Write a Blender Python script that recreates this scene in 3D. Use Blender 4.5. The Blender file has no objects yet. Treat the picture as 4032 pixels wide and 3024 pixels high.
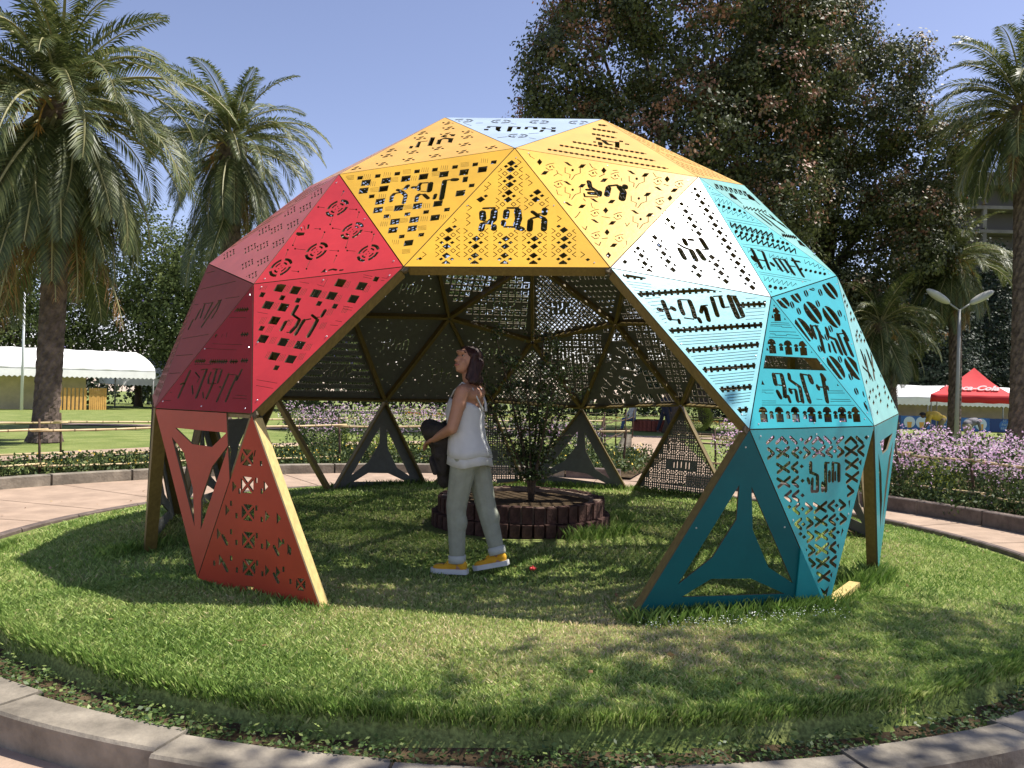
import bpy, bmesh, math, random
import numpy as np
from mathutils import Vector, Matrix, noise
from mathutils.geometry import delaunay_2d_cdt

random.seed(7)
RNG = np.random.default_rng(7)
SC = bpy.context.scene
COL = SC.collection
PI = math.pi

# ------------------------------------------------------------------ camera, light, exposure
cam = bpy.data.cameras.new("camera")
cam.sensor_width = 36.0
cam.lens = 29.33
cam.clip_start = 0.05
cam.clip_end = 2000.0
camo = bpy.data.objects.new("camera", cam)
COL.objects.link(camo)
_f = Vector((-0.0112547591, 0.999936171, 0.000992479018)).normalized()
_r = Vector((0.99960389, 0.0112254, 0.02580818)).normalized()
_u = _r.cross(_f).normalized()
camo.matrix_world = Matrix(((_r.x, _u.x, -_f.x, 0.0), (_r.y, _u.y, -_f.y, -8.35766842), (_r.z, _u.z, -_f.z, 1.40057568), (0, 0, 0, 1)))
SC.camera = camo

SUN_AZ, SUN_EL = math.radians(106.0), math.radians(60.0)      # azimuth measured from -Y towards +X
SUN_DIR = Vector((math.sin(SUN_AZ) * math.cos(SUN_EL), -math.cos(SUN_AZ) * math.cos(SUN_EL), math.sin(SUN_EL)))
world = bpy.data.worlds.new("World")
SC.world = world
world.use_nodes = True
wn = world.node_tree
wn.nodes.clear()
sky = wn.nodes.new("ShaderNodeTexSky")
sky.sky_type = 'NISHITA'
sky.sun_disc = False
sky.sun_elevation = SUN_EL
sky.sun_rotation = math.atan2(SUN_DIR.x, SUN_DIR.y)
sky.altitude = 2300.0
sky.air_density = 1.0
sky.dust_density = 2.2
sky.ozone_density = 3.2
bg = wn.nodes.new("ShaderNodeBackground")
bg.inputs[1].default_value = 0.13
wo = wn.nodes.new("ShaderNodeOutputWorld")
tintn = wn.nodes.new("ShaderNodeMix")
tintn.data_type = 'RGBA'
tintn.blend_type = 'MULTIPLY'
tintn.inputs[0].default_value = 1.0
tintn.inputs[7].default_value = (1.30, 1.0, 0.93, 1)
wn.links.new(sky.outputs[0], tintn.inputs[6])
wn.links.new(tintn.outputs[2], bg.inputs[0])
wn.links.new(bg.outputs[0], wo.inputs[0])

sunl = bpy.data.lights.new("sun", 'SUN')
sunl.energy = 4.8
sunl.angle = math.radians(0.53)
sunl.color = (1.0, 0.955, 0.88)
suno = bpy.data.objects.new("sun", sunl)
COL.objects.link(suno)
suno.rotation_euler = (-SUN_DIR).to_track_quat('-Z', 'Y').to_euler()
suno.location = (20, 5, 30)

vs = SC.view_settings
vs.view_transform = 'Standard'
vs.look = 'None'
vs.gamma = 1.0
vs.use_curve_mapping = False
vs.exposure = 0.68
SC.cycles.max_bounces = 6
SC.cycles.diffuse_bounces = 3
SC.cycles.transparent_max_bounces = 8

# ------------------------------------------------------------------ helpers
def tag(o, label=None, cat=None, group=None, kind=None):
    if label: o['label'] = label
    if cat: o['category'] = cat
    if group: o['group'] = group
    if kind: o['kind'] = kind
    return o

def empty(name, loc, label=None, cat=None, group=None, rz=0.0):
    o = bpy.data.objects.new(name, None)
    o.empty_display_size = 0.1
    o.location = loc
    o.rotation_euler = (0, 0, rz)
    COL.objects.link(o)
    return tag(o, label, cat, group)

def link(name, me, parent=None, mats=None):
    o = bpy.data.objects.new(name, me)
    COL.objects.link(o)
    if mats is not None and len(me.materials) == 0:
        for m in (mats if isinstance(mats, (list, tuple)) else [mats]):
            me.materials.append(m)
    if parent is not None: o.parent = parent
    return o

def np_mesh(name, V, F, n, attr=None, mats=None, smooth=False, midx=None):
    """V (N,3) array, F (M,n) array of equal-sized faces."""
    me = bpy.data.meshes.new(name)
    V = np.ascontiguousarray(V, dtype=np.float32); F = np.ascontiguousarray(F, dtype=np.int32)
    me.vertices.add(len(V)); me.vertices.foreach_set("co", V.ravel())
    me.loops.add(F.size); me.loops.foreach_set("vertex_index", F.ravel())
    me.polygons.add(len(F))
    me.polygons.foreach_set("loop_start", np.arange(len(F), dtype=np.int32) * n)
    if smooth: me.polygons.foreach_set("use_smooth", np.ones(len(F), dtype=bool))
    if attr is not None:
        a = me.attributes.new("tint", 'FLOAT', 'POINT'); a.data.foreach_set("value", np.ascontiguousarray(attr, dtype=np.float32))
    if mats:
        for m in mats: me.materials.append(m)
    if midx is not None: me.polygons.foreach_set("material_index", np.ascontiguousarray(midx, dtype=np.int32))
    me.update(calc_edges=True)
    return me

class MB:
    """collects simple shapes into one mesh"""
    def __init__(self): self.v = []; self.f = []; self.m = []; self.sm = []
    def add(self, vs_, fs, mat=0, smooth=False):
        b = len(self.v); self.v += [tuple(p) for p in vs_]
        for f in fs:
            self.f.append([i + b for i in f]); self.m.append(mat); self.sm.append(smooth)
        return self
    def box(self, c, s, rot=None, mat=0):
        c = Vector(c); h = Vector(s) * 0.5
        P = [Vector((x, y, z)) for x in (-h.x, h.x) for y in (-h.y, h.y) for z in (-h.z, h.z)]
        if rot is not None: P = [rot @ p for p in P]
        return self.add([c + p for p in P], [(0, 1, 3, 2), (4, 6, 7, 5), (0, 4, 5, 1), (2, 3, 7, 6), (0, 2, 6, 4), (1, 5, 7, 3)], mat)
    def tube(self, pts, radii, n=8, mat=0, smooth=True, caps=True, flat=1.0):
        pts = [Vector(p) for p in pts]
        if not isinstance(radii, (list, tuple)): radii = [radii] * len(pts)
        rings = []; up = Vector((0, 0, 1))
        for i, p in enumerate(pts):
            d = (pts[min(i + 1, len(pts) - 1)] - pts[max(i - 1, 0)])
            if d.length < 1e-9: d = Vector((0, 0, 1))
            d.normalize()
            x = d.cross(up)
            if x.length < 0.05: x = d.cross(Vector((0, 1, 0)))
            x.normalize(); y = d.cross(x)
            rings.append([p + x * (math.cos(2 * PI * k / n) * radii[i]) + y * (math.sin(2 * PI * k / n) * radii[i] * flat) for k in range(n)])
        V = [q for r in rings for q in r]; F = []
        for i in range(len(pts) - 1):
            for k in range(n):
                a = i * n + k; b = i * n + (k + 1) % n
                F.append((a, b, b + n, a + n))
        if caps:
            F.append(tuple(range(n))[::-1]); F.append(tuple((len(pts) - 1) * n + k for k in range(n)))
        return self.add(V, F, mat, smooth)
    def ell(self, c, r, rot=None, nu=12, nv=8, mat=0):
        c = Vector(c); V = []; F = []
        for j in range(1, nv):
            t = PI * j / nv
            for i in range(nu):
                a = 2 * PI * i / nu
                p = Vector((r[0] * math.sin(t) * math.cos(a), r[1] * math.sin(t) * math.sin(a), r[2] * math.cos(t)))
                V.append(c + (rot @ p if rot is not None else p))
        top = Vector((0, 0, r[2])); V.append(c + (rot @ top if rot is not None else top)); V.append(c - (rot @ top if rot is not None else top))
        T, B = len(V) - 2, len(V) - 1
        for j in range(nv - 2):
            for i in range(nu):
                a = j * nu + i; b = j * nu + (i + 1) % nu
                F.append((a, a + nu, b + nu, b))
        for i in range(nu):
            F.append((T, i, (i + 1) % nu)); o_ = (nv - 2) * nu; F.append((B, o_ + (i + 1) % nu, o_ + i))
        return self.add(V, F, mat, True)
    def cap(self, p0, p1, r0, r1, n=10):
        """tapered capsule"""
        p0 = Vector(p0); p1 = Vector(p1); d = (p1 - p0)
        L = max(d.length, 1e-6); d /= L
        P = []; R = []
        for k in range(5):
            a = PI / 2 * (1 - k / 4); P.append(p0 - d * (r0 * math.sin(a))); R.append(max(r0 * math.cos(a), r0 * .08))
        for k in range(5):
            a = PI / 2 * k / 4; P.append(p1 + d * (r1 * math.sin(a))); R.append(max(r1 * math.cos(a), r1 * .08))
        return self.tube(P, R, n)
    def loft(self, rings, mat=0, caps=True, smooth=True):
        n = len(rings[0]); V = [q for r in rings for q in r]; F = []
        for i in range(len(rings) - 1):
            for k in range(n):
                a = i * n + k; b = i * n + (k + 1) % n
                F.append((a, b, b + n, a + n))
        if caps:
            F.append(tuple(range(n))[::-1]); F.append(tuple((len(rings) - 1) * n + k for k in range(n)))
        return self.add(V, F, mat, smooth)
    def prism(self, poly, d, mat=0):
        """polygon (3D points) extruded by vector d"""
        P = [Vector(p) for p in poly]; n = len(P); d = Vector(d)
        F = [tuple(range(n)), tuple(range(n, 2 * n))[::-1]] + [(k, (k + 1) % n, (k + 1) % n + n, k + n) for k in range(n)]
        return self.add(P + [p + d for p in P], F, mat)
    def mesh(self, name, mats=None, org=(0, 0, 0)):
        me = bpy.data.meshes.new(name)
        ox, oy, oz = org
        me.from_pydata([(x - ox, y - oy, z - oz) for x, y, z in self.v], [], self.f)
        me.polygons.foreach_set("material_index", self.m)
        me.polygons.foreach_set("use_smooth", self.sm)
        if mats:
            for m in (mats if isinstance(mats, (list, tuple)) else [mats]): me.materials.append(m)
        me.validate()
        bm = bmesh.new(); bm.from_mesh(me); bmesh.ops.recalc_face_normals(bm, faces=bm.faces); bm.to_mesh(me); bm.free()
        me.update()
        return me
    def build(self, name, mats, parent=None, org=None):
        """verts are world coordinates; parent (unrotated) sits at its own location"""
        if org is None: org = tuple(parent.location) if parent is not None and parent.parent is None else (0, 0, 0)
        return link(name, self.mesh(name, mats, org), parent)
    def remesh(self, name, mats, voxel, parent=None, smooth=2, org=None):
        if org is None: org = tuple(parent.location) if parent is not None and parent.parent is None else (0, 0, 0)
        me = self.mesh(name + "_raw", None, org)
        o = bpy.data.objects.new("tmp", me); COL.objects.link(o)
        md = o.modifiers.new("r", 'REMESH'); md.mode = 'VOXEL'; md.voxel_size = voxel; md.use_smooth_shade = True
        if smooth:
            s = o.modifiers.new("s", 'SMOOTH'); s.factor = 0.5; s.iterations = smooth
        dg = bpy.context.evaluated_depsgraph_get()
        new = bpy.data.meshes.new_from_object(o.evaluated_get(dg))
        bpy.data.objects.remove(o)
        new.name = name
        new.materials.clear()
        for m in (mats if isinstance(mats, (list, tuple)) else [mats]): new.materials.append(m)
        new.polygons.foreach_set("use_smooth", [True] * len(new.polygons))
        return link(name, new, parent)

def copy_tree(o, parent=None):
    c = o.copy(); COL.objects.link(c)
    if parent is not None: c.parent = parent
    for ch in list(o.children): copy_tree(ch, c)
    return c

# ------------------------------------------------------------------ materials
MATS = {}
def mat(name, base, rough=0.6, spec=0.5, noise_scale=None, noise_amt=0.15, bump=0.0, bump_scale=40, base2=None, coat=0.0, metal=0.0, trans=0.0, detail=4, obj=True, stretch=None):
    m = bpy.data.materials.new(name); m.use_nodes = True
    nt = m.node_tree; b = nt.nodes['Principled BSDF']
    b.inputs['Base Color'].default_value = (*base, 1); b.inputs['Roughness'].default_value = rough
    b.inputs['Specular IOR Level'].default_value = spec; b.inputs['Metallic'].default_value = metal
    b.inputs['Coat Weight'].default_value = coat; b.inputs['Coat Roughness'].default_value = 0.12
    tc = nt.nodes.new('ShaderNodeTexCoord'); src = tc.outputs['Object']
    if stretch:
        mp = nt.nodes.new('ShaderNodeMapping'); mp.inputs['Scale'].default_value = stretch
        nt.links.new(src, mp.inputs[0]); src = mp.outputs[0]
    if noise_scale:
        n = nt.nodes.new('ShaderNodeTexNoise'); n.inputs['Scale'].default_value = noise_scale; n.inputs['Detail'].default_value = detail
        n.inputs['Roughness'].default_value = 0.62
        nt.links.new(src, n.inputs['Vector'])
        r = nt.nodes.new('ShaderNodeValToRGB')
        c2 = base2 if base2 else tuple(min(1, c * (1 + noise_amt * 1.6)) for c in base)
        c1 = base if base2 else tuple(c * (1 - noise_amt) for c in base)
        r.color_ramp.elements[0].position = 0.34; r.color_ramp.elements[0].color = (*c1, 1)
        r.color_ramp.elements[1].position = 0.68; r.color_ramp.elements[1].color = (*c2, 1)
        nt.links.new(n.outputs['Fac'], r.inputs[0]); nt.links.new(r.outputs[0], b.inputs['Base Color'])
    if bump:
        n2 = nt.nodes.new('ShaderNodeTexNoise'); n2.inputs['Scale'].default_value = bump_scale; n2.inputs['Detail'].default_value = 5
        nt.links.new(src, n2.inputs['Vector'])
        bp = nt.nodes.new('ShaderNodeBump'); bp.inputs['Strength'].default_value = bump; bp.inputs['Distance'].default_value = 0.02
        nt.links.new(n2.outputs['Fac'], bp.inputs['Height']); nt.links.new(bp.outputs[0], b.inputs['Normal'])
    MATS[name] = m
    return m

def leaf_mat(name, ramp, rough=0.5, trans=0.35, spec=0.4):
    """colour from the per-leaf 'tint' attribute"""
    m = bpy.data.materials.new(name); m.use_nodes = True
    nt = m.node_tree; b = nt.nodes['Principled BSDF']; out = nt.nodes['Material Output']
    at = nt.nodes.new('ShaderNodeAttribute'); at.attribute_name = 'tint'
    r = nt.nodes.new('ShaderNodeValToRGB')
    while len(r.color_ramp.elements) < len(ramp): r.color_ramp.elements.new(0.5)
    for e, (p, c) in zip(r.color_ramp.elements, ramp): e.position = p; e.color = (*c, 1)
    nt.links.new(at.outputs['Fac'], r.inputs[0]); nt.links.new(r.outputs[0], b.inputs['Base Color'])
    b.inputs['Roughness'].default_value = rough; b.inputs['Specular IOR Level'].default_value = spec
    if trans:
        t = nt.nodes.new('ShaderNodeBsdfTranslucent'); mx = nt.nodes.new('ShaderNodeMixShader'); mx.inputs[0].default_value = trans
        nt.links.new(r.outputs[0], t.inputs[0]); nt.links.new(b.outputs[0], mx.inputs[1]); nt.links.new(t.outputs[0], mx.inputs[2])
        nt.links.new(mx.outputs[0], out.inputs[0])
    MATS[name] = m
    return m

def paint(name, c, rough=0.38, coat=0.25, spec=0.5):
    return mat(name, c, rough, spec, noise_scale=2.4, noise_amt=0.10, coat=coat, bump=0.05, bump_scale=22, detail=9)

M_YEL = paint('yellow_paint', (0.80, 0.45, 0.034)); M_YEL2 = paint('pale_yellow_paint', (0.80, 0.44, 0.075))
M_ORA = paint('orange_paint', (0.74, 0.35, 0.10))
M_RED = paint('red_paint', (0.72, 0.045, 0.045)); M_PNK = paint('rose_paint', (0.62, 0.14, 0.10)); M_DRD = paint('dark_red_paint', (0.27, 0.017, 0.014), .5, .0, .12); M_BRD = paint('brick_red_paint', (0.26, 0.05, 0.028), .5, .0, .15)
M_COR = paint('coral_paint', (0.37, 0.045, 0.021), .45, .0, .3)
M_GRY = paint('grey_blue_paint', (0.42, 0.52, 0.62)); M_WHT = paint('ice_white_paint', (0.46, 0.55, 0.60), .42, .15); M_ICE = paint('ice_blue_paint', (0.17, 0.50, 0.56))
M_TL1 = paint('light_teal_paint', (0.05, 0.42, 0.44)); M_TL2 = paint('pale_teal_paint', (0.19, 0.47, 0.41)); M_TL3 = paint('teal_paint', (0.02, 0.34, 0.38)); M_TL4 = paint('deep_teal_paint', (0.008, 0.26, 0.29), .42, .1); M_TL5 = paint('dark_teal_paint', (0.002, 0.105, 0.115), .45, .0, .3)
M_GRN = paint('green_paint', (0.05, 0.22, 0.12)); M_BLU = paint('blue_paint', (0.04, 0.12, 0.35))
M_BACK = mat('unpainted_board', (0.125, 0.128, 0.118), 0.55, 0.4, noise_scale=14, noise_amt=0.1)
M_EDGE = mat('board_edge', (0.11, 0.085, 0.045), 0.8)
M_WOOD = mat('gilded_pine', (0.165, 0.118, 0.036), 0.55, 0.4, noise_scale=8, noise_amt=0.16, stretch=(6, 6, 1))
M_PINE_LIT = mat('sunlit_pine', (0.56, 0.42, 0.16), 0.55, 0.4, noise_scale=8, noise_amt=0.12, stretch=(6, 6, 1))  # paler copy of the strut wood with sunlight put into its colour
M_BOLT = mat('zinc_bolt', (0.7, 0.7, 0.7), 0.35, metal=0.8)

# ------------------------------------------------------------------ ground, lawn, paths, kerbs
def gz(x, y):
    d = math.hypot(x, y)
    return -0.25 - 0.0165 * max(0.0, d - 13.0)
def gzn(X, Y):
    return -0.25 - 0.0165 * np.maximum(0.0, np.hypot(X, Y) - 13.0)

def smooth01(t): t = np.clip(t, 0, 1); return t * t * (3 - 2 * t)
def lawn_z(X, Y):
    r = np.hypot(X, Y); a = np.arctan2(Y, X)
    side = smooth01((Y + 3.2) / 2.5)           # rear and sides fall lower than the front rim
    drop = 0.03 + 0.14 * side
    z = 0.012 * np.sin(X * 1.7 + 1) * np.cos(Y * 1.3) - drop * smooth01((r - 3.3) / 1.65)
    rk = 4.93 + .15 * np.clip(np.cos(a + PI / 2), 0, 1) ** 10 + .07 * side
    rim = smooth01((r - (rk - .25)) / 0.055); z = z - rim * (0.115 * (1 - side) + 0.03 * side)
    return z

def grass_ground_mat():
    m = bpy.data.materials.new('lawn_ground'); m.use_nodes = True; nt = m.node_tree; b = nt.nodes['Principled BSDF']
    b.inputs['Roughness'].default_value = 0.9; b.inputs['Specular IOR Level'].default_value = 0.15
    tc = nt.nodes.new('ShaderNodeTexCoord')
    n1 = nt.nodes.new('ShaderNodeTexNoise'); n1.inputs['Scale'].default_value = 1.1; n1.inputs['Detail'].default_value = 5
    n2 = nt.nodes.new('ShaderNodeTexNoise'); n2.inputs['Scale'].default_value = 55; n2.inputs['Detail'].default_value = 4
    nt.links.new(tc.outputs['Object'], n1.inputs['Vector']); nt.links.new(tc.outputs['Object'], n2.inputs['Vector'])
    r = nt.nodes.new('ShaderNodeValToRGB'); r.color_ramp.elements[0].position = .33; r.color_ramp.elements[0].color = (.15, .20, .05, 1)
    r.color_ramp.elements[1].position = .7; r.color_ramp.elements[1].color = (.27, .30, .10, 1)
    nt.links.new(n1.outputs['Fac'], r.inputs[0])
    mx = nt.nodes.new('ShaderNodeMix'); mx.data_type = 'RGBA'; mx.blend_type = 'MULTIPLY'; mx.inputs[0].default_value = .8
    r2 = nt.nodes.new('ShaderNodeValToRGB'); r2.color_ramp.elements[0].position = .35; r2.color_ramp.elements[0].color = (.45, .45, .45, 1); r2.color_ramp.elements[1].position = .65; r2.color_ramp.elements[1].color = (1.25, 1.25, 1.2, 1)
    nt.links.new(n2.outputs['Fac'], r2.inputs[0]); nt.links.new(r.outputs[0], mx.inputs[6]); nt.links.new(r2.outputs[0], mx.inputs[7]); nt.links.new(mx.outputs[2], b.inputs['Base Color'])
    bp = nt.nodes.new('ShaderNodeBump'); bp.inputs['Strength'].default_value = .5; bp.inputs['Distance'].default_value = .02
    nt.links.new(n2.outputs['Fac'], bp.inputs['Height']); nt.links.new(bp.outputs[0], b.inputs['Normal'])
    return m
M_LAWN = grass_ground_mat()
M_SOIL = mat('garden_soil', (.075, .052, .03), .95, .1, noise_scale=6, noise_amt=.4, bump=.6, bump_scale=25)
M_PATH = mat('red_path_concrete', (.36, .262, .19), .85, .25, noise_scale=3.0, noise_amt=.14, bump=.25, bump_scale=45, detail=8)
M_SLAB = mat('kerb_stone', (.225, .195, .15), .85, .25, noise_scale=4, noise_amt=.33, bump=.35, bump_scale=30, detail=8)
M_DSLAB = mat('dark_kerb', (.13, .10, .085), .85, .25, noise_scale=7, noise_amt=.25, bump=.3, bump_scale=35)

def grid_sheet(name, f, xs, ys, m, **tg):
    X, Y = np.meshgrid(xs, ys); Zz = f(X, Y); V_ = np.stack([X.ravel(), Y.ravel(), Zz.ravel()], 1)
    nx, ny = len(xs), len(ys); i = np.arange(ny - 1)[:, None] * nx + np.arange(nx - 1)[None, :]
    F = np.stack([i, i + 1, i + 1 + nx, i + nx], -1).reshape(-1, 4)
    o = link(name, np_mesh(name, V_, F, 4, mats=[m], smooth=True)); tag(o, **tg); return o
xs = np.concatenate([[-900, -500, -250, -140], np.linspace(-90, 90, 73), [140, 250, 500, 900]])
grid_sheet('ground', lambda X, Y: gzn(X, Y) - .03, xs, xs, M_LAWN, kind='structure')

def ring_sheet(name, f_in, f_out, zf, m, a0=0, a1=360, na=120, nr=6, parent=None):
    A_ = np.radians(np.linspace(a0, a1, na + 1)); V_ = []
    for a in A_:
        ri, ro = f_in(math.degrees(a) % 360), f_out(math.degrees(a) % 360)
        for k in range(nr + 1):
            r = ri + (ro - ri) * k / nr; V_.append((r * math.cos(a), r * math.sin(a)))
    V_ = np.array(V_); Zz = zf(V_[:, 0], V_[:, 1]); V3 = np.column_stack([V_, Zz])
    i = np.arange(na)[:, None] * (nr + 1) + np.arange(nr)[None, :]
    F = np.stack([i, i + 1, i + nr + 2, i + nr + 1], -1).reshape(-1, 4)
    o = link(name, np_mesh(name, V3, F[:, ::-1], 4, mats=[m], smooth=True), parent); tag(o, kind='structure'); return o

OUT_A = [(0, 6.45), (17, 6.41), (34, 6.39), (60, 6.55), (96, 6.97), (120, 7.25), (142, 7.62), (156, 7.94), (180, 9.2), (200, 11.5), (215, 14), (250, 22), (300, 22), (335, 9.0), (348, 6.9), (360, 6.45)]
def r_out(a): return float(np.interp(a % 360, [p[0] for p in OUT_A], [p[1] for p in OUT_A]))
ring_sheet('path', lambda a: 5.06, r_out, lambda X, Y: 0 * X - .25, M_PATH, nr=4)
# rear path running away to the right, left path behind the bed
def strip(name, pts, w, z0, m):
    L_ = []; R_ = []
    for i, p in enumerate(pts):
        a = pts[max(i - 1, 0)]; b = pts[min(i + 1, len(pts) - 1)]; d = Vector((b[0] - a[0], b[1] - a[1])).normalized(); n_ = Vector((-d.y, d.x))
        ww = w[i] if isinstance(w, (list, tuple)) else w
        L_.append((p[0] + n_.x * ww / 2, p[1] + n_.y * ww / 2)); R_.append((p[0] - n_.x * ww / 2, p[1] - n_.y * ww / 2))
    m_ = MB(); V_ = [(x, y, gz(x, y) + z0) for x, y in L_] + [(x, y, gz(x, y) + z0) for x, y in R_]; n = len(pts)
    m_.add(V_, [(i + n, i + n + 1, i + 1, i) for i in range(n - 1)])
    return tag(m_.build(name, m), kind='structure')
strip('path', [(2.65, 6.3), (3.0, 8), (3.5, 12), (4.2, 17), (4.9, 22.3)], 1.75, .004, M_PATH)
strip('path', [(-20, 3.0), (-12, 5.6), (-9.7, 7.9), (-7.5, 11.2), (-4, 14.5), (0, 16.5)], 1.5, .004, M_PATH)
strip('path', [(-60, 26), (-30, 24.5), (-15, 23), (-4, 22.6), (8, 23.6), (30, 23)], 1.6, .004, M_PATH)

m_jt = mat('path_joint', (.12, .075, .05), .95)
for k, a in enumerate((12, 24, 38, 52, 78, 92, 108, 124, 138, 150, 161, 171)):
    a = math.radians(a); c, s = math.cos(a), math.sin(a); r1 = r_out(math.degrees(a)); jm = MB(); z = -.246
    jm.add([(5.1 * c - .006 * s, 5.1 * s + .006 * c, z), (5.1 * c + .006 * s, 5.1 * s - .006 * c, z), (r1 * c + .006 * s, r1 * s - .006 * c, z), (r1 * c - .006 * s, r1 * s + .006 * c, z)], [(0, 1, 2, 3)])
    tag(jm.build('path_joint', m_jt), kind='structure')
# lawn mound
NR, NA = 75, 200
rr_ = np.concatenate([np.linspace(0, 4.4, 30), np.linspace(4.42, 5.08, 45)]); V_ = []
for r in rr_:
    for k in range(NA):
        a = 2 * PI * k / NA; V_.append((r * math.cos(a), r * math.sin(a)))
V_ = np.array(V_); Zz = lawn_z(V_[:, 0], V_[:, 1]); F = []
for i in range(NR - 1):
    for k in range(NA): F.append((i * NA + k, (i + 1) * NA + k, (i + 1) * NA + (k + 1) % NA, i * NA + (k + 1) % NA))
lawn = link('lawn', np_mesh('lawn', np.column_stack([V_, Zz - .004]), np.array(F), 4, mats=[M_LAWN, M_SOIL], smooth=True, midx=[1 if (rr_[f[0] // NA] > 4.72 + .15 * max(0, -math.sin(2 * PI * (f[0] % NA) / NA)) ** 10 and 188 < 360 * (f[0] % NA) / NA < 352) else 0 for f in F])); tag(lawn, kind='structure')  # dark soil colour on the front bank stands in for its shade

# kerb ring of blocks round the lawn (higher and wider at the front, thin edging at the back)
kerb = empty('kerb', (0, 0, 0)); kerb['kind'] = 'structure'
def arc_block(name, r0, r1, z0, z1, a0, a1, m, parent, n=5, bev=.012):
    m_ = MB(); rings = []
    for k in range(n + 1):
        a = math.radians(a0 + (a1 - a0) * k / n); c, s = math.cos(a), math.sin(a)
        prof = [(r0, z0), (r0, z1 - bev), (r0 + bev, z1), (r1 - bev, z1), (r1, z1 - bev), (r1, z0)]
        rings.append([(r * c, r * s, z) for r, z in prof])
    m_.loft(rings, smooth=False); return m_.build(name, m, parent, (0, 0, 0))
N_K = 34
for i in range(N_K):
    a0 = 360 / N_K * i; a1 = a0 + 360 / N_K; am = (a0 + a1) / 2 % 360
    fr = 200 < am < 340; j = random.uniform(-.006, .006)
    rk_ = 4.93 + .15 * max(0, math.cos(math.radians(am - 270))) ** 10
    if fr: arc_block('kerb_stone', rk_ + j, rk_ + .22 + j, -.25, -.098 + j * .5, a0 + .09, a1 - .09, M_SLAB, kerb)
    else: arc_block('kerb_stone', 4.99 + j, 5.08 + j, -.32, (-.175 if 90 < am < 270 else -.15) + j * .4, a0 + .06, a1 - .06, M_DSLAB, kerb)
kerb2 = empty('kerb', (0, 0, 0)); kerb2['kind'] = 'structure'
a = -12.0
while a < 176:
    st = 8.5
    if 62 < a < 73: a += 2; continue
    ro = r_out(a + st / 2)
    left = a > 80
    m_ = MB(); rings = []
    for k in range(5):
        aa = a + .12 + (st - .24) * k / 4; ro = r_out(aa); c, s = math.cos(math.radians(aa)), math.sin(math.radians(aa))
        rings.append([(r * c, r * s, z) for r, z in ((ro, -.27), (ro, -.10 if left else -.07), (ro + .012, -.088 if left else -.058), (ro + .15, -.088 if left else -.058), (ro + .16, -.27))])
    m_.loft(rings, smooth=False); m_.build('kerb_stone', M_SLAB if left else M_DSLAB, kerb2, (0, 0, 0))
    a += st
# soil of the beds behind the outer kerb
ring_sheet('bed', lambda a: r_out(a) + .15, lambda a: float(np.interp(a, [0, 20, 58, 60], [17, 16, 12.5, 12])), lambda X, Y: gzn(X, Y) + .06, M_SOIL, a0=-20 + 8, a1=62, na=60, nr=5)
ring_sheet('bed', lambda a: r_out(a) + .15, lambda a: r_out(a) + float(np.interp(a, [73, 100, 130, 150, 180], [5.0, 3.2, 2.2, 1.35, 1.2])), lambda X, Y: gzn(X, Y) + .05, M_SOIL, a0=73, a1=183, na=60, nr=5)

# ------------------------------------------------------------------ grass blades of the round lawn
def blades(n, rmin, rmax, amin, amax, h0, h1, w, seed, rim=False):
    g = np.random.default_rng(seed)
    r = np.sqrt(g.uniform(rmin ** 2, rmax ** 2, n)); a = np.radians(g.uniform(amin, amax, n))
    X = r * np.cos(a); Y = r * np.sin(a)
    return X, Y, g.uniform(h0, h1, n), g.uniform(w * .6, w * 1.3, n)
def grass_mesh(name, X, Y, Z, H, Wd, lean, seed, dirx=None, diry=None, tintbias=0.0):
    g = np.random.default_rng(seed); n = len(X)
    th = g.uniform(0, 2 * PI, n); ph = g.uniform(0, 2 * PI, n); ln = g.uniform(.15, 1.0, n) * lean * H * 1.5
    bx = np.cos(th) * Wd / 2; by = np.sin(th) * Wd / 2
    lx = np.cos(ph) * ln; ly = np.sin(ph) * ln
    if dirx is not None: lx = lx * .5 + dirx * H; ly = ly * .5 + diry * H
    V_ = np.empty((n, 4, 3)); V_[:, 0] = np.stack([X - bx, Y - by, Z - .004], 1); V_[:, 1] = np.stack([X + bx, Y + by, Z - .004], 1)
    V_[:, 2] = np.stack([X + bx * .7 + lx * .4, Y + by * .7 + ly * .4, Z + H * .6], 1); V_[:, 3] = np.stack([X + lx, Y + ly, Z + H], 1)
    F = (np.arange(n)[:, None] * 4 + np.array([[0, 1, 2, 3]])).astype(np.int32)
    t1 = np.array([noise.noise((x * .55, y * .55, 3.1)) for x, y in zip(X[::16], Y[::16])]); t1 = np.repeat(t1, 16)[:n] if False else None
    P = .5 + .28 * np.sin(X * 1.9 + 2.2 * np.sin(Y * 1.3)) * np.sin(Y * 2.3 + 1.7 * np.sin(X * .9)) + .14 * np.sin(X * 6.1 + Y * 3.3) * np.sin(Y * 7.7 - X * 2)
    tint = np.clip(P * .55 + g.normal(.2, .17, n) + tintbias, 0, 1)
    return np_mesh(name, V_.reshape(-1, 3), F, 4, attr=np.repeat(tint, 4))
M_GRASS = leaf_mat('grass_blade', [(0.0, (.10, .19, .03)), (.34, (.24, .36, .08)), (.64, (.43, .52, .16)), (.85, (.64, .58, .28)), (1.0, (.80, .64, .40))], rough=.55, trans=.3, spec=.3)
parts_ = []
for (n, r0, r1, a0, a1, w) in ((150000, 2.6, 4.86, 225, 315, .0075), (90000, 1.0, 4.86, 180, 360, .009), (48000, .9, 4.9, 0, 180, .015)):
    X, Y, H, Wd = blades(n, r0, r1, a0, a1, .014, .034, w, n); parts_.append((X, Y, H, Wd))
X = np.concatenate([p[0] for p in parts_]); Y = np.concatenate([p[1] for p in parts_]); H = np.concatenate([p[2] for p in parts_]); Wd = np.concatenate([p[3] for p in parts_])
rk_b = 4.93 + .15 * np.clip(-Y / (np.hypot(X, Y) + 1e-9), 0, 1) ** 10
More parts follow.
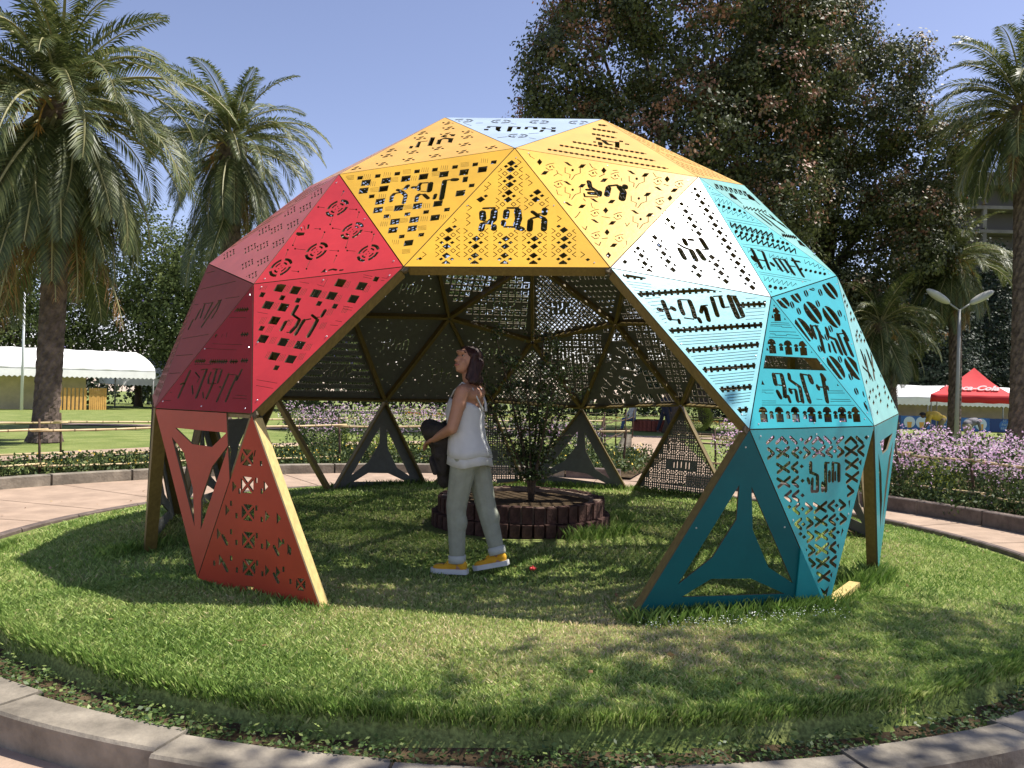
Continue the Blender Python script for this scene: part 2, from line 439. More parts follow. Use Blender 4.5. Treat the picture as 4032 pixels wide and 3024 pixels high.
keep = (np.hypot(X - .02, Y - .1) > .93) & ((Y > -.9) | (np.hypot(X, Y) < rk_b - .235 + .03 * np.sin(np.arctan2(Y, X) * 31))); X, Y, H, Wd = X[keep], Y[keep], H[keep], Wd[keep]
# worn strip in front of the entrance: shorter, drier
worn = np.exp(-(((X - .3) / .95) ** 2 + ((Y + 3.75) / .45) ** 2)) + .7 * np.exp(-(((X + .1) / 1.3) ** 2 + ((Y + 3.1) / .5) ** 2)) + .5 * np.exp(-(((X - 2.8) / .5) ** 2 + ((Y + 3.3) / .5) ** 2))
H = H * (1 - .5 * np.clip(worn, 0, 1)); kp = RNG.uniform(0, 1, len(X)) > worn * .45; X, Y, H, Wd, worn = X[kp], Y[kp], H[kp], Wd[kp], worn[kp]
o = link('grass', grass_mesh('grass', X, Y, lawn_z(X, Y), H, Wd, 1.0, 5, tintbias=worn * .42), mats=[M_GRASS]); tag(o, 'short mown grass covering the round lawn under the dome', 'grass', kind='stuff')
# shaggy rim hanging over the kerb and longer tufts round the legs
X, Y, H, Wd = blades(26000, 4.60, 4.70, 190, 350, .025, .058, .007, 77)
rr2 = np.hypot(X, Y); ex = .15 * np.clip(-Y / rr2, 0, 1) ** 10; X = X * (1 + ex / rr2); Y = Y * (1 + ex / rr2); rr2 = rr2 + ex; o = link('grass', grass_mesh('grass', X, Y, lawn_z(X, Y), H, Wd, .8, 6, dirx=X / rr2 * .6 * RNG.uniform(-.4, 1.3, len(X)), diry=Y / rr2 * .6 * RNG.uniform(-.4, 1.3, len(X)), tintbias=-.12), mats=[M_GRASS]); tag(o, 'shaggy longer grass fringe along the kerb of the round lawn', 'grass', kind='stuff')
PX, PY, PH = [], [], []
for (x0, y0, x1, y1, n, h) in ((.7, -3.36, 2.03, -2.95, 3800, .12), (-2.1, -2.85, -1.15, -3.35, 1500, .07), (2.4, -2.3, 2.85, -1.9, 900, .14), (-3.2, -1.9, -2.9, -1.5, 500, .12), (-2.5, 2.4, -1.2, 3.2, 1000, .09), (0, 3.5, 1.6, 3.05, 1200, .1), (1.5, 3.1, 2.7, 2.05, 1200, .1), (-3.5, 0, -3.3, 1.2, 500, .1), (.9, .1, 1.15, .6, 600, .12), (.5, -.8, 1.1, -.3, 700, .14), (2.03, -2.95, 2.75, -2.0, 900, .08)):
    t = RNG.uniform(0, 1, n); PX.append(x0 + (x1 - x0) * t + RNG.normal(0, .06, n)); PY.append(y0 + (y1 - y0) * t + RNG.normal(0, .06, n)); PH.append(RNG.uniform(.25, 1, n) ** 1.5 * h)
X = np.concatenate(PX); Y = np.concatenate(PY); H = np.concatenate(PH)
o = link('grass', grass_mesh('grass', X, Y, lawn_z(X, Y), H, np.full(len(X), .006), .6, 8, tintbias=-.22), mats=[M_GRASS]); tag(o, 'tall uncut grass tufts at the feet of the dome legs', 'grass', kind='stuff')
# clover and weeds along the inner side of the kerb and by the teal leg
def leaf_quads(P, size, seed, flat=.5, nrm=None):
    g = np.random.default_rng(seed); n = len(P)
    if nrm is not None:
        N_ = nrm + g.normal(size=(n, 3)) * .45 + np.array([0, 0, .25]); N_ /= np.linalg.norm(N_, axis=1)[:, None]
        u = np.cross(N_, g.normal(size=(n, 3))); u /= np.linalg.norm(u, axis=1)[:, None] + 1e-9; v = np.cross(N_, u)
        s = (np.asarray(size) * np.ones(n))[:, None]; P = np.asarray(P)
        V_ = np.stack([P - u * s * .5, P + v * s * .34, P + u * s * .5, P - v * s * .34], 1)
        return V_.reshape(-1, 3), (np.arange(n)[:, None] * 4 + np.array([[0, 1, 2, 3]]))
    u = g.normal(size=(n, 3)); u[:, 2] *= flat; u /= np.linalg.norm(u, axis=1)[:, None] + 1e-9
    w = g.normal(size=(n, 3)); w[:, 2] *= flat; v = np.cross(u, w); v = np.cross(v, u); v /= np.linalg.norm(v, axis=1)[:, None] + 1e-9
    s = (np.asarray(size) * np.ones(n))[:, None]; P = np.asarray(P)
    V_ = np.stack([P - u * s * .5, P + v * s * .3, P + u * s * .5, P - v * s * .3], 1)
    return V_.reshape(-1, 3), (np.arange(n)[:, None] * 4 + np.array([[0, 1, 2, 3]]))
a = np.radians(RNG.uniform(195, 345, 16000)); r = 4.94 - .2 * RNG.uniform(0, 1, 16000) ** 1.6 + .15 * np.clip(-np.sin(a), 0, 1) ** 10; X = r * np.cos(a); Y = r * np.sin(a)
dens = .5 + .5 * np.sin(a * 9) * np.sin(a * 23 + 1); kp = (RNG.uniform(0, 1, len(a)) < (.3 + .7 * dens)); X, Y = X[kp], Y[kp]
P = np.stack([X, Y, lawn_z(X, Y) + RNG.uniform(.01, .07, len(X))], 1); Vq, Fq = leaf_quads(P, RNG.uniform(.014, .034, len(P)), 3, .35)
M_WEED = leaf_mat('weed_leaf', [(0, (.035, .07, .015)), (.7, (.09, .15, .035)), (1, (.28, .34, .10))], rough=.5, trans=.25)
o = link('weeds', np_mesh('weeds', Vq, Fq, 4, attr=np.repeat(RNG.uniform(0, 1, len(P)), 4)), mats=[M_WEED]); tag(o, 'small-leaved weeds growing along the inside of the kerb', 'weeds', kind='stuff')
n = 420; t = RNG.uniform(0, 1, n); X = .75 + 1.3 * t + RNG.normal(0, .05, n); Y = -3.45 + .42 * t + RNG.normal(0, .07, n) - .05
P = np.stack([X, Y, lawn_z(X, Y) + RNG.uniform(.03, .06, n)], 1); Vq, Fq = leaf_quads(P, .011, 4, .2)
M_WHITEFL = mat('white_petal', (.75, .78, .7), .6)
o = link('clover_flowers', np_mesh('clover_flowers', Vq, Fq, 4), mats=[M_WHITEFL]); tag(o, 'tiny white clover flowers in the grass before the dark teal leg', 'clover', kind='stuff')
n = 420; a = RNG.uniform(0, 2 * PI, n); r = 6.4 * np.sqrt(RNG.uniform(0, 1, n)); X = r * np.cos(a); Y = r * np.sin(a); rr3 = np.hypot(X, Y)
Z3 = np.where(rr3 < 4.6, lawn_z(X, Y) + .028, np.where(rr3 > 5.35, -.238, np.nan)); kp = ~np.isnan(Z3); P = np.stack([X[kp], Y[kp], Z3[kp]], 1); Vq, Fq = leaf_quads(P, RNG.uniform(.018, .05, len(P)), 12, .12)
M_LITTER = leaf_mat('dry_leaf', [(0, (.12, .06, .025)), (.6, (.28, .16, .07)), (1, (.45, .33, .17))], rough=.8, trans=.1)
o = link('fallen_leaves', np_mesh('fallen_leaves', Vq, Fq, 4, attr=np.repeat(RNG.uniform(0, 1, len(P)), 4), mats=[M_LITTER])); tag(o, 'dry brown leaves scattered over lawn and path', 'leaves', kind='stuff')
V={"T0p":[0.0,0.0,3.99],"T1p":[0.0,0.0,3.99],"T2p":[0.0,0.0,3.99],"T3p":[-0.0,0.0,3.99],"T4p":[0.0,-0.0,3.99],"E10p":[0.652,-0.9923,3.7645],"E11p":[-0.7428,-0.9278,3.7699],"E12p":[-1.1115,0.4203,3.7679],"E13p":[0.0563,1.187,3.7679],"E14p":[1.1463,0.3133,3.7679],"E20p":[1.3105,-1.9733,3.0238],"E21p":[-1.4674,-1.8529,3.0117],"E22p":[-2.2191,0.8253,3.019],"E23p":[0.0991,2.3655,3.019],"E24p":[2.2804,0.6367,3.019],"U0p":[1.7075,-2.5849,2.0513],"U1p":[-1.9297,-2.4261,2.0727],"U2p":[-2.9032,1.0876,2.0582],"U3p":[0.1377,3.0987,2.0293],"U4p":[2.988,0.8266,2.0582],"F10p":[-0.0953,-2.0914,3.1796],"F11p":[-2.0314,-0.5512,3.2175],"F12p":[-1.1519,1.7617,3.2175],"F13p":[1.3195,1.6399,3.2175],"F14p":[1.9727,-0.7618,3.2674],"E30p":[0.5584,-2.9258,2.1787],"E30m":[2.4817,-1.7054,2.3326],"E31p":[-2.632,-1.436,2.3429],"E31m":[-0.7999,-2.8437,2.1641],"E32p":[-2.1602,2.0561,2.2435],"E32m":[-2.9811,-0.0831,2.2435],"E33p":[1.2416,2.6929,2.2702],"E33m":[-1.0027,2.8046,2.3009],"E34p":[2.9561,-0.3937,2.2435],"E34m":[2.3629,1.8195,2.2435],"B10p":[1.3924,-3.272,1.1667],"B10m":[2.437,-2.586,1.1805],"B11p":[-2.6682,-2.3086,1.1618],"B11m":[-1.6992,-3.1031,1.174],"B12p":[-3.0304,1.836,1.1669],"B12m":[-3.4807,0.6627,1.1669],"B13p":[0.8697,3.4436,1.1078],"B13m":[-0.4453,3.5151,1.1669],"B14p":[3.5308,0.2959,1.1669],"B14m":[3.2055,1.5097,1.1669],"B20p":[-0.1775,-3.4296,1.2105],"B21p":[-3.3166,-0.891,1.2105],"B22p":[-1.8546,2.8805,1.1511],"B23p":[2.1437,2.6732,1.2019],"B24p":[3.2128,-1.2306,1.24],"C10p":[0.6967,-3.3613,0.0066],"C10m":[2.7554,-1.9673,0.0356],"C11p":[-2.993,-1.6978,-0.0324],"C11m":[-1.1392,-3.3196,-0.0861],"C12p":[-2.4437,2.3406,-0.0562],"C12m":[-3.4409,-0.0268,-0.0324],"C13p":[1.5583,3.1076,-0.0851],"C13m":[-1.2611,3.2356,-0.1085],"C14p":[3.4194,-0.3857,-0.0324],"C14m":[2.6799,2.0694,-0.0142],"C20p":[2.0254,-2.914,-0.0238],"C21p":[-2.1323,-2.8021,0.0532],"C22p":[-3.336,1.1622,0.0118],"C23p":[0.0744,3.5319,0.0118],"C24p":[3.382,1.0206,0.0118]}
PAT={
'grey':(['F10p','E10p','E11p'],[[0,517,626,538,592,476,558,462,592],[0,631,669,646,645,580,605,568,638],[0,661,603,679,555,568,502,511,454,481,460,535,524],[0,717,513,739,479,536,373,516,404],[0,744,439,761,413,663,363,645,392],[0,779,384,788,357,690,308,681,335],[0,806,328,828,294,735,237,716,267],[0,828,255,848,224,770,182,773,219],[0,735,207,753,179,660,146,644,171],[0,871,187,894,150,828,120,813,143],[0,782,132,796,98,716,56,701,93],[-1,735,993,90],[-1,881,694,90],[-1,1034,398,89],[-1,1194,98,89],[-1,416,231,83],[26,639,637,657,589],[26,723,484,738,435],[26,788,357,802,322],[22,798,198,796,140],[13,260,323,336,285],[11,393,111,382,46],[14,536,197,600,152],[11,859,577,838,512],[17,700,829,733,790],[8,643,920,578,798]]),
'yl':(['E11p','F10p','E21p'],[[0,670,-232,714,-204,826,-267,779,-286],[0,618,-310,656,-286,769,-348,732,-371],[0,586,-170,621,-148,667,-181,633,-203],[0,488,-324,530,-297,741,-409,701,-436],[0,501,-442,524,-422,674,-498,637,-522],[0,551,-533,582,-513,641,-548,611,-568],[32,642,-295,639,-258,695,-232],[18,530,-428,563,-384],[27,567,-251,613,-234],[0,174,-39,192,2,219,-27,200,-67],[0,211,-80,233,-38,259,-67,237,-109],[0,235,-22,274,-14,293,-32,254,-40],[0,133,-73,169,-66,188,-84,152,-91],[0,340,-105,358,-65,383,-93,365,-133],[0,375,-145,396,-104,421,-132,400,-173],[0,399,-88,436,-80,454,-98,417,-106],[0,300,-138,335,-132,353,-149,319,-156],[0,505,-193,523,-154,547,-181,529,-219],[0,539,-232,560,-191,583,-218,563,-258],[0,562,-176,598,-168,615,-184,579,-193],[0,467,-226,501,-219,518,-236,485,-243],[0,627,-41,644,-3,668,-30,650,-69],[0,660,-81,680,-41,703,-68,683,-108],[0,682,-26,718,-18,734,-35,699,-43],[0,589,-74,622,-67,639,-85,606,-91],[0,763,-106,780,-68,802,-95,785,-132],[0,794,-145,814,-105,836,-131,816,-171],[0,816,-90,850,-82,866,-99,833,-107],[0,726,-138,758,-131,774,-148,742,-155],[0,942,-202,959,-166,980,-191,964,-228],[0,972,-240,991,-201,1012,-226,993,-265],[0,994,-187,1026,-179,1041,-195,1009,-203],[0,907,-234,938,-227,953,-243,923,-250],[0,1113,-294,1129,-258,1149,-283,1133,-319],[0,1141,-330,1160,-292,1180,-317,1161,-354],[0,1162,-278,1194,-270,1208,-285,1177,-294],[0,1079,-325,1108,-318,1123,-334,1094,-341],[0,1234,-99,1250,-63,1270,-88,1254,-124],[0,1261,-135,1280,-98,1299,-123,1281,-160],[0,1282,-84,1313,-77,1327,-92,1296,-100],[0,1201,-129,1229,-123,1244,-139,1215,-145],[0,821,-390,838,-353,860,-378,843,-415],[0,852,-426,871,-388,893,-412,874,-451],[0,874,-373,907,-364,923,-380,890,-389],[0,786,-422,817,-415,833,-431,802,-438],[0,993,-480,1010,-444,1030,-468,1014,-504],[0,1022,-515,1041,-477,1062,-501,1043,-539],[0,1044,-463,1075,-454,1090,-469,1058,-478],[0,959,-512,989,-504,1004,-519,974,-527],[0,238,-315,257,-275,282,-302,264,-342],[0,274,-354,296,-313,321,-340,300,-381],[0,298,-297,336,-288,354,-305,317,-314],[0,198,-349,233,-342,252,-359,217,-366],[0,375,-383,393,-344,418,-370,400,-409],[0,410,-422,431,-381,455,-407,434,-447],[0,433,-365,470,-356,487,-373,451,-382],[0,336,-417,370,-409,388,-426,354,-434],[0,712,-571,729,-534,752,-558,735,-596],[0,744,-607,763,-568,785,-592,766,-631],[0,766,-553,799,-544,815,-559,782,-568],[0,676,-604,708,-596,724,-612,692,-620],[0,878,-664,895,-627,916,-651,899,-687],[0,908,-698,927,-660,948,-683,929,-721],[0,929,-646,962,-636,977,-651,945,-660],[0,843,-696,874,-688,889,-703,859,-711],[0,466,-679,484,-641,507,-665,490,-704],[0,500,-715,520,-675,543,-699,523,-739],[0,522,-660,558,-650,575,-665,539,-675],[0,428,-713,461,-705,479,-720,446,-728],[0,588,-753,605,-716,628,-739,611,-777],[0,620,-788,640,-749,662,-772,643,-812],[0,642,-734,677,-724,693,-739,659,-749],[0,551,-787,583,-778,600,-793,568,-802],[0,772,-853,789,-816,810,-839,794,-876],[0,803,-887,822,-848,843,-871,824,-909],[0,824,-834,857,-824,872,-838,840,-848],[0,737,-886,767,-878,783,-892,753,-901],[0,661,-1047,678,-1010,700,-1032,684,-1069],[0,693,-1080,712,-1041,734,-1063,715,-1102],[0,715,-1027,748,-1016,764,-1029,730,-1040],[0,626,-1081,657,-1071,673,-1085,642,-1095]]),
'ychk':(['F10p','E21p','E31m'],[[0,1187,138,1112,141,1110,220,1184,217],[0,1186,246,1112,249,1110,326,1183,323],[0,1023,151,949,154,948,232,1021,229],[0,1024,259,951,261,950,337,1022,335],[0,864,163,791,166,791,244,863,241],[0,723,172,651,174,652,251,724,249],[0,562,180,491,183,493,259,564,256],[0,405,192,335,195,339,271,409,268],[0,264,191,194,194,199,269,268,267],[0,1023,426,951,428,950,501,1021,499],[0,1020,533,949,535,948,607,1018,605],[0,860,544,790,546,790,617,859,616],[0,717,552,648,554,649,625,717,623],[0,562,558,494,560,496,630,564,628],[0,405,464,336,466,340,538,408,536],[0,862,710,793,712,793,780,861,779],[0,717,718,649,720,650,788,718,786],[0,562,728,495,730,497,798,564,796],[0,860,810,793,812,793,879,860,877],[0,717,822,650,824,651,890,717,889],[0,718,987,653,988,654,1052,719,1051],[0,371,296,332,297,335,367,374,366],[0,1235,72,1189,75,1186,124,1232,121],[0,1089,83,1044,86,1042,134,1087,132],[0,931,91,885,94,884,142,930,139],[0,772,100,728,103,727,151,772,148],[0,629,112,585,115,585,163,630,160],[0,472,117,428,119,429,167,473,164],[0,314,122,271,125,273,172,316,170],[0,172,129,129,131,131,178,174,176],[0,1089,354,1045,357,1043,403,1087,401],[0,316,400,274,402,276,446,318,444],[0,926,641,883,643,882,686,924,684],[0,767,652,724,654,724,696,766,695],[0,627,657,585,659,585,701,627,700],[0,472,663,430,664,432,707,473,705],[0,768,914,727,915,727,955,768,954],[0,626,924,585,925,586,965,626,964],[32,899,479,903,417,890,389],[18,891,384,835,381],[28,872,341,830,374],[33,829,377,793,432,796,523],[39,808,336,796,307],[11,835,340,810,340],[31,755,336,723,344],[30,699,383,707,329,698,300],[15,692,296,641,303],[45,618,319,616,413],[9,684,402,626,423],[32,701,520,703,464,690,446],[14,690,444,653,450],[30,649,456,612,510],[41,511,314,509,539],[41,450,310,418,318],[15,505,305,450,308],[31,565,521,561,477],[5,1337,45,1270,51],[5,1334,63,1267,69],[5,1330,81,1263,86],[5,1327,98,1260,103],[3,1182,58,1177,121],[3,1165,62,1160,125],[3,1148,66,1143,129],[3,1131,70,1126,133],[3,1017,71,1013,134],[3,1000,76,996,138],[3,983,80,979,142],[3,966,84,962,147],[5,868,80,803,86],[5,866,97,801,103],[4,863,115,798,120],[4,860,132,796,137],[3,713,82,711,144],[3,697,86,695,148],[3,680,91,678,152],[3,664,95,662,156],[3,560,94,559,156],[3,543,98,543,160],[3,527,102,526,164],[3,511,107,510,168],[4,410,99,347,104],[4,408,116,345,121],[4,406,132,344,138],[4,405,149,342,154],[3,248,81,249,142],[3,232,85,234,146],[3,217,90,218,151],[3,201,94,202,155],[4,1097,267,1032,272],[4,1094,284,1029,289],[4,1091,301,1026,305],[4,1088,317,1023,322],[4,957,167,892,173],[4,954,184,890,189],[4,952,201,887,206],[4,949,218,885,223],[3,795,176,793,237],[3,779,180,777,241],[3,763,184,760,245],[3,746,188,744,249],[3,1122,171,1118,233],[3,1105,175,1101,237],[3,1089,179,1084,241],[3,1072,184,1067,245],[4,627,169,564,174],[4,625,185,562,190],[4,623,202,560,207],[4,621,219,558,224],[4,932,548,870,552],[4,929,563,868,567],[4,927,579,865,583],[4,924,594,863,598],[4,790,560,728,564],[4,787,576,726,580],[4,785,591,724,595],[4,783,606,722,610],[3,636,567,635,622],[3,621,570,619,626],[3,605,574,604,629],[3,590,577,589,632],[3,931,725,928,779],[3,916,728,913,782],[3,900,732,897,785],[3,885,735,882,789],[4,795,720,735,724],[4,793,735,733,738],[4,791,750,731,753],[4,789,764,729,768],[3,633,728,631,781],[3,617,731,616,785],[3,602,735,601,788],[3,587,738,586,791],[3,921,645,918,700],[3,905,648,902,703],[3,889,652,886,707],[3,874,655,871,710],[3,484,742,483,795],[3,469,745,468,798],[3,454,748,454,801],[3,439,752,439,805],[4,642,843,583,846],[4,640,857,581,861],[4,638,872,579,875],[4,636,886,577,889],[3,1006,364,1002,422],[3,989,368,985,426],[3,973,371,969,430],[3,956,375,953,434],[3,810,960,807,1011],[3,795,963,792,1014],[3,780,966,777,1017],[3,765,969,762,1020],[4,722,1089,664,1091],[4,719,1102,662,1105],[4,717,1116,660,1118],[4,715,1129,658,1132]]),
'yc':(['F10p','E30p','E31m'],[[50,560,-514,622,-538],[21,523,-490,556,-419],[52,586,-435,663,-476,674,-502],[14,645,-544,675,-505],[44,721,-595,673,-564],[20,663,-552,701,-506],[42,727,-502,755,-515],[46,681,-390,627,-359],[21,600,-338,634,-275],[52,657,-288,739,-319,791,-359],[46,821,-363,846,-346],[38,716,-424,744,-437],[20,768,-441,806,-377],[43,878,-302,797,-257],[20,780,-244,783,-192],[31,719,-203,782,-186,820,-163],[44,837,-169,921,-215],[41,736,-117,779,-139],[14,759,-175,774,-150],[0,886,-923,927,-908,937,-923,915,-963,898,-962],[0,976,-754,1016,-740,1026,-754,1005,-795,988,-793],[0,1069,-579,1108,-566,1118,-581,1097,-621,1080,-619],[0,1158,-410,1198,-397,1208,-412,1186,-452,1170,-450],[0,1250,-237,1289,-225,1299,-240,1278,-280,1261,-278],[0,121,-81,170,-71,186,-120,137,-130],[0,187,-117,235,-108,251,-156,203,-166],[0,268,-161,315,-151,330,-199,284,-209],[0,343,-198,390,-188,405,-236,358,-246],[0,420,-242,466,-232,481,-279,435,-289],[0,490,-280,535,-270,549,-316,505,-326],[0,514,-60,559,-51,573,-98,528,-108],[0,582,-105,626,-95,640,-142,596,-152],[0,395,-450,440,-439,455,-485,409,-496],[0,590,-775,633,-763,647,-807,604,-819],[0,963,-80,1005,-71,1017,-116,976,-125],[0,667,-819,710,-807,723,-850,680,-862],[0,737,-853,779,-841,792,-884,750,-896],[0,819,-891,860,-879,872,-921,831,-933],[0,760,-646,802,-635,815,-678,773,-689],[0,829,-681,870,-670,883,-713,841,-724],[0,909,-720,950,-709,962,-751,922,-763],[0,856,-467,898,-456,910,-500,868,-511],[0,924,-503,965,-493,977,-536,936,-547],[0,1003,-544,1043,-534,1055,-576,1015,-587],[0,949,-293,990,-284,1002,-328,961,-338],[0,1016,-331,1056,-322,1068,-365,1028,-375],[0,1094,-374,1134,-364,1145,-407,1105,-417],[0,1044,-116,1084,-107,1096,-152,1056,-161],[0,1110,-155,1150,-146,1161,-190,1121,-200],[0,1187,-199,1226,-190,1237,-234,1198,-243],[0,152,-141,177,-135,185,-161,160,-167],[0,187,-77,212,-71,220,-97,195,-103],[0,303,-223,328,-216,336,-242,311,-248],[0,338,-159,362,-153,370,-179,345,-185],[0,453,-298,477,-292,484,-317,460,-323],[0,487,-235,511,-229,518,-254,494,-260],[0,544,-124,567,-118,574,-144,551,-149],[0,580,-57,604,-51,611,-77,587,-82],[0,392,-411,416,-404,423,-429,399,-436],[0,778,-1065,800,-1057,806,-1079,784,-1087],[0,1310,-84,1330,-78,1336,-102,1315,-107],[0,590,-736,613,-729,620,-753,597,-760],[0,925,-102,948,-97,954,-121,932,-127],[0,697,-877,720,-870,726,-893,704,-900],[0,732,-813,754,-806,761,-829,739,-836],[0,848,-941,869,-934,875,-957,854,-964],[0,881,-878,903,-871,909,-893,888,-900],[0,790,-705,812,-698,818,-721,796,-728],[0,824,-640,846,-634,853,-657,830,-664],[0,938,-772,959,-765,965,-788,944,-794],[0,972,-708,993,-702,999,-724,977,-731],[0,885,-527,907,-520,913,-543,891,-550],[0,919,-462,941,-456,947,-480,925,-486],[0,1031,-596,1052,-590,1058,-613,1037,-619],[0,1065,-533,1086,-527,1092,-550,1070,-556],[0,977,-354,999,-348,1005,-372,983,-377],[0,1011,-290,1033,-284,1039,-308,1017,-314],[0,1121,-427,1142,-421,1148,-444,1127,-450],[0,1155,-364,1176,-358,1181,-381,1160,-387],[0,1072,-177,1093,-172,1099,-195,1077,-201],[0,1106,-114,1127,-108,1133,-132,1111,-138],[0,1214,-253,1235,-248,1240,-271,1219,-276],[0,1247,-191,1268,-185,1273,-208,1252,-214],[5,622,-844,650,-837,661,-860],[5,661,-860,634,-867,622,-844],[5,658,-777,686,-770,697,-793],[5,697,-793,670,-800,658,-777],[6,560,-868,595,-855,607,-887],[6,632,-897,667,-884,679,-915],[6,639,-720,651,-751,686,-739],[6,711,-750,722,-781,757,-769],[5,770,-904,797,-897,808,-919],[5,808,-919,781,-927,770,-904],[5,805,-838,832,-831,843,-854],[5,843,-854,816,-861,805,-838],[6,710,-928,744,-916,755,-946],[5,779,-956,813,-943,824,-974],[6,787,-782,799,-813,833,-801],[6,856,-811,867,-842,901,-830],[5,714,-672,742,-666,753,-689],[5,753,-689,725,-696,714,-672],[6,750,-606,777,-599,788,-623],[6,788,-623,761,-629,750,-606],[6,652,-695,688,-683,699,-715],[6,724,-726,758,-714,770,-745],[6,731,-548,743,-580,778,-568],[6,802,-579,813,-611,847,-600],[5,860,-735,887,-729,897,-751],[5,897,-751,871,-758,860,-735],[5,895,-670,921,-663,932,-686],[5,932,-686,906,-693,895,-670],[6,800,-758,834,-746,845,-777],[6,869,-787,903,-776,913,-806],[6,878,-613,889,-644,922,-633],[6,946,-644,956,-675,990,-663],[6,810,-493,837,-487,848,-511],[6,848,-511,821,-517,810,-493],[6,846,-427,873,-421,883,-445],[6,883,-445,857,-451,846,-427],[6,749,-515,784,-504,795,-536],[6,819,-547,854,-536,865,-567],[6,828,-368,839,-401,873,-390],[6,897,-401,908,-433,942,-423],[5,954,-559,980,-553,991,-576],[5,991,-576,965,-582,954,-559],[5,989,-494,1015,-488,1025,-511],[5,1025,-511,999,-517,989,-494],[6,895,-581,928,-570,939,-601],[6,963,-612,996,-601,1006,-632],[6,972,-437,982,-468,1016,-458],[6,1039,-469,1049,-500,1082,-489],[6,903,-319,930,-313,941,-337],[6,941,-337,914,-343,903,-319],[6,939,-253,965,-248,976,-272],[6,976,-272,949,-277,939,-253],[6,843,-340,877,-329,888,-362],[6,912,-373,946,-363,957,-395],[6,921,-194,932,-227,966,-217],[6,990,-228,1001,-261,1034,-251],[5,1045,-388,1071,-382,1081,-405],[5,1081,-405,1056,-411,1045,-388],[5,1080,-323,1106,-317,1116,-341],[5,1116,-341,1090,-346,1080,-323],[6,987,-409,1020,-398,1031,-430],[6,1054,-441,1086,-430,1097,-462],[6,1063,-265,1074,-297,1107,-287],[6,1129,-298,1140,-330,1172,-320],[6,997,-144,1024,-138,1034,-162],[6,1034,-162,1008,-168,997,-144],[6,1033,-78,1059,-73,1069,-97],[6,1069,-97,1043,-102,1033,-78],[6,938,-163,972,-153,982,-186],[6,1006,-198,1039,-188,1050,-220],[6,1016,-18,1026,-51,1060,-42],[6,1083,-54,1094,-87,1127,-77],[5,1137,-215,1163,-210,1173,-233],[5,1173,-233,1148,-239,1137,-215],[5,1172,-150,1197,-145,1207,-169],[5,1207,-169,1182,-174,1172,-150],[6,1079,-235,1112,-225,1123,-257],[6,1145,-269,1178,-258,1188,-290],[6,1156,-92,1166,-125,1198,-115],[6,1221,-127,1231,-159,1263,-149],[6,219,-184,250,-178,263,-204],[6,263,-204,232,-210,219,-184],[6,258,-113,288,-107,301,-133],[6,301,-133,271,-139,258,-113],[6,150,-205,189,-194,203,-230],[6,231,-242,270,-231,283,-266],[7,236,-49,250,-84,288,-74],[7,316,-87,329,-122,367,-112],[6,374,-255,404,-250,416,-275],[6,416,-275,387,-281,374,-255],[6,412,-186,442,-180,454,-206],[6,454,-206,425,-211,412,-186],[6,307,-277,345,-266,359,-301],[6,385,-313,423,-302,436,-336],[7,391,-123,404,-158,442,-147],[6,468,-160,481,-194,518,-184],[6,526,-344,555,-338,567,-362],[6,567,-362,538,-369,526,-344],[6,563,-275,592,-269,603,-294],[6,603,-294,575,-300,563,-275],[6,461,-366,498,-355,510,-388],[6,536,-400,573,-389,585,-422],[6,543,-214,556,-248,592,-237],[6,617,-249,630,-283,665,-272],[6,618,-165,646,-159,658,-184],[6,658,-184,629,-190,618,-165],[6,655,-96,683,-91,695,-116],[6,695,-116,666,-122,655,-96],[6,553,-185,590,-175,602,-209],[6,628,-221,664,-211,676,-244],[6,635,-35,647,-69,683,-59],[6,709,-71,720,-105,756,-95],[6,436,-573,477,-560,491,-596],[6,513,-616,553,-604,567,-639],[6,581,-645,620,-633,633,-668],[6,263,-346,305,-334,320,-371],[6,318,-62,360,-52,375,-90],[6,508,-718,548,-706,562,-741],[6,840,-71,879,-60,891,-97],[5,736,-1034,773,-1021,786,-1054],[6,1235,-98,1270,-88,1281,-123],[6,296,-383,338,-371,353,-408],[6,135,-42,178,-31,194,-70],[6,392,-76,434,-65,448,-103]]),
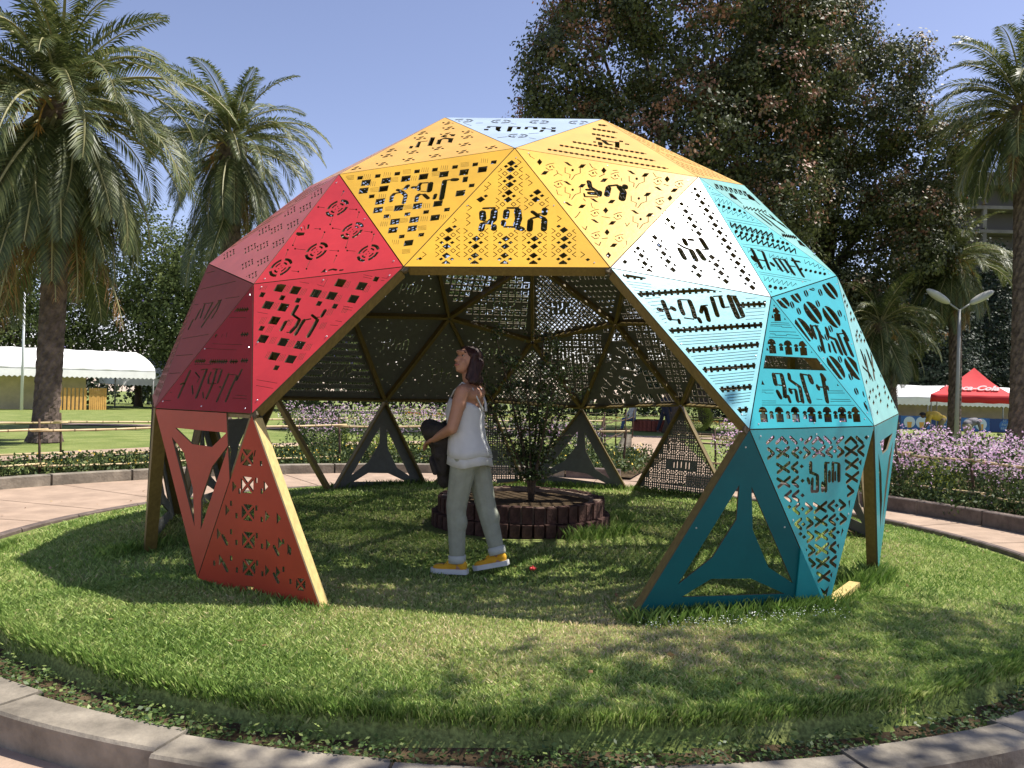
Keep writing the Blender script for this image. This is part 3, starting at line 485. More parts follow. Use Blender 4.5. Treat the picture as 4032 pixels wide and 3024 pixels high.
'fl':(['F10p','E20p','E30p'],[[38,562,-301,571,-374,621,-415],[40,640,-415,635,-460],[15,524,-469,529,-507,620,-486],[28,545,-414,604,-398],[42,565,-453,605,-447],[44,708,-342,691,-445],[24,711,-318,774,-290],[54,793,-313,817,-367,802,-465],[46,834,-284,833,-308],[0,373,-85,404,-82,442,-125,413,-126],[0,858,-65,890,-62,926,-105,896,-106],[0,369,-347,400,-344,436,-385,408,-385],[0,1054,-231,1085,-228,1120,-270,1090,-270],[0,376,-612,405,-609,441,-647,413,-648],[0,565,-516,595,-513,630,-553,602,-553],[0,858,-585,888,-582,922,-621,894,-622],[0,565,-772,595,-769,629,-806,602,-806],[0,1045,-489,1076,-486,1109,-526,1081,-527],[0,545,-72,507,-81,482,-138,519,-130],[0,265,-246,228,-254,205,-309,241,-300],[0,541,-339,505,-348,480,-401,516,-393],[0,1033,-56,994,-65,965,-123,1004,-114],[0,709,-219,671,-228,645,-283,682,-275],[0,1031,-319,993,-328,965,-382,1002,-374],[0,1244,-206,1205,-215,1175,-271,1213,-262],[0,756,-486,719,-494,693,-546,730,-538],[0,538,-605,502,-612,478,-663,513,-655],[0,1027,-582,991,-589,963,-641,1000,-633],[0,750,-750,715,-758,690,-807,725,-799],[0,749,-1009,715,-1016,691,-1061,725,-1055],[0,191,-94,213,-134,194,-185,172,-146],[0,680,-72,700,-112,677,-164,658,-124],[0,1170,-54,1188,-95,1162,-147,1144,-107],[0,1171,-314,1189,-352,1164,-402,1146,-364],[0,679,-598,697,-634,676,-680,657,-644],[0,680,-859,698,-893,678,-936,660,-903],[0,681,-1118,699,-1150,679,-1190,661,-1159],[0,452,-177,449,-191,442,-199,434,-196,431,-183,434,-169,442,-161,449,-165],[6,385,-159,385,-230,423,-245,419,-298],[6,499,-126,499,-205,460,-241,433,-313],[0,451,-440,448,-453,441,-460,434,-457,431,-445,434,-432,441,-425,448,-428],[6,386,-422,386,-489,423,-504,419,-554],[6,497,-391,496,-466,459,-499,433,-567],[0,939,-159,935,-173,927,-181,920,-177,917,-164,921,-150,929,-142,936,-146],[6,871,-140,868,-212,905,-227,898,-281],[6,989,-107,984,-187,943,-223,912,-295],[0,939,-419,935,-433,927,-440,920,-437,918,-425,922,-411,930,-404,937,-407],[6,873,-401,870,-469,907,-484,900,-535],[6,988,-370,983,-446,943,-480,913,-548],[0,936,-678,933,-690,925,-697,918,-694,916,-683,920,-670,927,-663,934,-666],[6,873,-661,869,-725,905,-739,898,-786],[6,984,-632,979,-703,941,-735,911,-799],[0,280,-181,276,-195,268,-198,264,-186,268,-171,276,-169],[7,241,-173,271,-142,300,-126],[8,242,-207,265,-232,293,-215],[7,286,-160,303,-190],[0,604,-174,600,-188,591,-190,587,-178,592,-164,600,-162],[7,565,-166,597,-134,626,-118],[8,564,-200,586,-226,616,-208],[7,611,-153,627,-182],[0,772,-164,767,-178,758,-181,755,-169,759,-154,768,-152],[7,732,-156,765,-124,795,-108],[8,731,-191,753,-216,783,-198],[7,779,-143,794,-173],[0,1099,-146,1094,-160,1085,-163,1082,-151,1087,-136,1096,-134],[7,1059,-138,1093,-106,1124,-90],[8,1057,-172,1078,-198,1109,-180],[7,1107,-125,1121,-154],[0,1264,-137,1258,-152,1250,-154,1246,-142,1252,-128,1261,-125],[7,1224,-130,1259,-97,1291,-81],[8,1221,-164,1242,-190,1273,-172],[7,1272,-116,1286,-146],[0,344,-394,340,-407,332,-410,328,-398,332,-385,340,-383],[7,306,-386,336,-356,364,-341],[8,306,-419,328,-443,356,-426],[7,350,-374,366,-402],[0,1094,-411,1089,-425,1081,-427,1077,-416,1082,-402,1091,-400],[7,1056,-404,1089,-374,1119,-358],[8,1053,-436,1074,-461,1104,-444],[7,1102,-392,1116,-420],[0,606,-688,602,-701,594,-703,590,-692,595,-680,602,-677],[7,569,-681,599,-653,627,-639],[7,568,-711,589,-734,617,-719],[7,612,-670,628,-696],[0,771,-682,766,-695,758,-697,755,-686,759,-673,767,-671],[7,734,-675,764,-647,793,-633],[7,732,-705,753,-728,781,-713],[7,777,-664,792,-690],[0,607,-950,603,-962,595,-964,592,-954,596,-942,603,-940],[6,571,-944,600,-918,627,-904],[7,570,-972,591,-994,618,-979],[6,613,-933,628,-958],[0,769,-941,765,-953,757,-955,754,-945,758,-933,766,-931],[6,733,-935,763,-908,791,-895],[7,732,-963,752,-985,780,-970],[6,776,-924,790,-949],[6,109,-42,121,-83,153,-107],[6,301,-300,332,-255,363,-274],[6,321,-220,332,-255],[7,572,-53,592,-105,613,-109],[7,1061,-39,1079,-91,1100,-91],[7,642,-214,685,-164],[5,809,-185,813,-231],[6,448,-799,472,-759,494,-701],[7,500,-874,529,-907,539,-864],[5,814,-754,822,-793,844,-746],[5,324,-474,334,-533,364,-534],[5,573,-573,582,-630,601,-634],[7,519,-536,533,-561],[7,641,-981,680,-964],[7,583,-1034,620,-1063,631,-1022],[5,785,-1054,811,-1009,811,-962],[8,648,-722,707,-723],[10,1135,-179,1166,-189],[9,750,-98,782,-85]]),
'ytr':(['E10p','F10p','E20p'],[[15,1232,164,746,966],[0,1212,152,1200,173,1239,197,1252,176],[0,1190,189,1178,210,1217,233,1230,212],[0,1168,225,1156,246,1195,269,1208,248],[0,1146,261,1134,282,1173,305,1186,284],[0,1124,298,1112,319,1151,341,1164,320],[0,1102,334,1089,355,1130,377,1142,356],[0,1080,371,1067,392,1108,413,1120,392],[0,1058,407,1045,428,1086,450,1098,429],[0,1036,443,1023,465,1064,486,1076,465],[0,1014,480,1001,501,1042,522,1054,501],[0,992,517,979,538,1020,559,1032,538],[0,969,553,957,574,998,595,1010,574],[0,947,590,934,611,976,631,988,610],[0,925,626,912,648,953,668,966,647],[0,903,663,890,684,931,704,944,683],[0,881,700,868,721,909,741,922,720],[0,858,736,845,758,887,777,900,756],[0,836,773,823,794,865,814,878,793],[0,814,810,801,831,843,850,856,829],[0,791,847,778,868,821,887,833,866],[0,769,884,756,905,798,924,811,903],[0,747,920,734,942,776,960,789,939],[16,1051,167,663,817],[0,1030,155,1017,177,1059,200,1071,179],[0,1009,191,996,213,1037,236,1050,214],[0,987,227,974,249,1016,272,1029,250],[0,966,263,953,285,994,308,1007,286],[0,944,299,931,321,973,344,986,322],[0,923,335,910,357,952,379,964,358],[0,901,372,888,393,930,415,943,394],[0,879,408,866,429,909,451,922,430],[0,858,444,845,466,887,487,900,466],[0,836,480,823,502,866,523,879,502],[0,815,516,802,538,844,559,857,538],[0,793,553,780,574,823,596,836,574],[0,771,589,758,611,801,632,814,610],[0,749,625,737,647,780,668,793,646],[0,728,662,715,683,758,704,771,682],[0,706,698,693,720,737,740,749,718],[0,684,734,671,756,715,776,728,755],[0,663,771,650,793,693,813,706,791],[17,868,183,563,692],[0,846,171,833,193,876,217,889,195],[0,825,207,811,229,855,253,868,231],[0,803,243,790,265,833,289,846,267],[0,781,280,768,302,812,325,825,303],[0,759,316,746,338,790,361,803,339],[0,738,353,724,375,768,398,781,376],[0,716,389,703,411,747,434,760,412],[0,694,426,681,448,725,470,738,448],[0,672,462,659,484,703,506,716,484],[0,650,499,637,521,682,543,695,521],[0,628,535,615,557,660,579,673,557],[0,607,572,593,594,638,615,651,593],[0,585,608,571,631,616,652,630,630],[0,563,645,549,667,595,688,608,666],[18,504,168,405,340],[0,481,154,468,177,515,202,529,179],[0,461,189,448,212,496,236,509,213],[0,441,223,428,246,476,271,489,248],[0,421,258,408,281,456,305,469,282],[0,401,292,388,316,436,340,449,317],[19,365,100,254,275],[0,341,86,326,109,376,135,390,112],[0,319,121,304,144,354,169,368,146],[0,297,156,282,179,332,204,346,181],[0,274,191,260,214,309,239,324,216],[0,252,226,237,249,287,274,302,251],[19,199,71,153,121],[0,176,54,157,76,208,102,227,81],[0,153,79,134,101,185,127,205,106],[0,562,232,535,265,602,300,624,265],[0,682,270,669,289,704,307,717,288],[0,657,301,639,334,714,373,737,343],[0,508,383,479,411,638,490,656,457],[0,439,389,422,416,459,434,481,410],[0,469,456,447,486,479,501,501,472],[41,585,315,642,382,624,404],[23,586,292,529,393]]),
'wd':(['E20p','E30p','U0p'],[[0,182,16,132,19,140,61,190,60],[0,236,34,207,35,211,56,241,56],[0,162,78,132,79,137,100,167,100],[4,206,-7,238,34,265,45],[5,86,80,111,118,167,118],[0,233,73,183,76,191,118,241,116],[0,284,93,255,93,260,115,289,114],[0,211,137,181,138,186,159,216,158],[4,254,52,286,93,313,103],[5,136,139,160,177,215,176],[0,279,134,230,137,238,178,287,176],[0,331,153,303,154,307,175,336,174],[0,259,198,230,198,235,219,264,219],[4,302,113,334,153,360,163],[5,185,200,209,237,263,236],[0,328,194,280,198,287,239,336,237],[0,380,214,352,215,356,236,384,235],[0,308,258,280,259,284,280,313,279],[4,351,174,382,214,408,224],[4,235,262,259,298,313,297],[0,377,255,329,259,337,300,385,297],[0,429,275,401,276,405,296,433,295],[0,358,319,330,320,334,341,363,339],[4,400,235,431,274,457,284],[4,286,323,309,358,362,357],[0,426,315,379,319,386,359,434,357],[0,475,334,447,335,451,356,479,355],[0,405,379,377,380,381,400,409,399],[4,447,295,477,334,502,343],[4,333,383,356,418,409,416],[0,469,375,423,379,430,419,477,416],[0,520,394,493,395,497,415,525,414],[0,451,438,423,440,428,460,455,458],[4,493,355,523,394,547,403],[4,380,443,403,478,455,475],[0,518,434,472,439,479,478,525,475],[0,567,453,540,455,544,475,571,473],[0,499,498,471,500,476,520,503,518],[4,540,415,570,453,594,462],[4,429,503,451,538,503,535],[0,564,494,518,499,525,539,571,535],[0,613,513,587,515,591,535,618,533],[0,546,558,518,560,523,580,550,578],[4,586,476,616,513,640,522],[4,477,563,498,598,550,595],[0,611,554,566,559,573,598,618,594],[0,660,571,634,573,638,593,664,591],[0,593,616,566,618,571,638,597,636],[4,634,534,663,571,686,580],[4,525,622,547,656,597,652],[0,658,611,614,616,621,655,665,650],[0,708,631,682,633,686,652,712,650],[0,642,676,615,678,619,697,646,695],[4,682,594,710,631,734,639],[4,574,682,595,715,645,712],[0,706,673,662,679,669,717,713,713],[0,754,692,728,694,732,714,758,711],[0,688,737,662,739,666,759,692,756],[4,728,656,756,692,779,700],[4,622,744,643,777,692,773],[0,751,733,707,739,714,777,758,772],[0,799,752,774,754,777,773,803,771],[0,734,797,708,799,712,818,738,816],[4,773,716,801,752,824,759],[4,668,804,689,836,738,832],[0,797,793,754,799,761,837,804,832],[0,443,24,396,27,403,68,451,67],[0,494,46,466,46,470,67,498,66],[0,423,88,395,89,400,110,428,109],[4,465,5,496,46,521,56],[4,352,90,374,127,427,127],[0,490,87,443,90,450,131,498,129],[0,541,106,513,107,517,127,545,127],[0,471,149,443,150,448,170,475,170],[4,513,66,543,106,568,116],[4,400,151,423,188,475,187],[0,538,146,491,149,499,189,545,187],[0,587,166,560,167,564,187,591,186],[0,518,209,491,210,495,230,523,229],[4,560,126,589,166,614,176],[4,448,212,470,248,522,246],[0,583,207,538,210,545,250,591,248],[0,630,226,604,227,608,247,635,246],[0,562,269,535,270,539,291,567,289],[4,603,187,633,226,657,235],[4,493,273,515,308,566,306],[0,625,266,580,270,587,310,632,307],[0,772,445,729,449,735,488,779,484],[0,820,464,795,465,798,485,824,483],[0,755,507,729,509,733,529,759,527],[4,795,427,822,464,845,472],[4,689,512,710,546,759,543],[0,818,504,775,509,781,547,825,544],[0,865,523,840,525,844,544,869,542],[0,801,567,775,568,779,588,805,586],[4,840,486,867,523,890,531],[4,736,572,756,605,804,602],[0,863,563,820,568,827,606,870,602],[0,911,583,886,585,890,604,915,602],[0,847,626,822,628,826,648,851,646],[4,886,547,913,583,936,591],[4,783,632,803,665,851,662],[0,910,624,868,629,874,667,916,663],[0,701,37,656,40,663,80,708,78],[0,749,58,722,58,726,78,753,78],[0,682,99,655,100,659,120,686,120],[4,722,18,751,58,775,67],[4,614,101,636,137,686,136],[0,745,98,701,101,707,140,752,139],[0,979,396,937,400,943,438,985,435],[0,1027,416,1002,417,1006,436,1030,435],[0,964,458,940,459,943,479,968,477],[4,1003,379,1029,416,1051,424],[4,901,462,921,496,968,493],[0,1027,456,986,460,992,498,1033,494],[0,956,55,914,58,920,96,963,95],[0,1004,76,980,77,983,96,1008,96],[0,941,117,916,118,920,137,945,137],[4,980,38,1007,76,1029,86],[4,877,119,897,154,944,153],[0,1004,117,962,120,968,158,1010,157],[0,1050,137,1026,138,1029,157,1054,156],[0,988,178,963,178,967,198,991,197],[4,1026,99,1052,137,1075,146],[4,925,180,944,214,991,213],[0,1049,176,1008,179,1014,218,1055,215],[0,1095,196,1071,197,1074,216,1099,215],[0,1033,237,1009,237,1012,257,1037,256],[4,1071,158,1097,196,1119,205],[4,971,239,990,273,1036,272],[0,1094,235,1053,238,1058,276,1100,274],[0,1139,256,1115,257,1119,276,1143,275],[0,1078,297,1054,298,1057,317,1081,316],[4,1115,219,1141,256,1163,265],[4,1016,300,1035,334,1081,332],[0,1138,297,1097,301,1103,338,1144,336],[0,1162,16,1121,19,1127,57,1168,56],[0,1207,35,1183,36,1187,55,1211,55],[0,1146,75,1122,75,1126,95,1150,94],[4,1184,-2,1209,35,1230,45],[4,1085,77,1104,111,1149,110],[0,1206,73,1166,76,1172,113,1212,112],[0,1253,91,1230,92,1233,111,1257,110],[0,1193,131,1169,132,1173,151,1197,150],[4,1230,54,1255,91,1276,101],[4,1133,133,1151,167,1196,166],[0,1254,129,1215,131,1220,169,1260,167],[0,1296,148,1272,148,1276,167,1299,167],[0,1236,187,1213,188,1216,207,1240,206],[4,1273,111,1298,148,1318,157],[4,1176,190,1195,223,1239,222],[0,1292,186,1252,189,1258,226,1297,224],[0,1360,18,1321,20,1326,58,1365,56],[41,771,240,799,270],[22,849,228,846,271,823,326],[44,891,262,942,326],[47,830,332,883,393],[26,737,263,712,287],[44,653,330,701,398],[12,749,381,705,411],[48,784,364,824,429],[11,685,283,645,321]]),
'wl':(['E30p','U0p','B10p'],[[36,349,-209,364,-273,379,-339],[33,309,-278,326,-283],[34,408,-248,424,-256],[11,323,-278,420,-251],[11,381,-346,444,-338],[25,444,-338,445,-361],[35,471,-182,473,-231,485,-278],[11,477,-166,549,-155],[37,549,-166,562,-228,567,-290],[11,488,-313,555,-310],[31,594,-299,602,-322],[31,638,-194,621,-240],[11,640,-184,680,-172],[36,659,-199,667,-296],[37,725,-105,733,-176,741,-243],[11,741,-87,810,-68],[34,793,-89,799,-160],[11,798,-169,846,-154],[43,863,-67,877,-145,895,-225],[41,906,-66,924,-129,939,-205],[12,865,-57,920,-49],[10,892,-243,938,-223],[26,94,-44,238,-31],[0,107,-17,127,-15,129,-66,109,-68],[0,155,-12,175,-10,177,-62,157,-64],[0,204,-8,224,-6,225,-58,205,-60],[25,176,-184,829,-5],[0,187,-155,208,-150,209,-200,188,-206],[0,232,-143,253,-137,253,-188,233,-194],[0,277,-130,298,-125,298,-176,278,-181],[0,322,-118,343,-112,343,-164,323,-169],[0,368,-105,389,-99,389,-151,368,-157],[0,414,-93,435,-87,435,-139,414,-144],[0,460,-80,482,-74,481,-126,460,-132],[0,507,-67,528,-61,528,-113,506,-119],[0,554,-54,576,-48,575,-101,553,-106],[0,601,-41,623,-35,622,-88,600,-94],[0,649,-28,671,-22,669,-75,648,-81],[0,697,-14,719,-8,717,-62,695,-68],[0,745,-1,768,5,766,-49,744,-55],[0,794,12,816,19,814,-35,792,-41],[25,939,-121,1162,-64],[0,951,-92,973,-86,970,-139,948,-145],[0,995,-81,1018,-75,1015,-128,992,-134],[0,1040,-69,1063,-63,1059,-117,1036,-123],[0,1085,-58,1108,-52,1104,-106,1081,-111],[0,1130,-46,1153,-40,1149,-94,1126,-100],[24,361,-438,1090,-256],[0,373,-411,393,-406,393,-454,373,-459],[0,416,-400,437,-395,436,-443,416,-449],[0,460,-389,480,-384,480,-433,459,-438],[0,504,-378,525,-372,524,-422,503,-427],[0,548,-366,569,-361,568,-411,547,-416],[0,593,-355,614,-350,613,-400,592,-405],[0,638,-344,659,-339,658,-389,637,-394],[0,683,-333,704,-327,703,-377,682,-383],[0,729,-321,750,-316,748,-366,727,-371],[0,774,-310,796,-304,794,-355,772,-360],[0,821,-298,842,-292,840,-343,818,-349],[0,867,-286,889,-281,886,-332,865,-337],[0,914,-274,936,-269,933,-320,911,-326],[0,961,-263,983,-257,980,-309,958,-314],[0,1008,-251,1031,-245,1028,-297,1005,-302],[0,1056,-239,1079,-233,1075,-285,1053,-291],[23,450,-576,1026,-426],[0,461,-549,481,-544,481,-591,461,-596],[0,504,-538,524,-532,523,-580,503,-585],[0,547,-526,567,-521,566,-569,546,-574],[0,590,-515,611,-510,610,-558,589,-563],[0,634,-504,654,-498,653,-547,632,-552],[0,677,-492,698,-487,697,-536,676,-541],[0,722,-481,743,-475,741,-524,720,-530],[0,766,-469,787,-464,786,-513,764,-518],[0,811,-458,832,-452,830,-501,809,-507],[0,856,-446,878,-440,875,-490,854,-495],[0,901,-434,923,-428,921,-478,899,-484],[0,947,-422,969,-416,966,-466,944,-472],[0,993,-410,1015,-404,1012,-454,990,-460],[23,550,-705,962,-603],[0,562,-678,582,-673,582,-720,561,-725],[0,607,-667,627,-662,626,-709,606,-714],[0,652,-656,672,-651,671,-698,651,-703],[0,697,-645,718,-640,716,-687,696,-692],[0,743,-633,764,-628,762,-676,741,-681],[0,789,-622,810,-617,808,-664,787,-669],[0,835,-610,856,-605,854,-653,833,-658],[0,882,-599,903,-593,901,-641,879,-647],[0,929,-587,950,-582,947,-630,926,-635],[22,648,-833,894,-773],[0,658,-808,679,-803,677,-849,657,-853],[0,699,-798,719,-793,718,-839,697,-844],[0,740,-788,760,-783,759,-829,738,-834],[0,781,-778,801,-773,799,-819,779,-824],[0,822,-768,843,-762,841,-809,820,-814],[0,863,-757,884,-752,882,-799,861,-804],[21,743,-969,832,-946],[0,756,-943,776,-938,774,-983,754,-988],[0,801,-932,821,-927,819,-971,799,-977],[4,77,-92,282,-80],[4,86,-113,279,-103],[4,96,-133,276,-127],[4,105,-154,272,-150],[4,342,-490,1135,-291],[4,351,-509,1130,-314],[4,359,-529,1125,-338],[4,368,-549,1119,-361],[4,430,-627,1071,-458],[4,438,-646,1066,-481],[4,447,-665,1061,-504],[4,455,-685,1056,-526],[4,529,-755,1006,-634],[4,538,-774,1001,-656],[4,546,-793,996,-678],[4,554,-812,992,-699],[4,627,-882,937,-803],[4,635,-901,933,-824],[4,643,-920,928,-845],[4,651,-938,924,-866],[3,759,-1008,811,-989],[3,767,-1026,807,-1010],[3,775,-1045,803,-1030],[3,783,-1063,799,-1050],[4,998,-25,1165,22],[4,221,-210,331,-178],[4,992,-56,1158,-10],[4,238,-235,334,-206],[4,254,-259,338,-233],[4,270,-284,341,-260],[4,973,-148,1137,-103],[4,287,-308,345,-288],[4,967,-178,1130,-134],[4,303,-333,349,-315],[4,961,-208,1123,-164],[4,319,-357,352,-342],[4,954,-238,1117,-195],[4,335,-382,355,-368]]),
'zig':(['E20p','E30m','U0p'],[[43,531,-530,612,-691],[36,630,-453,689,-632],[15,560,-627,651,-557],[63,545,-635,554,-643],[13,578,-483,633,-444],[46,713,-534,725,-532],[40,739,-444,806,-523],[41,790,-398,863,-481],[45,848,-345,924,-449],[10,739,-424,855,-324],[39,925,-237,1018,-384],[22,911,-272,995,-201],[12,866,-393,944,-329],[0,222,-195,219,-219,208,-240,197,-245,192,-232,195,-208,206,-188,217,-182],[0,268,-165,265,-189,254,-210,243,-215,237,-202,241,-178,252,-157,263,-151],[0,317,-127,313,-151,303,-172,291,-178,286,-165,290,-140,301,-119,312,-113],[0,370,-90,365,-114,354,-136,343,-141,338,-128,342,-103,353,-82,364,-76],[0,420,-51,415,-76,404,-97,393,-103,387,-90,392,-65,403,-43,415,-37],[0,471,-14,466,-39,455,-61,443,-66,438,-53,442,-28,454,-6,466,0],[0,522,20,517,-6,506,-28,494,-34,489,-20,493,6,505,28,517,34],[0,395,-407,391,-432,379,-453,367,-459,362,-445,366,-421,378,-399,390,-394],[0,444,-372,439,-397,427,-418,415,-424,410,-410,414,-385,426,-364,438,-358],[0,493,-336,488,-361,476,-383,464,-388,458,-375,463,-350,475,-328,487,-322],[0,545,-297,540,-322,528,-344,515,-350,510,-336,515,-311,527,-288,540,-283],[0,595,-260,590,-285,577,-308,565,-314,560,-300,565,-274,577,-251,590,-246],[0,646,-218,641,-244,628,-267,615,-273,610,-259,615,-233,628,-210,641,-204],[0,695,-184,689,-210,676,-233,664,-238,659,-224,664,-198,677,-175,690,-169],[0,747,-145,741,-172,728,-195,715,-201,710,-187,716,-160,729,-137,742,-131],[0,798,-104,792,-131,779,-154,766,-160,761,-146,767,-119,780,-95,793,-89],[0,849,-66,843,-93,829,-116,816,-123,811,-108,817,-81,831,-57,844,-51],[0,896,-27,890,-55,876,-79,863,-85,858,-70,864,-43,878,-19,891,-12],[0,948,14,942,-14,928,-38,914,-44,909,-29,916,-1,930,23,943,29],[0,1020,-284,1014,-306,1002,-325,991,-330,987,-318,993,-296,1005,-277,1016,-272],[0,1070,-245,1064,-267,1052,-286,1041,-292,1037,-279,1043,-257,1055,-237,1066,-232],[0,1119,-206,1113,-229,1101,-249,1089,-254,1086,-241,1092,-219,1104,-199,1115,-194],[0,1169,-170,1163,-193,1150,-212,1139,-218,1135,-205,1141,-182,1154,-162,1165,-157],[0,1219,-133,1213,-156,1200,-176,1189,-181,1185,-169,1191,-145,1204,-125,1215,-120],[0,1269,-94,1262,-118,1249,-138,1238,-143,1234,-131,1240,-107,1253,-87,1265,-82],[0,712,-843,706,-867,693,-888,681,-893,676,-880,681,-856,694,-835,707,-830],[0,760,-812,754,-836,741,-857,728,-862,723,-849,729,-825,742,-804,755,-799],[0,811,-769,805,-793,792,-814,779,-819,774,-806,780,-782,793,-760,806,-755],[0,855,-730,848,-755,835,-776,822,-781,817,-768,823,-743,837,-722,850,-716],[13,320,-350,329,-419,368,-314,377,-385,416,-279,425,-350,465,-243,474,-314,515,-206,523,-278,566,-169,573,-242,616,-132,624,-205,668,-94,675,-168,720,-55,727,-131],[13,370,-460,379,-528,420,-425,428,-493,470,-389,479,-458,521,-352,529,-422,573,-315,581,-386,626,-278,633,-349,679,-240,686,-312,733,-202,739,-274,787,-163,793,-236,842,-123,848,-198,898,-84,903,-159,954,-43,959,-119],[4,72,-23,83,-81,100,-5,111,-64,130,12,140,-46,159,29,170,-29],[4,166,-133,176,-198,203,-104,214,-169,241,-75,251,-141,279,-45,289,-111,318,-15,327,-82],[4,238,-216,248,-280,284,-184,293,-248,330,-151,339,-216,376,-118,385,-183,423,-84,432,-150,471,-51,479,-117,519,-16,527,-84,567,18,575,-50],[4,690,-409,696,-463,733,-378,739,-432,776,-346,782,-401,820,-314,826,-369,864,-281,870,-337],[5,1046,-111,1051,-170,1094,-85,1098,-144,1142,-58,1146,-117,1190,-31,1194,-91,1239,-4,1243,-64,1289,23,1292,-37],[4,487,-555,495,-607,514,-549,522,-600],[4,638,-783,644,-840,679,-753,686,-810,722,-723,728,-780,765,-692,771,-749,808,-660,814,-719,852,-629,857,-688,896,-597,901,-656,941,-565,945,-624],[4,330,-352,339,-422,378,-317,387,-388,427,-282,436,-353,476,-246,485,-318,527,-210,535,-282,577,-174,585,-246,628,-137,636,-210,680,-99,687,-173,733,-61,739,-136],[5,800,5,806,-54,844,28,850,-32,889,51,895,-9],[4,530,-699,538,-756,569,-676,576,-734,608,-653,615,-711,648,-629,654,-687],[4,762,-511,769,-563,806,-487,812,-540,851,-464,857,-517,896,-440,901,-494],[5,678,-929,684,-956,704,-915,711,-942],[5,126,-101,261,1],[5,280,-329,668,11],[5,293,-355,748,39],[4,426,-557,794,-218],[5,445,-575,1146,5],[4,590,-773,1096,-369],[4,602,-790,1054,-431],[5,134,-124,280,-2]]),
'pale':(['E30m','F14p','E20p'],[[0,777,950,821,865,688,939],[0,763,953,643,1021,671,969],[0,833,846,878,759,742,835],[0,818,849,695,920,724,866],[0,890,739,937,649,797,729],[0,875,742,749,816,779,761],[0,949,628,997,535,854,619],[0,934,632,805,709,836,652],[0,1010,514,1060,418,913,506],[0,994,518,862,598,894,540],[0,1073,396,1124,297,974,389],[0,1057,401,922,484,954,424],[0,1138,274,1191,172,1037,268],[0,1121,279,983,367,1017,304],[0,737,796,789,704,742,684,689,703,650,770,622,852],[37,695,723,649,703],[0,1095,253,1158,146,1105,125,1044,150,998,229,965,323],[43,1051,173,1000,152],[0,452,113,502,9,454,-10,401,15,364,91,338,182],[40,408,37,361,17],[10,596,714,503,783,642,625,548,697,690,535,594,608,739,442,641,518,790,347,689,425,841,249,739,330,894,148,790,232],[14,389,382,299,457,419,322,328,399,449,261,357,339,480,199,387,279,512,136,418,217,544,72,448,155,577,6,480,91],[69,562,561,476,480],[70,641,437,574,354],[49,724,307,724,176],[58,803,151,728,154],[70,534,354,483,292],[65,711,133,683,44],[72,718,88,669,0],[65,704,43,676,-46],[7,815,561,924,368],[21,258,66,265,1],[21,216,4,224,-62]]),
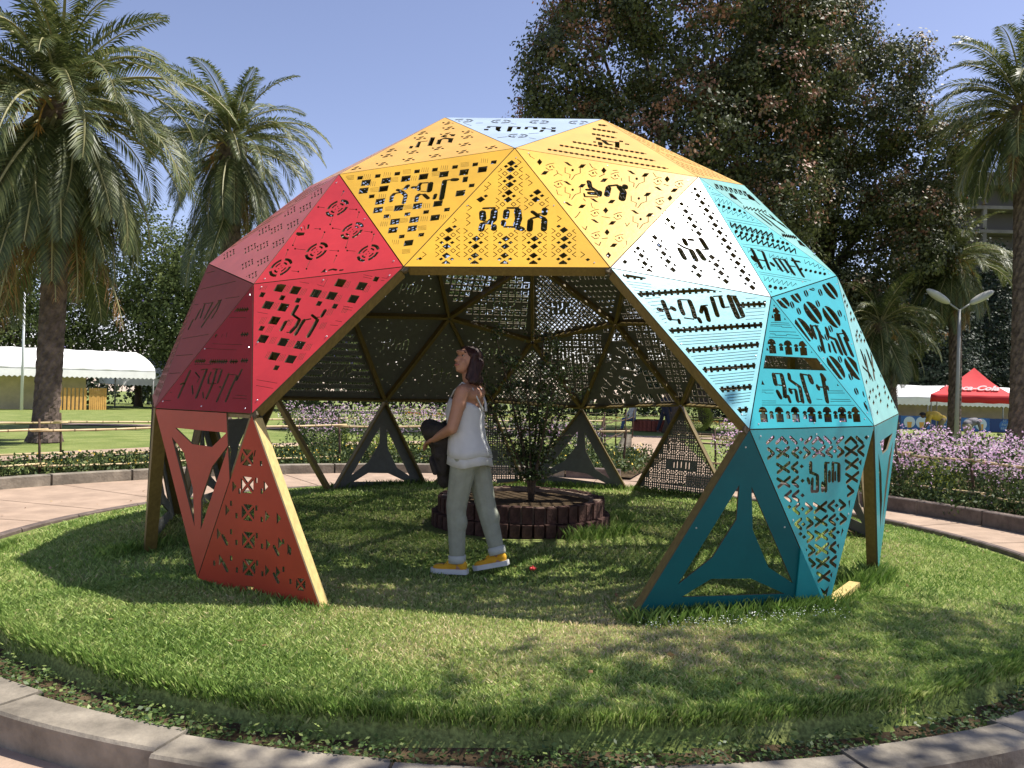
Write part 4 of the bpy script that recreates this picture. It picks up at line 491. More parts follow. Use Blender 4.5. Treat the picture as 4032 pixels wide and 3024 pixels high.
'arc':(['U0p','B10p','B10m'],[[0,994,47,991,47,972,47,951,55,936,70,930,87,934,103,948,113,949,115,952,116,964,98,974,101,966,114,1021,131,1057,76,1002,59,994,71,984,68,997,48],[0,912,170,909,171,889,170,869,178,853,194,846,212,850,229,864,238,866,240,869,241,881,223,892,226,883,239,939,256,977,199,921,182,912,195,902,192,916,171],[0,828,297,825,298,805,297,783,306,767,322,760,341,764,358,779,367,780,369,784,370,796,351,807,354,798,368,856,384,894,325,837,309,828,322,818,319,832,298],[0,740,429,737,430,716,430,694,439,678,456,670,475,675,492,689,502,691,504,694,505,707,485,718,488,709,502,768,518,808,457,749,441,740,455,729,452,744,430],[0,653,562,649,562,628,563,605,573,588,590,581,610,585,627,600,637,602,639,605,640,619,619,630,622,620,637,681,652,722,589,662,574,652,588,641,585,656,562],[0,567,691,563,692,541,692,519,703,501,721,493,741,497,759,513,768,514,770,518,771,532,750,543,753,533,768,595,783,637,718,576,703,566,718,555,715,571,692],[0,486,814,482,815,460,815,436,826,418,845,410,866,414,884,430,893,431,895,435,896,449,875,461,877,451,893,514,907,557,841,495,826,485,841,473,839,489,814],[0,953,129,952,129,941,129,931,133,923,141,919,150,921,159,929,164,929,165,931,165,937,156,942,158,938,164,967,173,986,144,957,135,953,142,948,140,955,129],[0,867,258,866,259,855,258,845,263,836,271,833,281,835,289,842,294,843,295,845,296,851,286,856,288,852,295,882,303,901,273,872,264,867,271,862,270,869,259],[0,777,395,776,395,765,395,754,400,745,408,741,418,744,427,751,432,752,433,754,433,760,423,766,425,761,432,792,440,812,409,782,401,777,408,772,406,779,395],[0,695,519,694,519,682,519,671,524,662,533,658,543,661,552,668,557,669,558,671,559,678,548,683,550,679,557,710,565,731,533,700,525,695,532,689,531,697,519],[0,606,654,604,654,593,654,581,660,572,669,568,679,570,688,578,693,579,694,581,695,588,684,594,686,589,693,621,701,642,668,611,660,606,668,600,666,608,654],[0,524,778,522,779,510,779,498,785,489,794,485,805,487,814,495,819,496,820,498,820,505,810,511,811,506,819,538,826,561,792,528,785,523,792,517,791,526,779],[0,422,31,418,31,397,30,375,38,358,53,351,71,355,88,370,97,371,99,375,100,388,82,398,86,389,98,448,116,488,60,430,42,421,55,410,52,425,32],[0,335,164,332,165,311,164,288,173,271,189,263,207,267,224,282,233,283,235,287,236,300,218,311,221,302,234,362,251,404,193,344,176,334,189,324,186,339,165],[0,249,290,246,291,224,291,201,300,183,316,175,335,179,352,194,361,195,363,199,364,213,345,224,348,214,362,276,378,319,319,258,302,248,316,237,313,253,291],[0,370,125,368,125,357,125,346,129,337,138,333,147,335,156,342,161,343,162,345,162,352,153,358,155,353,161,384,170,406,140,375,131,370,138,364,137,372,126],[0,285,251,283,252,272,251,260,256,251,265,247,274,249,283,257,288,258,289,259,290,267,280,272,282,267,289,299,297,322,267,290,258,285,265,279,263,287,252],[0,122,31,119,32,98,31,75,39,58,53,50,71,54,87,69,96,70,98,74,99,87,82,98,85,88,97,147,114,189,60,130,43,121,55,110,52,125,32],[0,533,21,223,488,273,581,644,29],[0,445,23,470,51,486,24],[0,186,407,212,435,230,406],[0,738,34,762,61,777,35],[0,308,668,334,696,352,666],[0,424,938,450,966,467,935],[0,140,25,166,53,184,26],[0,69,138,95,166,114,138],[0,22,25,49,54,68,26],[40,637,121,692,144],[10,618,127,583,180],[40,595,185,669,218,736,234],[10,700,149,668,203],[37,746,172,770,199],[30,724,262,751,280],[10,754,223,729,263],[34,548,243,580,254],[27,584,257,583,339],[37,587,347,681,383],[34,663,268,673,279],[9,652,274,624,315],[31,637,317,705,342],[9,712,343,684,384],[41,480,349,564,392,642,441],[12,465,354,426,426],[48,444,420,470,439],[41,358,528,449,560,539,591],[11,482,489,423,588],[36,476,495,486,505],[41,358,522,370,548],[29,422,582,433,586],[3,816,46,754,136],[3,831,48,813,74,821,75,777,139],[3,896,59,824,168],[3,912,61,839,170],[4,449,591,344,746],[4,467,593,346,770],[4,503,620,376,813],[4,521,621,386,821],[4,585,498,555,548],[4,927,64,399,855],[4,226,25,108,192],[4,254,32,187,126,195,127,135,211],[4,307,30,138,266],[4,323,40,294,81,304,82,235,178,227,177,154,291],[4,359,33,167,309],[4,244,25,115,208]]),
'cof':(['U0p','E30m','B10m'],[[0,935,-174,902,-172,872,-157,849,-133,836,-103,836,-71,848,-43,871,-21,901,-11],[0,963,-171,993,-161,1017,-140,1030,-111,1030,-78,1017,-47,993,-23,962,-9,928,-7],[0,437,-300,400,-297,367,-280,342,-253,329,-220,330,-184,345,-152,372,-129,406,-118],[0,467,-297,502,-286,530,-263,546,-231,547,-194,534,-160,508,-132,474,-116,437,-114],[0,673,-383,638,-379,606,-361,583,-333,570,-298,571,-262,585,-230,610,-207,642,-196],[0,702,-380,735,-370,761,-347,775,-314,776,-277,763,-242,739,-213,706,-196,671,-193],[0,152,-391,120,-387,92,-369,72,-341,63,-306,66,-270,81,-238,105,-216,136,-205],[0,179,-389,211,-379,236,-357,252,-325,255,-288,246,-253,225,-224,196,-206,163,-202],[0,250,-726,220,-720,193,-701,173,-671,164,-635,167,-599,181,-568,205,-546,234,-537],[0,276,-725,306,-717,331,-695,346,-663,349,-626,339,-590,319,-560,291,-540,260,-535],[0,493,-788,461,-782,432,-762,412,-732,402,-697,406,-660,421,-629,446,-607,478,-598],[0,520,-787,552,-779,578,-758,594,-726,598,-689,589,-652,568,-622,538,-602,505,-597],[0,132,-114,105,-114,79,-106,56,-91,40,-70,34,-48,38,-28,52,-12,73,-2],[0,152,-110,174,-101,189,-84,193,-63,186,-41,170,-21,147,-5,120,3,94,2],[0,343,-105,320,-104,298,-96,280,-81,270,-63,269,-42,276,-24,291,-10,312,-2],[0,362,-102,383,-95,398,-81,406,-62,405,-41,394,-22,377,-7,354,1,331,1],[0,349,-1029,333,-1026,318,-1015,308,-998,303,-979,304,-960,312,-943,325,-932,341,-928],[0,363,-1029,379,-1026,392,-1015,400,-998,402,-979,397,-959,386,-943,371,-932,355,-928],[0,687,-54,676,-56,660,-55,643,-51,626,-45,612,-38,604,-30,602,-24,607,-19],[0,694,-51,699,-47,697,-40,688,-33,675,-25,658,-19,640,-15,625,-14,614,-16],[0,198,-129,189,-127,182,-121,180,-112,183,-102,189,-91,199,-82,211,-76,222,-74],[0,207,-129,219,-126,230,-120,240,-111,247,-101,250,-90,247,-81,241,-75,231,-74],[0,234,-188,224,-186,218,-180,215,-171,218,-161,225,-150,234,-141,246,-135,258,-133],[0,243,-188,254,-186,266,-180,276,-171,283,-160,285,-150,283,-141,277,-135,267,-133],[0,505,-83,495,-81,488,-75,486,-66,489,-55,496,-44,506,-34,519,-28,531,-25],[0,515,-83,527,-80,540,-74,551,-64,558,-53,561,-42,559,-33,552,-27,541,-25],[0,730,-113,719,-111,712,-105,710,-96,713,-85,721,-73,732,-64,745,-57,758,-54],[0,740,-113,753,-111,767,-104,778,-94,786,-83,789,-72,787,-62,780,-56,768,-54],[0,579,-187,568,-185,562,-179,559,-169,562,-159,569,-148,580,-138,593,-132,606,-130],[0,589,-187,601,-184,614,-178,625,-169,633,-158,635,-147,633,-138,626,-131,616,-129],[0,817,-317,806,-314,799,-308,797,-299,800,-288,808,-277,819,-267,833,-261,846,-259],[0,828,-317,841,-315,854,-309,866,-299,874,-288,877,-277,875,-267,868,-261,856,-259],[0,524,-394,513,-392,507,-386,504,-377,507,-366,514,-356,525,-347,537,-341,550,-339],[0,533,-395,546,-393,558,-387,569,-378,576,-367,579,-356,577,-347,570,-341,560,-339],[0,188,-490,179,-487,172,-481,170,-473,173,-463,179,-453,189,-444,200,-439,212,-437],[0,197,-490,208,-488,220,-483,230,-474,236,-464,239,-454,236,-445,230,-439,220,-437],[0,371,-620,362,-617,355,-611,353,-602,355,-592,362,-582,372,-574,384,-568,396,-567],[0,381,-620,392,-619,404,-613,415,-605,422,-595,424,-585,422,-576,416,-570,406,-567],[0,364,-762,354,-759,347,-753,345,-744,348,-734,355,-724,365,-716,377,-711,388,-709],[0,373,-762,385,-761,397,-756,407,-748,414,-738,416,-728,414,-719,407,-713,398,-710],[0,310,-867,300,-864,294,-858,292,-849,294,-839,301,-830,311,-822,323,-817,334,-816],[0,319,-868,331,-866,342,-862,352,-854,359,-844,362,-834,360,-825,353,-819,343,-816],[0,403,-914,393,-911,386,-905,384,-896,387,-886,394,-877,404,-869,416,-864,427,-863],[0,412,-915,424,-914,436,-909,446,-901,453,-891,455,-881,453,-873,447,-866,437,-863],[0,390,-437,380,-435,373,-429,371,-420,374,-409,381,-399,391,-390,403,-385,415,-383],[0,399,-437,411,-436,423,-430,434,-421,441,-411,443,-400,441,-391,434,-385,424,-383],[0,889,-309,898,-326,868,-375,854,-355],[41,350,-350,239,-491],[45,286,-299,244,-376],[11,295,-293,389,-311],[44,353,-315,342,-355],[43,481,-355,442,-403],[27,434,-409,511,-453],[50,510,-460,469,-556],[29,369,-465,324,-510],[36,431,-464,397,-530],[49,593,-434,525,-573],[11,617,-425,696,-438],[55,709,-429,696,-482],[52,660,-484,612,-602],[28,347,-384,352,-406]]),
'paleR':(['E30m','B10m','B24p'],[[84,634,238,708,272],[58,590,347,815,304],[91,447,502,525,537],[47,332,664,694,509],[25,838,130,778,288],[37,560,535,541,612],[57,758,342,770,395],[0,97,114,114,128,202,59,191,37],[0,171,100,188,115,274,46,263,25],[0,176,149,193,164,280,94,269,73],[0,195,228,212,242,299,171,287,150],[0,307,175,324,189,408,119,396,98],[0,192,312,209,326,297,253,286,231],[0,332,302,349,317,433,245,422,223],[0,185,497,203,512,292,435,281,413],[0,503,198,520,212,600,143,589,123],[0,366,385,383,399,467,326,456,304],[0,250,543,267,558,356,480,344,458],[0,438,217,455,231,536,162,525,141],[0,333,364,350,378,435,305,424,283],[0,1110,111,1125,124,1192,61,1181,42],[0,889,344,906,358,978,289,967,268],[0,1079,229,1095,243,1163,177,1152,157],[0,692,596,709,610,788,534,776,512],[0,775,581,792,596,869,521,857,499],[0,852,562,868,576,943,502,932,481],[0,473,928,491,942,577,858,565,835],[0,558,890,576,904,660,821,648,798],[0,542,993,560,1008,645,922,633,899],[0,727,835,744,850,824,769,812,747],[0,493,1124,511,1139,598,1050,586,1026],[0,493,1221,511,1236,599,1144,587,1120],[0,1136,283,1151,296,1219,230,1208,210],[0,939,152,954,166,1025,101,1014,81],[0,358,917,376,932,465,847,452,823],[0,996,206,1011,219,1081,153,1070,134],[0,916,400,932,414,1005,344,993,323]]),
'dnX':(['B10p','B10m','C20p'],[[22,242,-126,352,-177],[23,248,-178,357,-120],[22,587,-131,706,-184],[24,594,-186,711,-125],[23,925,-136,1052,-191],[25,932,-192,1058,-130],[21,245,-220,356,-273],[23,252,-273,361,-216],[23,927,-225,1054,-281],[25,934,-281,1060,-220],[21,247,-311,358,-364],[23,254,-364,363,-308],[23,929,-314,1056,-371],[25,936,-370,1062,-310],[22,595,-489,713,-546],[24,602,-544,719,-488],[22,601,-578,719,-636],[24,608,-632,725,-578],[22,603,-668,721,-727],[24,610,-722,727,-669],[22,605,-757,723,-818],[24,611,-812,729,-759],[22,611,-846,729,-907],[24,617,-901,735,-849],[22,617,-935,736,-997],[24,624,-989,741,-939],[23,446,-126,392,-155,445,-185],[24,785,-130,727,-161,784,-192],[25,1126,-132,1064,-163,1124,-196],[23,438,-219,384,-248,437,-279],[23,442,-310,388,-339,440,-370],[23,371,-397,318,-425,369,-456],[23,444,-399,390,-427,442,-458],[23,448,-482,394,-510,446,-542],[24,797,-486,739,-515,796,-548],[23,465,-578,411,-605,464,-638],[24,806,-577,748,-605,804,-639],[24,803,-664,745,-692,802,-726],[25,805,-758,747,-785,804,-820],[25,809,-850,751,-876,808,-912],[22,166,-122,216,-154,165,-180],[23,506,-127,560,-161,505,-188],[24,849,-132,907,-167,848,-195],[23,518,-484,572,-519,516,-544],[24,857,-484,915,-520,856,-546],[23,526,-579,579,-614,524,-639],[24,864,-575,921,-611,862,-637],[23,528,-665,581,-701,526,-725],[23,538,-754,592,-790,536,-814],[23,540,-839,594,-876,538,-899],[24,947,-396,1005,-433,945,-459],[0,470,-141,491,-156,469,-169,447,-154],[0,817,-143,840,-159,816,-173,793,-158],[0,479,-230,501,-245,479,-258,457,-243],[0,485,-321,507,-337,485,-350,463,-335],[0,483,-414,505,-430,483,-443,461,-427],[0,481,-500,503,-516,481,-529,459,-513],[0,825,-502,848,-518,824,-531,801,-515],[0,489,-598,511,-614,488,-627,467,-611],[0,829,-591,852,-608,828,-621,805,-604],[0,493,-679,515,-695,492,-708,471,-692],[0,835,-678,858,-694,834,-707,811,-690],[0,815,-59,838,-75,814,-89,791,-74],[0,1157,-60,1182,-76,1157,-91,1132,-75],[0,483,-59,505,-74,483,-87,461,-72],[0,355,-479,376,-494,355,-507,334,-491],[0,458,-657,479,-673,457,-685,435,-669],[23,157,-86,215,-52],[24,517,-96,578,-61],[25,839,-105,905,-68],[23,375,-56,433,-94],[24,713,-64,775,-103],[25,1049,-72,1115,-112],[23,244,-89,295,-57,344,-91],[24,590,-98,644,-65,697,-101],[25,930,-107,988,-73,1045,-110],[0,1066,-240,1101,-220,1095,-266],[0,948,-495,971,-487,958,-546],[0,878,-666,893,-685,862,-726],[0,815,-775,843,-767,843,-802],[0,743,-962,771,-942,763,-982],[0,643,-1030,688,-1058,735,-1030,693,-1119],[0,507,-766,523,-777,510,-789],[34,568,-229,567,-282],[20,573,-288,628,-306],[34,634,-316,632,-404],[28,538,-328,551,-351],[29,582,-333,576,-405],[19,580,-409,631,-412],[32,684,-365,683,-407],[35,719,-239,715,-409],[12,719,-230,755,-232],[32,756,-295,754,-348],[30,793,-238,790,-350],[36,855,-252,852,-349],[12,804,-233,847,-238],[19,817,-298,816,-347]]),
'red':(['U1p','E31m','B11m'],[[0,216,-21,295,-43,278,-107,199,-86],[0,357,-59,435,-80,417,-143,340,-122],[0,541,-108,616,-129,598,-191,523,-171],[0,679,-144,752,-164,734,-225,660,-206],[0,715,-38,789,-59,770,-121,697,-101],[0,896,-88,967,-108,948,-169,877,-150],[0,861,-192,932,-211,913,-271,842,-252],[0,165,-166,244,-187,227,-249,149,-229],[0,306,-201,383,-221,366,-283,289,-264],[0,271,-309,347,-328,331,-389,254,-371],[0,228,-458,304,-476,288,-536,212,-518],[0,407,-500,481,-517,464,-576,390,-559],[0,548,-536,620,-553,603,-611,531,-595],[0,372,-610,446,-627,429,-685,356,-669],[0,515,-645,587,-661,570,-718,498,-703],[0,97,-83,140,-94,131,-134,88,-123],[0,282,-131,324,-142,314,-181,272,-170],[0,424,-169,465,-180,455,-218,415,-208],[0,609,-217,649,-227,638,-264,599,-254],[0,745,-254,783,-264,773,-301,734,-291],[0,1007,-57,1045,-67,1034,-105,996,-95],[0,199,-383,240,-393,231,-430,190,-421],[0,436,-720,475,-728,466,-763,427,-755],[33,450,-247,435,-307],[18,445,-319,506,-360],[32,506,-371,495,-419,470,-458],[31,398,-374,385,-433],[7,398,-364,429,-365],[7,436,-459,465,-464],[32,515,-480,531,-415,545,-375],[11,544,-371,596,-365],[19,596,-334,645,-370],[33,653,-385,637,-453,622,-506],[30,691,-308,678,-349],[7,641,-357,674,-356],[3,296,-51,286,-107],[3,309,-52,300,-108],[3,323,-54,313,-110],[3,336,-55,326,-111],[3,618,-140,607,-194],[3,631,-142,620,-196],[3,644,-143,633,-197],[3,656,-144,645,-198],[3,445,-94,435,-149],[3,458,-96,448,-151],[3,471,-97,461,-152],[3,484,-99,474,-154],[3,245,-194,236,-249],[3,258,-195,249,-250],[3,272,-197,262,-252],[3,285,-198,275,-253],[3,417,-349,407,-402],[3,430,-351,420,-403],[3,443,-352,433,-405],[3,455,-353,445,-406],[3,788,-72,776,-126],[3,800,-74,789,-128],[3,813,-75,801,-129],[3,825,-77,814,-131],[3,340,-607,331,-658],[3,353,-608,343,-659],[3,365,-609,356,-660],[3,378,-610,368,-661],[3,956,-129,944,-182],[3,968,-130,956,-183],[3,980,-132,968,-185],[3,992,-133,980,-186],[3,333,-489,324,-541],[3,346,-491,337,-542],[3,359,-492,349,-543],[3,372,-493,362,-545],[3,491,-531,481,-582],[3,503,-532,493,-583],[3,516,-533,506,-584],[3,528,-534,518,-585],[3,453,-640,443,-690],[3,466,-641,456,-691],[3,478,-642,468,-692],[3,491,-643,481,-693],[3,637,-570,627,-620],[3,650,-571,639,-621],[3,662,-572,651,-622],[3,674,-573,663,-623],[3,187,-312,178,-366],[3,200,-314,191,-368],[3,213,-315,204,-369],[3,227,-316,217,-370],[3,272,-392,262,-445],[3,285,-394,275,-446],[3,298,-395,288,-448],[3,311,-396,301,-449],[3,699,-405,688,-456],[3,711,-406,700,-457],[3,723,-407,712,-458],[3,735,-408,724,-460],[3,719,-295,708,-347],[3,731,-296,720,-348],[3,743,-297,732,-350],[3,756,-299,745,-351],[3,835,-286,824,-338],[3,847,-287,836,-339],[3,860,-288,848,-340],[3,872,-290,860,-342],[3,753,-184,742,-238],[3,765,-186,754,-239],[3,778,-187,767,-240],[3,790,-189,779,-242],[3,91,-3,82,-60],[3,105,-5,96,-62],[3,119,-7,110,-64],[3,133,-8,123,-65],[3,607,-642,597,-691],[3,619,-643,609,-692],[3,632,-644,621,-693],[3,644,-644,633,-694],[3,368,-20,484,-53],[3,560,-73,615,-94,634,0],[3,129,-261,223,-286],[3,799,-399,856,-415],[3,769,-431,838,-444],[3,899,-26,986,-55],[3,912,-49,984,-73],[3,825,-283,903,-306],[3,828,-305,902,-326],[3,1063,-75,1131,-91],[3,1062,-97,1117,-111],[3,326,-825,499,-862],[3,335,-868,479,-900]]),
'dkL':(['U1p','B11m','B11p'],[[30,391,-676,464,-727,554,-787],[15,448,-776,460,-728],[11,437,-610,516,-558,543,-581],[15,543,-638,624,-621],[31,497,-485,575,-528,675,-581],[8,455,-547,482,-489],[22,549,-435,585,-458,627,-455],[7,642,-444,681,-373],[26,603,-318,680,-353],[29,565,-374,669,-413,750,-467],[6,523,-421,583,-324],[13,676,-511,729,-502],[26,682,-245,773,-305,840,-352],[9,731,-336,747,-316],[23,726,-108,780,-153],[26,749,-159,820,-213,894,-259],[5,678,-242,734,-164],[15,325,-624,399,-505],[0,309,-616,317,-603,356,-608,348,-622],[0,324,-592,332,-579,371,-584,363,-597],[0,339,-568,347,-555,386,-561,378,-574],[0,354,-544,362,-531,400,-537,392,-550],[0,369,-521,377,-508,415,-513,407,-526],[15,437,-452,555,-262],[0,422,-443,430,-431,467,-436,459,-449],[0,437,-419,445,-406,482,-412,474,-425],[0,452,-395,460,-382,497,-388,489,-401],[0,467,-371,475,-358,512,-364,504,-377],[0,482,-347,490,-335,526,-341,519,-353],[0,497,-323,504,-311,541,-317,533,-329],[0,511,-300,519,-288,555,-294,548,-306],[0,526,-276,534,-264,570,-271,562,-283],[15,574,-232,623,-153],[0,560,-222,568,-210,604,-216,596,-228],[0,577,-195,584,-183,620,-190,613,-202],[0,593,-169,601,-157,636,-164,629,-175],[15,639,-115,680,-48],[0,624,-106,632,-95,667,-101,659,-113],[0,638,-84,646,-72,680,-79,673,-90],[0,652,-61,660,-50,694,-57,687,-68],[16,96,-231,211,-53],[0,81,-221,89,-208,128,-215,120,-227],[0,98,-195,106,-183,145,-189,137,-202],[0,114,-169,123,-157,161,-164,153,-176],[0,131,-144,139,-131,178,-138,170,-150],[0,147,-118,156,-106,194,-113,186,-125],[0,164,-93,172,-81,210,-88,202,-100],[0,180,-68,188,-56,226,-63,218,-75],[16,189,-457,232,-388],[0,172,-449,181,-436,220,-442,211,-455],[0,187,-426,195,-413,234,-419,226,-432],[0,202,-402,210,-390,249,-396,240,-409],[15,400,-122,446,-48],[0,385,-112,393,-100,430,-107,422,-119],[0,401,-87,409,-75,445,-82,438,-94],[0,416,-63,424,-51,461,-58,453,-70],[5,267,-325,287,-334],[5,282,-274,321,-282],[3,903,-163,979,-46],[3,911,-191,1002,-46],[3,450,-1012,539,-873],[3,390,-997,465,-870],[3,354,-627,480,-424],[3,135,-280,274,-76],[3,282,-436,501,-109],[3,273,-519,511,-167]]),
'dkU':(['E31p','U1p','B11p'],[[34,512,-459,544,-524],[35,527,-360,556,-433],[28,546,-306,640,-406],[7,502,-305,677,-263],[34,687,-268,731,-390],[35,803,-240,793,-342,790,-452],[29,826,-217,875,-293,878,-357],[8,768,-229,824,-213],[6,190,-225,864,-37],[5,888,-187,1135,-127],[7,68,-88,269,-31],[5,496,-634,1026,-475],[5,597,-764,977,-660],[5,213,-370,399,-331],[5,708,-896,976,-818]]),
'redc':(['E21p','U1p','E31m'],[[-1,375,237,96],[-1,595,529,91],[-1,823,344,92],[-1,793,804,86],[-1,1012,132,94],[5,376,46,379,112],[0,376,56,385,57,386,48,377,36,367,34,367,44],[5,377,354,377,424],[0,376,433,385,435,386,426,378,415,368,414,368,423],[5,191,175,241,187],[0,190,185,200,186,200,177,191,166,181,164,181,174],[4,482,265,549,286],[0,548,296,557,297,558,288,550,277,541,276,540,285],[4,585,336,591,415],[0,585,345,594,347,594,338,586,327,577,326,576,335],[4,590,640,593,709],[0,592,718,601,719,602,710,594,700,585,699,584,708],[4,403,468,465,491],[0,403,477,412,478,412,469,404,459,395,457,394,466],[4,687,552,762,581],[0,761,590,770,591,771,583,763,573,754,572,754,580],[4,820,132,821,236],[0,819,142,828,143,829,134,821,123,812,122,811,131],[4,803,456,801,536],[0,800,544,808,545,809,537,802,527,793,526,792,534],[4,631,288,700,310],[0,630,297,639,299,640,290,632,279,623,278,622,287],[4,919,351,998,373],[0,997,382,1005,383,1006,375,999,365,990,363,989,372],[4,789,612,788,686],[0,788,621,797,622,798,613,790,603,781,602,781,611],[4,613,743,684,767],[0,613,751,621,752,622,744,614,734,605,733,605,742],[4,837,73,901,97],[0,836,82,845,84,846,74,838,63,830,62,829,71],[4,1032,254,1031,319],[0,1030,328,1038,329,1040,321,1032,310,1024,309,1023,318],[4,847,550,913,570],[0,846,559,855,560,856,552,848,542,840,541,839,549],[5,603,170,603,224],[0,602,233,611,235,612,225,604,215,595,213,594,222],[4,696,54,789,86],[0,788,96,797,97,797,88,789,77,781,76,780,85],[0,670,17,654,24,652,110,680,116,692,70],[0,567,75,565,95,612,117,614,96],[6,591,19,636,66],[5,579,43,624,90],[0,1020,522,979,532,978,543,1007,555],[17,987,579,974,604,977,639],[15,976,671,971,693]]),
'pink':(['E21p','E31p','U1p'],[[0,1240,9,1209,25,1211,66],[0,1204,134,1176,142,1201,88],[0,1201,21,1170,37,1173,79],[0,1166,146,1138,153,1162,100],[0,1180,80,1172,73,1154,103,1162,109],[0,1162,34,1131,50,1134,90],[0,1127,158,1099,165,1124,112],[0,1123,46,1092,62,1095,102],[0,1089,169,1062,176,1086,124],[0,1103,103,1095,97,1077,127,1085,133],[0,953,200,924,215,927,254],[0,923,318,896,324,918,274],[0,916,211,887,226,891,265],[0,886,328,860,335,882,285],[0,898,266,890,260,873,288,881,294],[0,879,222,850,237,854,276],[0,850,339,823,346,845,296],[0,842,233,814,248,818,287],[0,814,350,788,357,809,307],[0,825,288,817,282,801,310,809,315],[0,846,15,816,30,821,71],[0,817,137,790,145,812,92],[0,808,27,779,42,784,83],[0,780,149,753,156,775,104],[0,791,84,783,78,766,107,775,113],[0,771,39,742,54,747,95],[0,744,160,717,168,738,116],[0,734,51,706,66,710,106],[0,707,172,681,179,702,127],[0,718,107,710,101,693,130,702,136],[0,577,-11,549,5,555,45],[0,553,111,526,118,546,66],[0,541,1,513,17,519,57],[0,517,123,491,130,511,78],[0,526,58,518,52,503,81,511,87],[0,505,13,477,29,483,69],[0,482,134,456,141,475,90],[0,469,25,442,40,448,80],[0,447,145,421,153,440,101],[0,455,81,447,75,432,104,440,110],[0,385,133,358,148,364,187],[0,364,250,339,257,357,207],[0,350,144,324,159,330,198],[0,330,261,305,267,323,218],[0,337,199,329,193,315,220,323,226],[0,316,156,289,170,296,209],[0,296,271,271,278,288,229],[0,281,167,255,181,262,220],[0,262,282,237,289,255,239],[0,269,221,261,215,247,242,255,248],[0,680,167,651,182,656,221],[0,654,284,628,291,648,241],[0,644,178,616,193,621,232],[0,618,295,593,302,613,252],[0,628,233,620,227,604,255,613,261],[0,608,189,580,204,585,243],[0,583,306,558,313,577,263],[0,572,201,545,215,550,254],[0,548,316,523,323,542,274],[0,557,255,549,249,534,276,542,282],[0,481,304,454,318,460,355],[0,459,416,434,422,452,374],[0,447,314,420,328,426,365],[0,425,426,400,433,418,385],[0,433,366,425,361,411,387,419,393],[0,413,325,386,339,392,376],[0,391,436,367,443,385,395],[0,378,335,352,349,358,386],[0,358,446,333,453,351,405],[0,365,387,357,381,343,408,351,413],[0,791,326,763,341,767,378],[0,764,440,738,446,759,398],[0,755,337,727,351,732,389],[0,729,450,703,457,724,408],[0,739,390,731,384,715,411,723,417],[0,720,348,692,362,697,399],[0,694,460,668,467,688,419],[0,684,358,657,372,662,410],[0,659,470,633,477,653,429],[0,669,411,661,405,645,431,653,437],[0,907,488,879,501,883,538],[0,879,597,853,603,875,556],[0,872,498,844,511,848,547],[0,844,607,818,613,839,566],[0,855,549,847,543,831,569,839,574],[0,836,508,809,521,813,557],[0,809,616,784,622,804,576],[0,801,518,774,531,778,567],[0,774,626,749,632,770,586],[0,785,568,777,562,762,588,769,594],[0,715,627,688,640,692,675],[0,690,732,665,737,684,693],[0,680,636,654,649,658,684],[0,656,741,631,746,651,702],[0,665,685,658,679,643,704,651,710],[0,646,646,620,658,625,693],[0,623,750,598,755,617,711],[0,613,655,586,668,591,702],[0,589,759,565,764,584,720],[0,598,703,590,698,576,722,584,728],[0,799,767,772,779,776,813],[0,773,868,748,874,768,830],[0,765,776,738,788,742,822],[0,739,877,715,882,734,839],[0,749,823,742,817,727,841,734,847],[0,731,785,704,797,709,830],[0,706,885,682,891,701,848],[0,697,793,671,805,676,839],[0,673,894,649,899,668,856],[0,682,840,675,835,660,858,668,864],[0,593,478,566,491,571,527],[0,569,586,544,592,563,546],[0,558,488,532,501,537,537],[0,535,596,511,602,529,556],[0,544,538,536,533,522,558,530,564],[0,524,498,498,511,503,547],[0,502,605,477,611,496,565],[0,491,508,464,521,470,556],[0,469,615,444,620,462,575],[0,477,558,469,552,455,577,463,583],[0,295,-6,268,10,274,50],[0,274,115,249,122,267,70],[0,260,6,233,22,240,61],[0,240,126,215,133,233,82],[0,247,62,239,56,225,85,233,91],[0,225,18,198,33,205,73],[0,206,137,181,144,198,93],[0,191,30,164,45,171,84],[0,172,148,147,156,164,105],[0,178,85,170,79,156,108,165,114]]),
